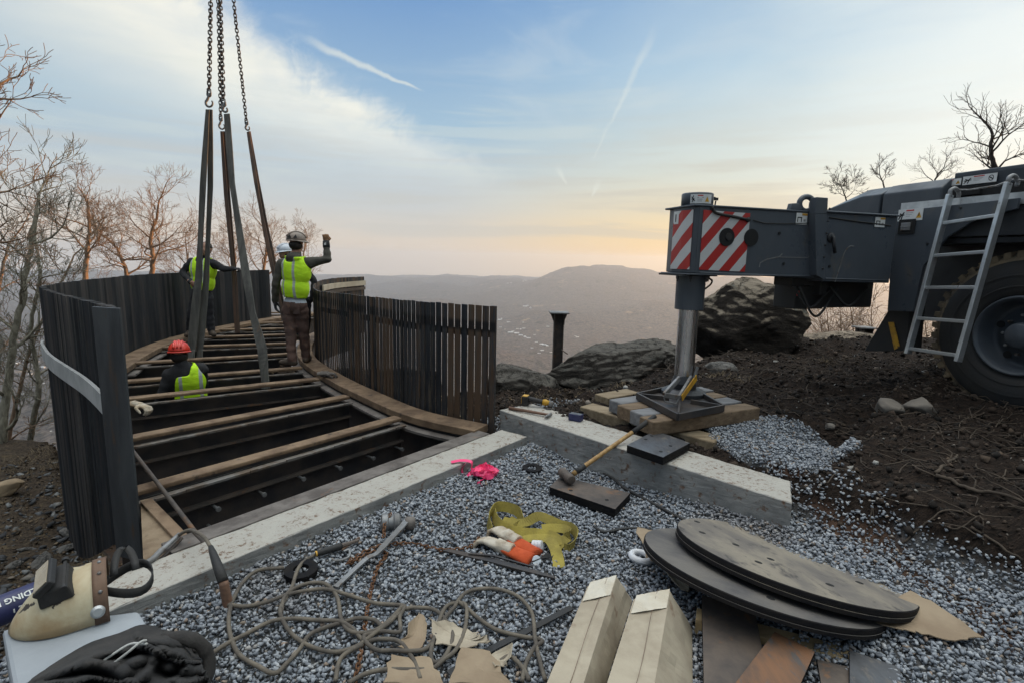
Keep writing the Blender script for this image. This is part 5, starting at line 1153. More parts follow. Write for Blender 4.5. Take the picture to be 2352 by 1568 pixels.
def roots():
    L=[(((2150,1098),(2190,1112),(2235,1133),(2290,1150),(2352,1160)),.020,'thickest pale root curving out of the soil at the right edge'),
       (((2075,1058),(2110,1080),(2150,1098),(2180,1108)),.010,'root fork just left of the thickest pale root'),
       (((2180,1104),(2205,1100),(2240,1101),(2262,1100)),.007,'straight broken twig lying across the middle of the dark soil'),
       (((2150,1088),(2165,1072),(2190,1060),(2198,1050)),.016,'short pale forked root stub above the thickest root'),
       (((2080,1190),(2120,1178),(2165,1172),(2210,1178)),.009,'wavy thin root in the soil below the thickest root'),
       (((2200,1010),(2206,975),(2235,955),(2262,935)),.006,'thin root loop in the soil left of the tyre'),
       (((2280,990),(2300,960),(2312,940)),.008,'short root sticking out under the tyre'),
       (((2060,960),(2075,985),(2090,1000)),.005,'hair thin twig hanging among the stones in the soil'),
       (((2150,1255),(2190,1268),(2240,1258),(2262,1240)),.007,'thin root near the lower gravel edge'),
       (((2230,1215),(2290,1240),(2352,1262)),.012,'long root at the right edge below the thickest one'),
       (((1880,1085),(1905,1078),(1925,1072)),.016,'broken pale root piece beside the gravel pocket'),
       (((2000,1180),(1998,1205),(2003,1222)),.006,'short upright twig at the red soil edge')]
    for pts,rr,lab in L:
        P=[on(*q) for q in pts]; rr*=.62; P=[p+Vector((0,0,rr*.6+.010)) for p in P]; P=catmull(P,5); m=len(P); r=random.Random(len(lab))
        b=MB(); b.tube([p+Vector((r.gauss(0,rr*.3),r.gauss(0,rr*.3),r.gauss(0,rr*.3))) for p in P],[rr*(1.0-.35*i/m)*r.uniform(.85,1.15) for i in range(m)],7)
        if rr>.009:
            k=P[m//2]; b.tube([k,k+Vector((.05,.05,.04)),k+Vector((.07,.12,.05))],[rr*.5,rr*.3,rr*.15],5)
        tag(b.build('root','root',smooth=True),lab,'root',None)
    r=random.Random(8); b=MB()
    for _ in range(900):
        x,y=r.uniform(1.7,5.6),r.uniform(2.4,7.0); z,g,d,rd,l=zones(x,y)
        if d<.6: continue
        a=r.uniform(0,6.28); p=Vector((x,y,z+.01)); P=[p]
        for _ in range(4): a+=r.gauss(0,.5); p=p+Vector((math.cos(a),math.sin(a),r.gauss(.05,.25)))*r.uniform(.03,.09); P.append(p)
        b.tube(P,[.0045,.004,.003,.002,.0015],4,cap=False)
    kind(b.build('fine_roots','root',smooth=True),'stuff','tangle of fine roots in the dark soil')
roots()
# ------------------------------------------------------------------ people
def remeshed(b,voxel,smooth=6,ndisp=0.0):
    """fuse overlapping volumes into one continuous surface -> verts, faces"""
    me=bpy.data.meshes.new('tmp'); me.from_pydata([tuple(v) for v in b.v],[],b.f)
    bm=bmesh.new(); bm.from_mesh(me); bmesh.ops.recalc_face_normals(bm,faces=bm.faces[:]); bm.to_mesh(me); bm.free()
    o=bpy.data.objects.new('tmp',me); COL.objects.link(o)
    md=o.modifiers.new('r','REMESH'); md.mode='VOXEL'; md.voxel_size=voxel
    if smooth: s=o.modifiers.new('s','SMOOTH'); s.iterations=smooth; s.factor=.5
    dg=bpy.context.evaluated_depsgraph_get(); m2=bpy.data.meshes.new_from_object(o.evaluated_get(dg))
    V=[v.co.copy() for v in m2.vertices]; N=[v.normal.copy() for v in m2.vertices]; F=[tuple(f.vertices) for f in m2.polygons]
    bpy.data.objects.remove(o); bpy.data.meshes.remove(me); bpy.data.meshes.remove(m2)
    return V,N,F
def seg_d(p,a,b):
    ab=b-a; t=max(0,min(1,(p-a).dot(ab)/max(ab.length_squared,1e-9))); return (p-(a+ab*t)).length
def limb(b,pts,rs,n=12):
    P=[];Q=[]
    for i in range(len(pts)-1):
        for k in range(5): P.append(pts[i].lerp(pts[i+1],k/5)); Q.append(rs[i]+(rs[i+1]-rs[i])*k/5)
    P.append(pts[-1]); Q.append(rs[-1]); b.tube(P,Q,n)
    for p,r in zip(pts,rs): b.ellipsoid(p,(r*1.0,r*1.0,r*1.0),10,8)
def hand(parent,w,d,pn,curl,mt,side=1,s=1.0,name='glove',thumb_in=.5):
    """five fingered hand: wrist w, direction d, palm normal pn, curl 0..1"""
    d=d.normalized(); pn=(pn-d*pn.dot(d)).normalized(); lat=d.cross(pn)*side; b=MB()
    B=Matrix((lat,d,pn)).transposed()
    b.ellipsoid(w+d*.048*s,(.043*s,.056*s,.020*s),14,10,B); b.tube([w-d*.05*s,w-d*.01*s,w+d*.03*s],[.034*s,.030*s,.032*s],12)
    for i,(x,L) in enumerate(((-.031,.072),(-.010,.082),(.011,.077),(.031,.060))):
        p=w+d*.088*s+lat*x*s; a=0; P=[p-d*.02*s,p]
        for k,f in enumerate((.46,.31,.23)):
            a+=curl*R((78,95,60)[k])*(1+.06*i); v=d*math.cos(a)+pn*math.sin(a); p=p+v*L*f*s; P.append(p.copy())
        b.tube(P,[.0115*s,.0112*s,.0105*s,.0095*s,.0078*s],8); b.ellipsoid(P[-1],(.0078*s,)*3,8,6)
    p=w+d*.025*s-lat*.036*s; v=(d*.6-lat*.7+pn*.35).normalized(); P=[p,p+v*.035*s]; v=(d*.8-lat*.1+pn*.5).normalized().lerp((lat*.7+pn*.5+d*.3).normalized(),curl*thumb_in); P.append(P[-1]+v*.030*s); P.append(P[-1]+v*.026*s)
    b.tube(P,[.016*s,.0135*s,.012*s,.009*s],8); b.ellipsoid(P[-1],(.009*s,)*3,8,6)
    V,N,F=remeshed(b,.0042*s,3); q=MB(); q.add(V,F); return q.build(name,mt,parent,smooth=True)
def vest_mat(name,c,u,offs):
    mt=bpy.data.materials.new(name); mt.use_nodes=True; t=NT(mt.node_tree); t.n.clear()
    co=t.new('ShaderNodeTexCoord').outputs['Object']; x,y,z=t.sep(co)
    lat=t.m('SUBTRACT',t.m('ADD',t.m('MULTIPLY',x,u.x),t.m('MULTIPLY',y,u.y)),c)
    k=None
    for o in offs:
        s=t.m('LESS_THAN',t.m('ABSOLUTE',t.m('SUBTRACT',lat,o)),.0165); k=s if k is None else t.m('MAXIMUM',k,s)
    n=t.noise(co,9,5,.6)
    c1=t.mix(n,(.50,.88,.012),(.62,.95,.02)); c2=t.mix(k,c1,(.42,.46,.42))
    b=t.new('ShaderNodeBsdfPrincipled'); t.put(b.inputs['Base Color'],c2); b.inputs['Roughness'].default_value=.75
    bn=t.new('ShaderNodeBump'); bn.inputs['Strength'].default_value=.5; bn.inputs['Distance'].default_value=.02; t.put(bn.inputs['Height'],t.noise(t.map(co,sc=(1,1,2.2)),8,4,.5,.8)); t.l.new(bn.outputs[0],b.inputs['Normal'])
    o=t.new('ShaderNodeOutputMaterial'); t.l.new(b.outputs[0],o.inputs[0]); return mt
def hard_hat(th,c,r,fwd,mt,tilt=0.0):
    f=Vector(fwd).normalized(); u=Vector((0,0,1))-f*f.z; u.normalize(); u=(u-f*tilt).normalized(); f=(f-u*f.dot(u)).normalized(); l=u.cross(f); B=Matrix((f,l,u)).transposed()
    b=MB(); b.ellipsoid(c,(r*1.16,r*.98,r*1.02),28,14,B,0.0)
    for s in(-.32,0,.32): b.tube([c+B@Vector((math.cos(a)*r*1.155,s*r,math.sin(a)*r*1.0*math.sqrt(1-s*s)+.002)) for a in [R(18+i*12) for i in range(13)]],.011,6)
    vs=[]; n=28
    for k in range(n):
        a=2*math.pi*k/n; e=1.16+ (.30*max(0,math.cos(a))**1.5)+.05
        vs+=[c+B@Vector((math.cos(a)*r*1.10,math.sin(a)*r*.95,.004)),c+B@Vector((math.cos(a)*r*e,math.sin(a)*r*(e-.15),-.012-.012*max(0,math.cos(a)))),c+B@Vector((math.cos(a)*r*e,math.sin(a)*r*(e-.15),-.017-.012*max(0,math.cos(a)))),c+B@Vector((math.cos(a)*r*1.10,math.sin(a)*r*.95,-.004))]
    b.add(vs,[(k*4+j,k*4+(j+1)%4,((k+1)%n)*4+(j+1)%4,((k+1)%n)*4+j) for k in range(n) for j in range(4)])
    return b.build('hard_hat',mt,th,smooth=True),B
def person(label,J,Rr,cloth,fwd,vest=None,hat=None,pose_hands=(),vest_test=None,group='site workers in yellow vests',stripes=(-.085,.085),hat_off=.0,boots=True):
    """J: joints (world), Rr: radii scale, cloth: material per region"""
    f=Vector(fwd).normalized(); lat=Vector((f.y,-f.x,0)).normalized()      # person's right hand side
    base=(J['la']+J['ra'])*.5; base.z=min(J['la'].z,J['ra'].z)-.09
    th=thing('person',label,'person',base,group=group); s=Rr
    tz=(J['neck']-J['hip']).normalized(); ff=(f-tz*f.dot(tz)).normalized(); B=Matrix((tz.cross(-ff),ff,tz)).transposed(); 
    b=MB(); ch=J['hip'].lerp(J['neck'],.70); ab=J['hip'].lerp(J['neck'],.36)
    b.ellipsoid(ch,(.190*s,.125*s,.215*s),18,12,B); b.ellipsoid(ab,(.168*s,.118*s,.19*s),18,12,B); b.ellipsoid(J['hip']+tz*.0,(.172*s,.122*s,.145*s),18,12,B)
    limb(b,[J['ls'],ch.lerp(J['neck'],.35),J['rs']],[.075*s,.085*s,.075*s]); limb(b,[ch,J['neck'],J['head']],[.09*s,.062*s,.06*s])
    if cloth.get('hood'): b.ellipsoid(J['neck']-f*.055+Vector((0,0,-.015)),(.105*s,.075*s,.065*s),14,10,B)
    hd=Matrix((f.cross(Vector((0,0,1))),f,Vector((0,0,1)))).transposed()
    b.ellipsoid(J['head'],(.074*s,.095*s,.112*s),18,14,hd); b.ellipsoid(J['head']+f*.055*s-Vector((0,0,.055*s)),(.050*s,.048*s,.055*s),12,10,hd)
    b.ellipsoid(J['head']+f*.100*s-Vector((0,0,.018*s)),(.012*s,.020*s,.024*s),8,6,hd)
    for q in(-1,1): b.ellipsoid(J['head']+lat*q*.076*s-Vector((0,0,.012*s)),(.012*s,.020*s,.030*s),8,6,hd)
    for a in 'lr':
        limb(b,[J[a+'s'],J[a+'e'],J[a+'w']],[.068*s,.054*s,.040*s]); limb(b,[J[a+'h'],J[a+'k'],J[a+'a']],[.094*s,.072*s,.056*s])
        toe=J[a+'t']; ank=J[a+'a']; d=(toe-ank); d.z=0; d.normalize(); sole=ank.z-.075*s
        h0=Vector((ank.x,ank.y,sole+.035))-d*.035
        limb(b,[ank,h0,h0+d*.12*s,h0+d*.20*s-Vector((0,0,.006))],[.052*s,.045*s,.046*s,.036*s])
    V,N,F=remeshed(b,.0135,5)
    bones=[('head',J['head'],J['neck'].lerp(J['head'],.5),.08),('torso',J['hip'],ch,.15),('torso',ch,J['neck'],.09),('torso',J['ls'].lerp(ch,.45),J['rs'].lerp(ch,.45),.08)]
    for a in 'lr': bones+=[('arm',J[a+'s'],J[a+'e'],.055),('arm',J[a+'e'],J[a+'w'],.045),('leg',J[a+'h'],J[a+'k'],.085),('leg',J[a+'k'],J[a+'a'],.06),('boot',J[a+'a']-Vector((0,0,.03)),J[a+'t']-Vector((0,0,.03)),.06)]
    reg=[min(bones,key=lambda q:seg_d(p,q[1],q[2])-q[3])[0] for p in V]
    hz=J['hip'].z+.055*s
    V2=[]
    for p,n,g in zip(V,N,reg):
        k=.008 if g=='leg' else .007 if g=='arm' else .003 if g=='torso' else 0
        w=fbm((p.x*2,p.y*2,p.z*1.0),7,3,4)+.6*math.sin(p.z*55+4*fbm(p,3,2))*(.7 if g in('leg','arm') else 0); V2.append(p+n*k*w)
    q=MB(); q.add(V2,F); mats=[cloth['top'],cloth['leg'],'boot','skin','shirt' if cloth.get('hem') else cloth['top']]
    for i,fc in enumerate(F):
        g=reg[fc[0]]; z=sum(V[k].z for k in fc)/len(fc); 
        m={'torso':0,'arm':0,'leg':1,'boot':2,'head':3}[g]
        tp=(sum((V[k] for k in fc),Vector())/len(fc)-J['hip']).dot(tz)
        if g in('torso','leg') and tp<.05*s: m=1
        elif g in('torso','leg'): m=4 if tp<.125*s else 0
        if g=='boot' and z>J['la'].z+.10 and z>J['ra'].z+.10: m=1
        q.mi[i]=m
    body=q.build('body',mats,th,smooth=True)
    # vest: the torso surface again, pushed out over the jacket, with a bottom edge and free shoulders
    if vest:
        c0=J['hip']; keep=[]
        for fc in F:
            p=sum((V[k] for k in fc),Vector())/len(fc); tp=(p-c0).dot(tz); L=(J['neck']-c0).length
            sidew=abs((p-c0.lerp(J['neck'],.5)).dot(lat))
            if all(reg[k]=='torso' for k in fc) and .115*s<tp<L*.985 and sidew<.205*s and (tp<L*.86 or sidew>.055*s) and (vest_test is None or vest_test(p)): keep.append(fc)
        vv=MB(); used={}
        for fc in keep:
            ids=[]
            for k in fc:
                if k not in used: 
                    tp=(V[k]-c0).dot(tz); used[k]=len(vv.v); vv.v.append(V[k]+N[k]*(.016+.010*(1-tp/L)+.005*fbm(V[k],9,3,7)))
                ids.append(used[k])
            vv.f.append(tuple(ids)); vv.mi.append(0)
        # even out the cut edges
        from collections import Counter
        ec=Counter(tuple(sorted((f_[i],f_[(i+1)%len(f_)]))) for f_ in vv.f for i in range(len(f_))); nb={}
        for (i,j),k in ec.items():
            if k==1: nb.setdefault(i,[]).append(j); nb.setdefault(j,[]).append(i)
        for _ in range(14):
            nv={i:(vv.v[i]*.4+sum((vv.v[j] for j in js),Vector())*(.6/len(js))) for i,js in nb.items()}
            for i,p in nv.items(): vv.v[i]=p
        cc=(c0-base).dot(lat)
        vv.build('safety_vest',vest_mat('hi_vis_'+label.split()[1],cc,lat,stripes),th,smooth=True,solid=.006)
    b=MB(); b.ellipsoid(J['head']-f*.018+Vector((0,0,-.028 if hat else .02)),(.084*s,.088*s,.075*s if hat else .10*s),16,10,hd); hr=b.build('hair',cloth.get('hair','hair'),th,smooth=True)
    if hat:
        ho,HB=hard_hat(th,J['head']+Vector((0,0,.035*s)),.108*s,hat[1],hat[0],hat[2] if len(hat)>2 else 0)
    if cloth.get('hem'):      # back pockets and belt line of the trousers
        for q in(-1,1):
            c=J['hip']+lat*(q*.072+.03)*s-f*.118*s+tz*-.06; k=min(V,key=lambda p:(p-c).length); n_=-f; b=MB(); b.box(k+n_*.002,(.095,.010,.105),Matrix((lat,n_,tz)).transposed()); b.build('back_pocket',cloth['leg'],body,bevel=.004)
    for a,d,pn,curl,mt,side in pose_hands: hand(th,J[a+'w'],d,pn,curl,mt,side)
    return th,locals()
def workers():
    # signaller with raised fist
    Y=6.98; P=lambda x,y,dy=0:A(x,y,Y+dy)
    J=dict(head=P(681,558),neck=P(681,588),hip=P(678,702),ls=P(648,607),rs=P(712,604),le=P(633,652,-.02),re=P(752,596,.02),lw=P(632,692,.02),rw=P(749,556,.06),
        lh=P(663,712),rh=P(693,712),lk=P(667,762,-.05),rk=P(697,762,.02),la=P(671,825,-.15),ra=P(703,818,.05),lt=P(648,829,-.12),rt=P(712,814,.25))
    f=Vector((.25,1,0))
    th,_=person('worker seen from behind raising a gloved fist, beige hard hat, yellow vest, brown trousers',J,1.0,dict(top='hoodie',leg='trouser',hood=1,hem=1),f,True,('tan_hat',(.9,.45,-.05)),
        [('r',Vector((-.04,.05,1)),Vector((-.6,.8,0)),.95,'glove_br',1),('l',Vector((0,.02,-1)),Vector((1,.2,0)),.25,'glove_bk',1)],stripes=(-.082,.082))
    b=MB(); d=(J['rw']-J['re']).normalized(); b.tube([J['rw']-d*.075,J['rw']-d*.035,J['rw']+d*.012],[.046,.047,.042],14); cuff=b.build('glove_cuff','glove_bk',th,smooth=True)
    b=MB(); p=J['rw']-d*.03+Vector((.0,-.0475,0)); b.box(p,(.026,.003,.026)); b.box(p+Vector((.008,-.001,.016)),(.012,.003,.012)); b.build('cuff_emblem','white_p',cuff)
    hat=[o for o in th.children if o.name.startswith('hard_hat')][0]
    for dx in(-.048,.030):
        c=J['head']+Vector((dx,-.112,.072)); b=MB(); b.prism([c+Vector((-.026,0,-.014)),c+Vector((.026,.004,-.014)),c+Vector((.004,.018,.030))],(0,-.003,0)); b.build('mountain_emblem','jacket',hat)
    # far worker steadying the sling
    Y=9.05; J=dict(head=P(474,572),neck=P(468,592),hip=P(464,680),ls=P(441,603),rs=P(491,606),le=P(419,626,-.05),re=P(514,618,-.05),lw=P(438,648,-.22),rw=P(535,618,.02),
        lh=P(450,688),rh=P(476,688),lk=P(440,726,-.06),rk=P(481,726),la=P(436,760,-.02),ra=P(486,760),lt=P(424,768,-.25),rt=P(496,768,-.2))
    person('worker behind the doubled sling, in dark clothes, reaching out to hold the brown sling',J,1.04,dict(top='blackcl',leg='trouser_d'),Vector((.15,-1,0)),True,None,
        [('r',Vector((1,.05,.05)),Vector((0,.3,-1)),.7,'glove_bk',-1),('l',Vector((.8,-.3,-.4)),Vector((.3,.8,0)),.6,'skin',1)],stripes=(-.095,.095))
    # worker bending in the floor frame
    Y=5.74; J=dict(head=P(412,812,.0),neck=P(418,838,-.02),hip=P(440,950,.12),ls=P(390,860,-.04),rs=P(462,848,.12),le=P(372,908,-.10),re=P(468,905,.36),lw=P(354,955,.0),rw=P(440,945,.45),
        lh=P(428,965,.12),rh=P(456,965,.12),lk=P(428,1050,.0),rk=P(462,1050,.05),la=P(432,1130,.25),ra=P(466,1130,.25),lt=P(430,1140,.5),rt=P(470,1140,.5))
    def vt(p):
        x,y=visible_px(p); return x>404+max(0,(868-y)*.85)
    person('worker in a red hard hat standing down between the bridge floor beams',J,1.0,dict(top='blackcl',leg='trouser_d'),Vector((-.45,.9,0)),True,('red_hat',(-.4,.9,-.35),.25),[],vest_test=vt,stripes=(-.06,.13))
    # fourth worker almost hidden behind the signaller
    Y=8.85; J=dict(head=P(655,580),neck=P(664,600),hip=P(690,690),ls=P(650,614),rs=P(700,616),le=P(664,650,-.1),re=P(722,648),lw=P(690,670,-.2),rw=P(716,690),
        lh=P(680,697),rh=P(702,697),lk=P(682,735),rk=P(704,735),la=P(684,768),ra=P(702,768),lt=P(676,774,-.1),rt=P(700,774,-.1))
    person('worker in a white hard hat, almost hidden behind the one raising a fist',J,1.0,dict(top='blackcl',leg='trouser_d'),Vector((-.6,-.8,0)),True,('white_hat',(-.7,-.7,-.1)),[])
workers()
# ------------------------------------------------------------------ tools and materials lying about
UP=Vector((0,0,1))
def gp(x,y,dz=.012): p=on(x,y); p.z+=dz+.012; return p
def c5(x,y,dz=.014): return gp(470.4+x*.3667,1058.4+y*.3667,dz)
def discs():
    sl=(-.2,-.2); n=Vector((.2,.2,1)).normalized()
    for nm,c,r,th,mt,lab,holes in (('a',Vector((1.20,2.35,.13)),.53,.042,'disc_dark','lower round black steel plate with bolt holes, mostly covered by the upper one',((1571,1232),(1630,1288),(1770,1373),(1960,1415))),
                             ('b',Vector((1.39,2.43,.152)),.53,.046,'disc_top','upper round steel plate with bolt holes, its face dusty tan',((1601,1197),(1613,1222),(1690,1250),(1742,1290),(1906,1342),(1974,1337),(1936,1276),(1770,1283)))):
        t=thing('round_steel_plate',lab,'steel plate',c,group='round steel plates')
        b=MB(); b.lathe([(r-.004,0),(r,-.004),(r,-th*.5),(r-.003,-th*.5-.001),(r-.003,-th*.5-.005),(r,-th*.5-.006),(r,-th)],c,n,120,cap=True)
        o=b.build('plate',[mt,'edge_black'],t)
        for f in o.data.polygons:
            if abs(f.normal.dot(n))<.8: f.material_index=1
        for h in holes:
            p=hit(*h,c,n); b=MB(); b.lathe([(.017,-.001),(.017,.0012)],p,n,16); b.build('bolt_hole','hole',t)
discs()
def rect_plate(pts,z,th,mt,name,label,cat,holes=(),mats=None,hr=.013,group=None,bev=.002):
    P=[G(x,y,z) for x,y in pts]; c=sum(P,Vector())/len(P)
    t=thing(name,label,cat,c-UP*th,group=group); b=MB(); b.prism([p-UP*th for p in P],UP*th); o=b.build('plate',mats or mt,t,bevel=bev)
    if mats:
        for f in o.data.polygons:
            if abs(f.normal.z)<.5: f.material_index=1
    for h in holes:
        p=G(*h,z); b=MB(); b.lathe([(hr,.0005),(hr,.0015)],p,UP,14); b.build('bolt_hole','hole',t)
    return t
rect_plate([(1262,1117),(1287,1092),(1448,1131),(1413,1168)],.075,.055,None,'rusty_steel_plate','rusty rectangular steel plate with four holes, lying on the gravel under the sledgehammer','steel plate',[(1337,1085+16),(1424,1120),(1311,1116+9),(1394,1147)],['rust_plate','edge_black'])
rect_plate([(1440,1021),(1505,987),(1585,1016),(1523,1049)],.325,.055,None,'black_steel_plate','black rectangular steel plate with four holes on top of the concrete block','steel plate',[(1483,1008),(1540,1023),(1518,1036),(1497,1000)],['grey_plate','edge_black'])
# flat steel and lumber at the bottom of the photo
a,e=G(1598,1424,.035),G(2110,1560,.035); b=MB(); b.beam(a,e,.085,.07); tag(b.build('lumber_batten','lumber',bevel=.003),'pale new lumber batten lying crosswise beneath the rusty flat bars at bottom','lumber')
rect_plate([(1612,1364),(1735,1403),(1753,1500),(1690,1660),(1618,1660)],.098,.026,None,'flat_steel_bar','brown grey flat steel bar running from under the round plates to the bottom edge','flat steel',(),['rust_plate','edge_black'])
rect_plate([(1779,1449),(1872,1495),(1790,1680),(1625,1650)],.125,.024,None,'flat_steel_bar','orange rusted flat steel bar lying aslant on top of its neighbour','flat steel',(),['orange_plate','edge_black'])
rect_plate([(1876,1512),(1950,1530),(1955,1680),(1905,1680)],.085,.014,None,'flat_steel_bar','short dark brown flat steel bar between the orange and the grey one','flat steel',(),['rust_plate','edge_black'])
rect_plate([(1951,1491),(2068,1531),(2078,1660),(1951,1680)],.105,.022,None,'flat_steel_bar','blue grey flat steel bar, rightmost of the bars at the bottom edge','flat steel',(),['grey_plate','edge_black'])
rect_plate([(1800,1545),(1880,1545),(1900,1680),(1790,1680)],.045,.012,None,'flat_steel_bar','nearly black flat steel bar low in the gap beside the orange one','flat steel',(),['steel_black','edge_black'])
# long cartons
def carton(top,h,low,label,sag):
    """top face corners (back left, back right, front right, front left) and the two lower right corners, as pixels"""
    P=[G(x,y,h) for x,y in top]; Q=[G(x,y,.03) for x,y in low]; c=sum(P,Vector())/4; t=thing('long_carton',label,'cardboard box',(c.x,c.y,0),group='long cardboard cartons')
    f=lambda u,v:(P[0].lerp(P[1],u)).lerp(P[3].lerp(P[2],u),v)
    nv=26; ring=[]
    for j in range(nv+1):
        v=j/nv; row=[]; lowr=Q[0].lerp(Q[1],v); lowl=f(0,v)-UP*(h-.01)
        for k in range(5): row.append(f(k/4,v)+UP*(-.007*math.sin(k/4*math.pi)*abs(math.sin(v*7+sag))+.003*fbm((k,v*6,sag),1,2)))
        for k in range(1,5): row.append(f(1,v).lerp(lowr,k/4)+Vector((.006,-.004,0))*fbm((k,v*6,sag+4),1.2,3)*(1 if k<4 else 0))
        row+=[lowr.lerp(lowl,.5),lowl]
        for k in range(1,4): row.append(lowl.lerp(f(0,v),k/4))
        if j==0: row=[p+(f(.5,0)-p)*.10+UP*-.010 for p in row]
        ring.append(row)
    m=len(ring[0]); b=MB(); b.add([p for r_ in ring for p in r_],[(j*m+k,j*m+(k+1)%m,(j+1)*m+(k+1)%m,(j+1)*m+k) for j in range(nv) for k in range(m)]+[tuple(range(m)),tuple(range(nv*m+m-1,nv*m-1,-1))])
    b.build('carton','card_pale',t)
    b=MB(); b.grid(lambda u,v:f(.05+.93*u,.006+.17*v+.012*u)+UP*(.004+.002*fbm((u*3,v*3,sag),2,2)),14,8); b.build('tape_strip','tape',t,smooth=True)
    b=MB(); q=[f(.62+.02*math.sin(v*9+sag),v)+UP*.003 for v in [i/14 for i in range(15)]]; b.ribbon(q,.0016,P[1]-P[0],.0012); b.build('flap_seam','hood_brown',t)
carton([(1353,1337),(1419,1316),(1300,1700),(1200,1700)],.17,[(1455,1370),(1350,1700)],'left of two long pale cardboard cartons at the bottom edge, narrower than its neighbour',1.3)
carton([(1458,1367),(1541,1348),(1481,1700),(1352,1700)],.20,[(1590,1436),(1592,1700)],'right of two long pale cardboard cartons at the bottom edge, shiny tape on its end',2.9)
def card(pts,label,z=.026,curl=.02,mt='card',seed=0):
    P=[gp(x,y,z) for x,y in pts]; c=sum(P,Vector())/len(P); b=MB(); vs=[];n=len(P); rings=5
    r=random.Random(seed); edge=[]
    for i,p in enumerate(P):
        q=P[(i+1)%n]
        for k in range(5): 
            e=p.lerp(q,k/5); j=.006 if k else 0; edge.append(e+Vector((r.gauss(0,j),r.gauss(0,j),0)))
    m=len(edge)
    for g in range(1,rings+1):
        for e in edge:
            p=c.lerp(e,g/rings); p.z=max(p.z,gz(p.x,p.y)+.02)+curl*(g/rings)**2*(.5+fbm(p,5,2,seed)); vs.append(p)
    vs.append(c+UP*.004); fs=[((g*m)+i,(g*m)+(i+1)%m,(g+1)*m+(i+1)%m,(g+1)*m+i) for g in range(rings-1) for i in range(m)]+[(len(vs)-1,i,(i+1)%m) for i in range(m)]
    b.add(vs,fs); tag(b.build('cardboard_sheet',mt,solid=.004),label,'cardboard')
card([(1463,1226),(1510,1236),(1545,1290),(1618,1345),(1628,1374),(1585,1348),(1535,1312),(1482,1300)],'torn cardboard sheet under the left edge of the round steel plates',seed=1)
card([(1524,1318),(1562,1332),(1594,1362),(1578,1375),(1552,1360),(1532,1338)],'small pinkish cardboard scrap between the cartons and the round plates',seed=2,mt='card_pale')
card([(1975,1445),(2088,1376),(2135,1402),(2256,1489),(2190,1494),(2100,1472),(2030,1462)],'big flat cardboard piece sticking out right of the round steel plates',seed=3,curl=.012)
card([(962,1433),(981,1455),(970,1506),(914,1512),(938,1470)],'narrow torn cardboard flap standing up among the welding cables',seed=4,curl=.06)
card([(985,1454),(1040,1456),(1080,1466),(1096,1492),(1128,1506),(1080,1512),(1000,1500)],'torn tan cardboard strip with a ragged corner among the welding cables',seed=5,curl=.05,mt='card_pale')
card([(899,1525),(990,1530),(1020,1600),(880,1600)],'brown cardboard piece under the cables at the bottom edge',seed=6)
card([(1060,1510),(1125,1520),(1180,1600),(1030,1600)],'darker cardboard piece beneath the black strap at the bottom edge',seed=7)
card([(1123,1528),(1176,1512),(1165,1555),(1135,1562)],'small pale cardboard tab beside the black strap',seed=8,curl=.05,mt='card_pale')
# welding cables
def cable(pts,label,r=.0088,mt='rope',z0=.018,name='welding_cable'):
    P=[]
    for i,(x,y) in enumerate(pts):
        P.append(c5(x,y,z0+r*.5+.010*(1+math.sin(i*1.9+len(pts)))*.5))
    P=catmull(P,7); b=MB(); b.tube(P,r,9); tag(b.build(name,mt,smooth=True),label,'cable','welding cables')
cable([(150,945),(260,955),(400,935),(520,885),(640,852),(760,852),(900,890),(1060,930),(1230,950),(1250,975),(1222,1020),(1225,1085),(1215,1130),(1120,1118),(1050,1122),(1000,1150),(1010,1190),(1080,1230),(1180,1240),(1300,1250),(1390,1220),(1440,1150),(1470,1050),(1510,960),(1570,930),(1630,950),(1640,1020),(1620,1130),(1570,1240),(1500,1300),(1420,1350),(1280,1360),(1120,1370),(1000,1390),(900,1440)],'long coiled welding cable starting at the foot of the wooden electrode handle')
cable([(690,628),(620,670),(580,740),(550,830),(510,900),(475,980),(490,1050),(540,1120),(620,1190),(720,1240),(830,1245),(950,1210),(1060,1140),(1160,1060),(1240,975),(1340,970),(1450,990),(1535,1080),(1550,1170),(1500,1290),(1440,1310),(1415,1260),(1440,1160),(1500,1040),(1560,960),(1595,915),(1640,870),(1720,840),(1840,850),(1960,900),(2040,980),(2060,1070),(2065,1160),(2090,1280),(2130,1420)],'long coiled welding cable running from the ground clamp through the steel ring')
cable([(1110,1080),(1060,1045),(960,1040),(850,1060),(740,1095),(655,1150),(600,1225),(520,1310),(440,1390),(330,1340),(220,1260),(165,1150),(155,1020),(185,900),(245,800),(340,735),(500,712)],'welding cable making the big leftmost loop on the gravel')
cable([(20,1290),(120,1210),(260,1130),(420,1060),(560,1040),(700,1040),(840,1055),(920,1100),(1000,1170),(1100,1165),(1210,1185),(1270,1240),(1320,1320),(1350,1430)],'welding cable coming out from under the dark jacket and crossing the coils')
cable([(480,1000),(500,910),(560,845),(660,805),(760,820),(830,900),(855,1030),(900,1110),(980,1135),(1080,1100),(1170,1030),(1240,960)],'short welding cable loop in the middle of the coils')
cable([(1590,930),(1650,970),(1720,1040),(1820,1110),(1960,1140),(2110,1172),(2060,1230),(2010,1320),(1985,1430)],'welding cable with a sharp kink, nearest the pale cartons')
cable([(820,1430),(840,1320),(880,1270),(990,1200)],'short piece of welding cable at the bottom edge left of the torn cardboard')
cable([(1850,1300),(1900,1280),(1950,1310),(2000,1360),(2030,1430)],'short bent welding cable beside the small cardboard tab')
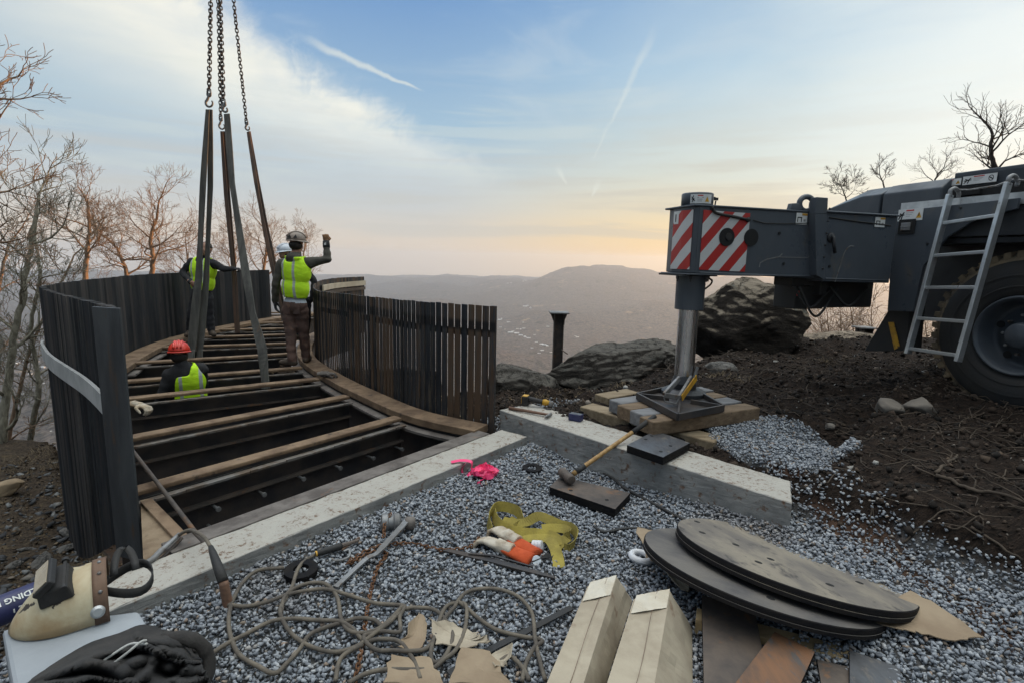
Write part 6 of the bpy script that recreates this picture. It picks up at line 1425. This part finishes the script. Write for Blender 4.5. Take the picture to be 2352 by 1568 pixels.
def chain_on():
    pts=[(1720,505),(1650,565),(1480,580),(1350,550),(1230,540),(1120,550),(1010,590),(940,630),(890,668),(950,645),(1040,600),(1140,600),(1085,690),(1050,800),(1030,900),(1012,1000),(1000,1110),(975,1250),(940,1420)]
    P=catmull([c5(x,y,.012) for x,y in pts],8); b=MB(); chain(b,P,.0036,UP,8,5); tag(b.build('rusty_chain','chain_r',smooth=True),'long rusty chain of the lever hoist winding over the gravel','chain')
chain_on()
def hoist():
    t=thing('lever_hoist','old chain lever hoist with long flat grey handle lying on the gravel','hoist',c5(1170,450,0))
    c=c5(1165,445,.05); ax=(c5(1285,440,.05)-c).normalized()
    b=MB(); b.lathe([(.028,-.055),(.048,-.05),(.050,-.02),(.040,-.012),(.040,.012),(.050,.02),(.050,.045),(.030,.055)],c,ax,24); b.build('drum','tool_grey',t,smooth=True,bevel=.002)
    b=MB(); e=c5(1285,445,.045); b.lathe([(.02,-.03),(.036,-.022),(.036,.022),(.02,.03)],e,ax,20); b.build('ratchet_head','rust_grey',t,smooth=True)
    b=MB(); q=[c5(1275,430,.06),c5(1230,490,.06),c5(1130,590,.05),c5(1075,645,.045),c5(1020,665,.04),c5(920,745,.03),c5(820,828,.02)]; b.ribbon(catmull(q,3),[.036]*4+[.034]*4+[.026]*10+[.030],UP.cross(q[0]-q[-1]),.012); b.build('lever','tool_grey',t,bevel=.003)
    b=MB(); chain(b,catmull([c+UP*.05,c+Vector((-.02,-.045,.02)),c5(1120,530,.03)],6),.0036,ax,8,5); b.build('hand_chain','chain_r',t,smooth=True)
hoist()
def clamp():
    t=thing('ground_clamp','black handled welding ground clamp with copper jaws beside the concrete curb','clamp',c5(800,600,0))
    b=MB(); a,e=c5(695,628,.03),c5(860,580,.035); b.tube([a,a.lerp(e,.1),a.lerp(e,.3),a.lerp(e,.9),e],[.010,.014,.018,.019,.014],10); b.build('handle','black',t,smooth=True)
    b=MB(); e2=c5(965,540,.03); b.tube([e,e2],[.013,.008],8); b.build('upper_jaw','rust_plate',t)
    b=MB(); b.tube([c5(860,590,.02),c5(970,528,.035)],.006,8); b.build('copper_strip','hood_brown',t)
    b=MB(); b.tube(catmull([c5(870,600,.02),c5(905,590,.02),c5(905,625,.015),c5(860,645,.012),c5(800,650,.012)],5),.007,8); b.build('hook','tool_grey',t,smooth=True)
    b=MB(); b.lathe([(.014,-.004),(.014,.004)],a+ (e-a)*.03,e-a,12); b.build('brass_collar','yellow',t)
clamp()
def ring(px,py,R1,R2,h,mt,label,torus=False,dz=.0):
    p=gp(px,py,dz); b=MB()
    if torus: b.lathe([((R1+R2)/2+(R1-R2)/2*math.cos(a),(R1-R2)/2*math.sin(a)+h/2) for a in [2*math.pi*i/14 for i in range(15)]],p,(.1,.05,1),40,cap=False)
    else: b.lathe([(R2,0),(R1,0),(R1,h),(R2,h),(R2,0)],p,(.03,-.04,1),40,cap=False)
    tag(b.build('steel_ring' if not torus else 'white_ring',mt,bevel=0 if torus else .002,smooth=torus),label,'ring')
ring(692,1322,.078,.036,.030,'edge_black','thick dark steel ring lying among the welding cables')
ring(1222,1082,.074,.036,.022,'edge_black','flat dark steel ring on the gravel between the pink ribbon and the rusty plate')
ring(1471,1290,.068,.032,.036,'white_pl','dirty white plastic ring beside the torn cardboard sheet',True)
def stinger():
    t=thing('electrode_holder','welding electrode holder draped over the concrete curb, with black grip and worn wooden handle','electrode holder',G(500,1330,.1))
    a,m_,e=G(484,1255,.235),G(513,1334,.175),G(527,1404,.035)
    b=MB(); b.tube([a,a.lerp(m_,.2),a.lerp(m_,.6),m_],[.011,.016,.021,.022],12); b.build('black_grip','black',t,smooth=True)
    b=MB(); b.tube([m_,m_.lerp(e,.1),m_.lerp(e,.8),e],[.018,.020,.021,.017],12); b.build('worn_handle','handle_old',t,smooth=True)
    b=MB(); q=catmull([G(410,1228,.17),G(436,1216,.22),G(466,1230,.25),a],6); b.tube(q,.0085,9); b.build('lead','rope',t,smooth=True)
    b=MB(); q=[G(412,1226,.17),G(372,1262,.15),G(340,1290,.14),G(266,1312,.14)]; b.tube(catmull(q,4),[.012]*4+[.015]*6+[.011]*3,9); b.build('jaw','tool_grey',t,smooth=True)
    b=MB(); q=[G(418,1234,.15),G(385,1268,.12),G(350,1300,.11)]; b.tube(catmull(q,4),.009,8); b.build('lever','rust_plate',t,smooth=True)
stinger()
def helmet():
    z=.425; P0,P1=G(22,1446,z),G(246,1380,z); ax=(P1-P0); L=ax.length; ax.normalize(); sd=UP.cross(ax); W=.118;Hh=.125
    t=thing('welding_helmet','old tan welding helmet with flip up lens, chipped paint, lying on the pale block','helmet',(P0+P1)/2)
    def S(u,th,k=1.0):
        f=max(.02,1-(1-min(1,u/.60))**2)**.5; a=math.pi*th
        return P0+ax*(u*L*1.02)+sd*(math.cos(a)*W*f*k)+UP*(math.sin(a)**.8*Hh*(.25+.75*f)*f*k*(1+.10*u))
    b=MB(); b.grid(lambda u,v:S(.004+u*.99,v),26,22); b.build('shell','hood_tan',t,smooth=True,solid=.005)
    b=MB(); b.grid(lambda u,v:S(.86+u*.155,v,1.035),4,22); b.build('brow_band','hood_brown',t,smooth=True,solid=.006)
    for v in(.2,.36,.5,.64,.8):
        p=S(.94,v,1.06); b=MB(); b.ellipsoid(p,(.006,.006,.006),8,6); b.build('rivet','tool_grey',t,smooth=True)
    p=S(.90,.93,1.03); n=(-sd*-1) ; b=MB(); d=(p-(P0+ax*(.9*L))).normalized(); b.lathe([(.019,-.006),(.019,.008),(.014,.014),(.012,.016)],p,d,18); b.build('pivot_knob','alu',t,smooth=False)
    # flip lens box
    c=S(.50,.60); n=((c-(P0+ax*(.5*L))).normalized()*.8+UP*.35-ax*.25).normalized(); w=ax.cross(n).normalized(); u=n.cross(w); B=Matrix((w,u,n)).transposed()
    b=MB(); b.box(c+n*.005,(.128,.085,.05),B,.86); fr=b.build('lens_frame','black',t,bevel=.006)
    c2=c+n*.038+u*-.012; n2=(n*.75-ax*.6).normalized(); w2=w; u2=n2.cross(w2); B2=Matrix((w2,u2,n2)).transposed()
    b=MB(); b.box(c2+n2*.004,(.118,.062,.022),B2); fl=b.build('flip_front','black',t,bevel=.005)
    b=MB(); b.box(c2+n2*.0165,(.102,.044,.003),B2); b.build('dusty_lens','lens',fl)
    b=MB(); 
    for s in(-1,1): b.lathe([(.010,-.006),(.010,.006)],c+n*.03+w*s*.066+u*.03,w,12)
    b.box(c+n*.03+u*.03,(.13,.008,.008),B); b.build('hinge','black',fr)
    # headgear strap loops
    h=P1+ax*.055+UP*.055; b=MB(); q=[h+ax*(math.cos(a)*.075)+sd*(math.sin(a)*.085)+UP*(.015*math.sin(a*2)) for a in [R(i*15) for i in range(25)]]; b.ribbon(q,.030,UP,.004); b.build('headgear','black',t,smooth=True)
    b=MB(); q=[h+ax*(math.cos(a)*.03)+sd*(math.sin(a)*.08)+UP*(.03+.05*math.sin(a)) for a in [R(i*15) for i in range(13)]]; b.ribbon(q,.022,ax,.004); b.build('crown_strap','black',t,smooth=True)
helmet()
def tube_():
    z=.40; a,e=G(-95,1440,z),G(128,1350,z); d=(e-a).normalized(); t=thing('electrode_tube','dark blue cylinder of welding electrodes lying behind the helmet at the left edge','tube',(a+e)/2-UP*.05)
    b=MB(); b.lathe([(.046,0),(.049,.003),(.049,(e-a).length-.003),(.046,(e-a).length)],a,d,36); o=b.build('tube','blue_box',t)
    for f in o.data.polygons: f.use_smooth=abs(f.normal.dot(d))<.5
    c=a.lerp(e,.80); view=(EYE-c).normalized(); n0=(view-d*view.dot(d)).normalized()
    def face(ang): n=Matrix.Rotation(ang,3,d)@n0; return n
    n=face(R(-22)); v=-(d.cross(n)); v=v if v.z<0 else -v; u=-d
    b=MB(); b.cur=0; text_mb(b,'WELDING ELECTRODE',.027,a.lerp(e,.93)+n*.0502-v*.010,u,v,.0012,True); b.build('lettering','white_p',t)
    n=face(R(0)); v=(d.cross(n)); v=v if v.z<0 else -v
    b=MB(); text_mb(b,'PREMIUM',.018,a.lerp(e,.97)+n*.0502-v*.008,u,v,.0012,True); b.build('lettering','tool_y',t)
    n=face(R(20)); v=(d.cross(n)); v=v if v.z<0 else -v
    b=MB(); p=a.lerp(e,.84)+n*.0505
    for q in((.0,.0,.05,.004),(.058,-.007,.028,.004),(.058,.007,.028,.004),(.046,.0,.004,.018),(.084,.0,.004,.012)): b.box(p+u*q[0]-v*q[1],(q[2],q[3],.0015),Matrix((u,v,n)).transposed())
    b.build('emblem','white_p',t)
tube_()
def jacket():
    t=thing('dark_jacket','crumpled dark jacket with white drawcord thrown over the pale block in the corner','jacket',G(260,1520,.42))
    TL=[(55,1575),(120,1530),(200,1482),(270,1458),(330,1437),(385,1452),(440,1470)]; BLp=[(60,1700),(140,1700),(220,1700),(300,1700),(370,1690),(440,1650),(490,1590)]
    top=catmull([Vector((x,y,0)) for x,y in TL],6); bot=catmull([Vector((x,y,0)) for x,y in BLp],6); m=len(top)-1
    def fn(u,v):
        i=u*m; k=min(int(i),m-1); f=i-k; a=top[k].lerp(top[k+1],f); c=bot[k].lerp(bot[k+1],f); q=a.lerp(c,v)
        z=.430+.055*sstep(0,.25,v)*sstep(0,.12,u)-.10*sstep(.80,1,u)*(1-.2*v)
        w=Vector((u*.9+v*.5,v*2.6-u*1.9,0)); w2=w+Vector((.35*fbm(w,1.2,2,1),.35*fbm(w,1.2,2,4),0)); rd=1-abs(fbm(w2,1.7,2,5)); rd2=1-abs(fbm(Vector((u*2.2-v,v*3.1+u*2.4,0)),1.3,2,8)); z+=(.115*(rd**3-.28)+.085*(rd2**3-.3)*sstep(.25,.7,u))*sstep(0,.2,v)*sstep(0,.15,u)+.003*fbm((u*30,v*20,0),1,3)
        return G(q.x,q.y,max(z,.428 if u<.75 else .2))
    b=MB(); b.grid(fn,110,60); b.build('cloth','jacket',t,smooth=True,solid=.012)
    b=MB(); q=catmull([G(372,1462,.45),G(415,1462,.47),G(455,1474,.45),G(478,1505,.40),G(478,1545,.36),G(455,1590,.34)],6); b.tube(q,[(.014+.006*fbm((i*.35,0,0),1,2)+(.006 if 3<i<len(q)-4 else 0)) for i in range(len(q))],10,flat=.62,up=(.3,-.5,.8)); b.build('hood_rim','jacket',t,smooth=True)
    b=MB(); q=catmull([G(338,1478,.56),G(300,1478,.555),G(262,1500,.545),G(232,1522,.53),G(236,1530,.53),G(252,1528,.535),G(290,1500,.56),G(322,1474,.57),G(336,1470,.565)],5); b.tube(q,.0035,7); b.build('drawcord','cord_w',t,smooth=True)
jacket()
def sledge():
    a=G(1301,1092,.118); d=(G(1323,1110,.118)-G(1281,1075,.118)).normalized(); t=thing('sledgehammer','sledgehammer with worn wooden handle, leaning from the rusty plate over the concrete block','sledgehammer',a-UP*.04)
    b=MB(); b.lathe([(.028,-.078),(.034,-.070),(.036,-.03),(.030,-.015),(.030,.015),(.036,.03),(.034,.070),(.028,.078)],a,d,16); b.build('head','rust_plate',t,smooth=True,bevel=.002)
    s=G(1316,1088,.13); best=None
    for k in range(200):
        e=A(1505,955,3.4+k*.008)
        if e.z>.2 and (best is None or abs((e-s).length-.84)<abs((best-s).length-.84)): best=e
    e=best; P=[s.lerp(e,f) for f in(0,.08,.22,.45,.68,.70,.85,.97,1)]
    b=MB(); b.tube(P[:6],[.019,.0175,.016,.0155,.016,.0165],10); b.build('handle','handle',t,smooth=True)
    b=MB(); b.tube(P[5:],[.0185,.0185,.020,.017],10); b.build('grip','black',t,smooth=True)
    b=MB(); b.tube([s.lerp(e,.03),s.lerp(e,.13)],[.021,.019],10); b.build('overstrike_collar','black',t,smooth=True)
sledge()
def blocktop(x,y,dz=0): return G(x,y,.262+dz)
def hammer():
    a,e=blocktop(1170,936,.016),blocktop(1262,952,.02); t=thing('claw_hammer','claw hammer with dark wooden handle on the left end of the concrete block','hammer',a)
    b=MB(); b.tube([a,a.lerp(e,.3),a.lerp(e,.8),e],[.015,.014,.012,.011],10); b.build('handle','handle_old',t,smooth=True)
    n=UP.cross(e-a).normalized(); b=MB(); b.tube([e-n*.05,e-n*.02,e,e+n*.03],[.016,.012,.013,.015],10); b.tube([e-n*.02,e-n*.055+UP*.005,e-n*.085-UP*.008],[.012,.010,.004],6); b.build('head','tool_grey',t,smooth=True)
hammer()
def grinder():
    p=blocktop(1207,930); t=thing('angle_grinder','yellow and black cordless angle grinder standing by the claw hammer on the concrete block','power tool',p)
    d=(blocktop(1278,938)-p).normalized(); n=UP.cross(d); B=Matrix((d,n,UP)).transposed()
    b=MB(); b.box(p+UP*.045,(.058,.070,.088),B); bt=b.build('battery','black',t,bevel=.006)
    b=MB(); b.box(p+UP*.052-d*.031,(.006,.056,.06),B); b.box(p+UP*.092,(.05,.06,.008),B); b.build('battery_trim','tool_y',bt,bevel=.002)
    b=MB(); q=[p+d*.03+UP*.062,p+d*.075+UP*.06,p+d*.13+UP*.052,p+d*.17+UP*.048]; b.tube(q,[.026,.024,.022,.026],12); b.build('motor_body','black',t,smooth=True)
    b=MB(); q=[p+d*.165+UP*.048,p+d*.19+UP*.048,p+d*.225+UP*.044]; b.tube(q,[.027,.030,.022],12); b.build('yellow_housing','tool_y',t,smooth=True)
    b=MB(); c=p+d*.235+UP*.036; b.lathe([(.022,-.03),(.026,-.01),(.024,.02),(.012,.026)],c,(.2,.1,1),16); b.build('gear_head','tool_grey',t,smooth=True)
    b=MB(); b.lathe([(.012,-.036),(.050,-.034),(.050,-.032),(.012,-.031)],c,(.2,.1,1),28); b.build('grinding_disc','rust_plate',t)
grinder()
def carton_small():
    c=blocktop(1319,966); d=(blocktop(1340,969)-blocktop(1298,961)).normalized(); n=UP.cross(d); B=Matrix((d,n,UP)).transposed(); t=thing('small_carton','small dark blue carton on the concrete block beside the claw hammer','box',c)
    b=MB(); b.box(c+UP*.028+n*.03,(.108,.065,.056),B); b.build('carton','blue_box',t,bevel=.002)
    b=MB(); b.box(c+UP*.057+n*.03,(.10,.05,.0015),B); b.build('pale_top','grey_plate',t)
carton_small()
def ribbon_pink():
    t=[];r=random.Random(4); b=MB()
    q=[G(1036,1060,.142),G(1060,1056,.150),G(1083,1060,.146),G(1083,1076,.09),gp(1088,1088,.012),gp(1076,1097,.01),G(1064,1090,.05),G(1062,1074,.10),G(1070,1062,.150)]
    c=gp(1112,1097,.02); P=[q[4],gp(1092,1093,.02)]
    for i in range(34):
        a=i*2.05+r.gauss(0,.5); rr=.062*math.sqrt(r.random())+.022; P.append(c+Vector((math.cos(a)*rr*1.15,math.sin(a)*rr*1.1,.004+.035*r.random())))
    P+= [gp(1100,1112,.01),gp(1108,1122,.01)]
    b.ribbon(catmull(q,5),.034,[Vector((.25,.9,.15))]*(8*5+1),.0012)
    path=catmull(P,5); b.ribbon(path,.034,[Vector((math.sin(i*.5),math.cos(i*.37),.6)) for i in range(len(path))],.0012)
    tag(b.build('flagging_ribbon','pink',smooth=False),'tangle of bright pink flagging ribbon at the end of the concrete curb','ribbon')
ribbon_pink()
def cw(x,y,dz=.01): return gp(1019.2+.15*x,1136.8+.15*y,dz)
def webbing():
    t=thing('webbing_strap','olive yellow webbing strap heaped in loops on the gravel','strap',cw(1300,700,0))
    def leg(pts,side,w=.052):
        P=catmull([cw(x,y,z) for x,y,z in pts],6); n=len(P)
        sv=[Vector(side[0]).lerp(Vector(side[1]),i/(n-1)) for i in range(n)]; b=MB(); b.ribbon(P,w,sv,.004); b.build('strap_length','yellow_web',t,smooth=False)
    leg([(720,640,.03),(680,520,.05),(760,400,.07),(860,370,.075),(1000,380,.07),(1130,420,.06),(1200,520,.035)],((.2,.2,1),(.1,.5,1)),.06)
    leg([(760,420,.06),(790,520,.05),(900,590,.035),(1060,640,.03),(1260,690,.035),(1480,690,.03),(1680,740,.03),(1850,860,.02)],((.3,.3,1),(.1,.9,.45)),.058)
    leg([(900,480,.03),(1050,530,.035),(1250,560,.05),(1440,490,.06),(1600,530,.055),(1780,600,.05),(1930,640,.05),(2020,720,.045),(2010,830,.035),(1920,900,.02),(1840,880,.015)],((.1,.9,.35),(.3,.1,1)),.055)
    leg([(1200,760,.02),(1400,740,.025),(1600,760,.03),(1780,800,.03),(1900,760,.04),(1870,680,.05),(1700,640,.045),(1500,640,.04)],((.1,.9,.2),(.2,.8,.6)),.055)
    leg([(1520,800,.035),(1620,840,.045),(1700,940,.035),(1750,1060,.015),(1760,1150,.005)],((.9,.4,.1),(.9,.3,.1)),.062)
    leg([(1000,430,.02),(1120,500,.02),(1180,520,.03),(1080,600,.025)],((.6,.7,.3),(.3,.8,.4)),.05)
webbing()
def work_gloves():
    for hp,cp,ce,lab,cu in (((985,940),(980,930),(1340,1080),'leather work glove with bright orange cuff, nearest the black pry bar',.30),((1085,800),(1090,790),(1400,1000),'leather work glove with orange cuff lying against the olive strap',.45)):
        w=cw(*hp,.03); t=thing('work_glove',lab,'glove',w-UP*.03,group='orange cuffed gloves'); e=cw(*ce,.02); d=(w-e).normalized()
        hand(t,w+d*.035,(d+Vector((-.05,.0,.0))).normalized(),-UP+Vector((.1,-.35,0)),cu,'leather',1,1.22,'glove_hand')
        b=MB(); n=5; P=[w+d*.03,w,w.lerp(e,.4),w.lerp(e,.8),e]; b.tube(P,[.036,.042,.048,.054,.058],14,flat=.50); b.build('cuff','orange_cl',t,smooth=True)
work_gloves()
def bits():
    a,m_,e=cw(0,900,.012),cw(700,1060,.014),cw(1700,1335,.012); b=MB(); P=[a,a.lerp(m_,.5),m_,m_.lerp(e,.5),e]; b.ribbon(P,[.024,.036,.040,.036,.016],UP.cross(e-a),.014); b.ribbon([a.lerp(m_,.55)+UP*.01,m_+UP*.014+Vector((.02,.02,0)),m_.lerp(e,.62)+UP*.004+Vector((.02,.03,0))],[.012,.014,.008],UP.cross(e-a),.010)
    tag(b.build('pry_bar','steel_black',bevel=.002),'flat black pry bar lying on the gravel below the gloves','pry bar')
    c=cw(1430,880,.012); b=MB(); ax=Vector((.8,-.3,.15)).normalized(); b.lathe([(.022,-.028),(.026,-.026),(.026,-.012),(.024,-.010),(.026,-.008),(.026,.006),(.024,.008),(.026,.010),(.026,.026),(.020,.028)],c+UP*.022,ax,20); tag(b.build('tape_roll','white_pl',smooth=False),'small whitish ribbed roll beside the orange glove cuffs','roll')
    t=thing('safety_glasses','black safety glasses lying open at the end of the orange cuffs','glasses',cw(1480,1080,0)); p=cw(1420,1090,.022); d=(cw(1620,1040,.02)-p).normalized()
    for k in(.0,.062):
        b=MB(); b.lathe([(.024,-.002),(.026,.0),(.024,.002)],p+d*k,(.1,-.8,.6),18); b.build('lens','chrome' if not k else 'black',t)
    b=MB(); b.tube(catmull([p+d*-.02,p+d*.03+UP*.008,p+d*.085],4),.0035,6); b.build('bridge','black',t)
    for k in(-.024,.088):
        b=MB(); b.tube(catmull([p+d*k,p+d*k+Vector((.03,.05,.004)),p+d*k+Vector((.05,-.005,-.008))],4),.003,6); b.build('temple','black',t)
    b=MB(); P=[gp(1030,1563,.02),gp(1120,1515,.03),gp(1200,1468,.02),gp(1312,1413,.03)]; b.ribbon(catmull(P,5),.030,UP.cross(P[3]-P[0]),.004); tag(b.build('black_strap','black'),'long flat black strap running under the pale cartons toward the bottom edge','strap')
    b=MB(); P=[gp(x,y,.014) for x,y in((1386,1094),(1408,1106),(1428,1124),(1452,1138),(1500,1164),(1540,1186),(1572,1203))]; b.tube(catmull(P,5),.010,8); tag(b.build('black_hose','black',smooth=True),'stiff black hose running from the concrete block to the round plates','hose')
    b=MB(); P=[gp(x,y,.014) for x,y in((1363,1217),(1376,1226),(1392,1230),(1430,1223),(1470,1222),(1510,1230))]; b.tube(catmull(P,5),.009,8); tag(b.build('black_hose','black',smooth=True),'short curved black hose end poking out left of the round plates','hose')
    for i,(x,y,lab,d,z) in enumerate(((318,930,'pale dirty work glove lying on a floor beam beside the left railing',Vector((1,-.25,-.1)),.155),(748,858,'crumpled grey work glove on the right side beam near the signalling worker',Vector((1,.1,0)),.17))):
        w=G(x,y,z+.012); t=thing('work_glove',lab,'glove',w-UP*.02); hand(t,w,d,-UP+Vector((0,-.2,0)),.55,'leather' if i==0 else 'rust_grey',1,1.15,'glove_hand')
        b=MB(); b.tube([w,w-d.normalized()*.09],[.040,.052],12,flat=.5); b.build('cuff','card' if i==0 else 'rust_grey',t,smooth=True)
    b=MB(); p=on(640,1178); b.box(G(638,1178,-.40),(.16,.09,.07),rz(.5)); tag(b.build('wood_offcut','lumber',bevel=.004),'short tan wood offcut on the ground below the shear studs','wood')
bits()
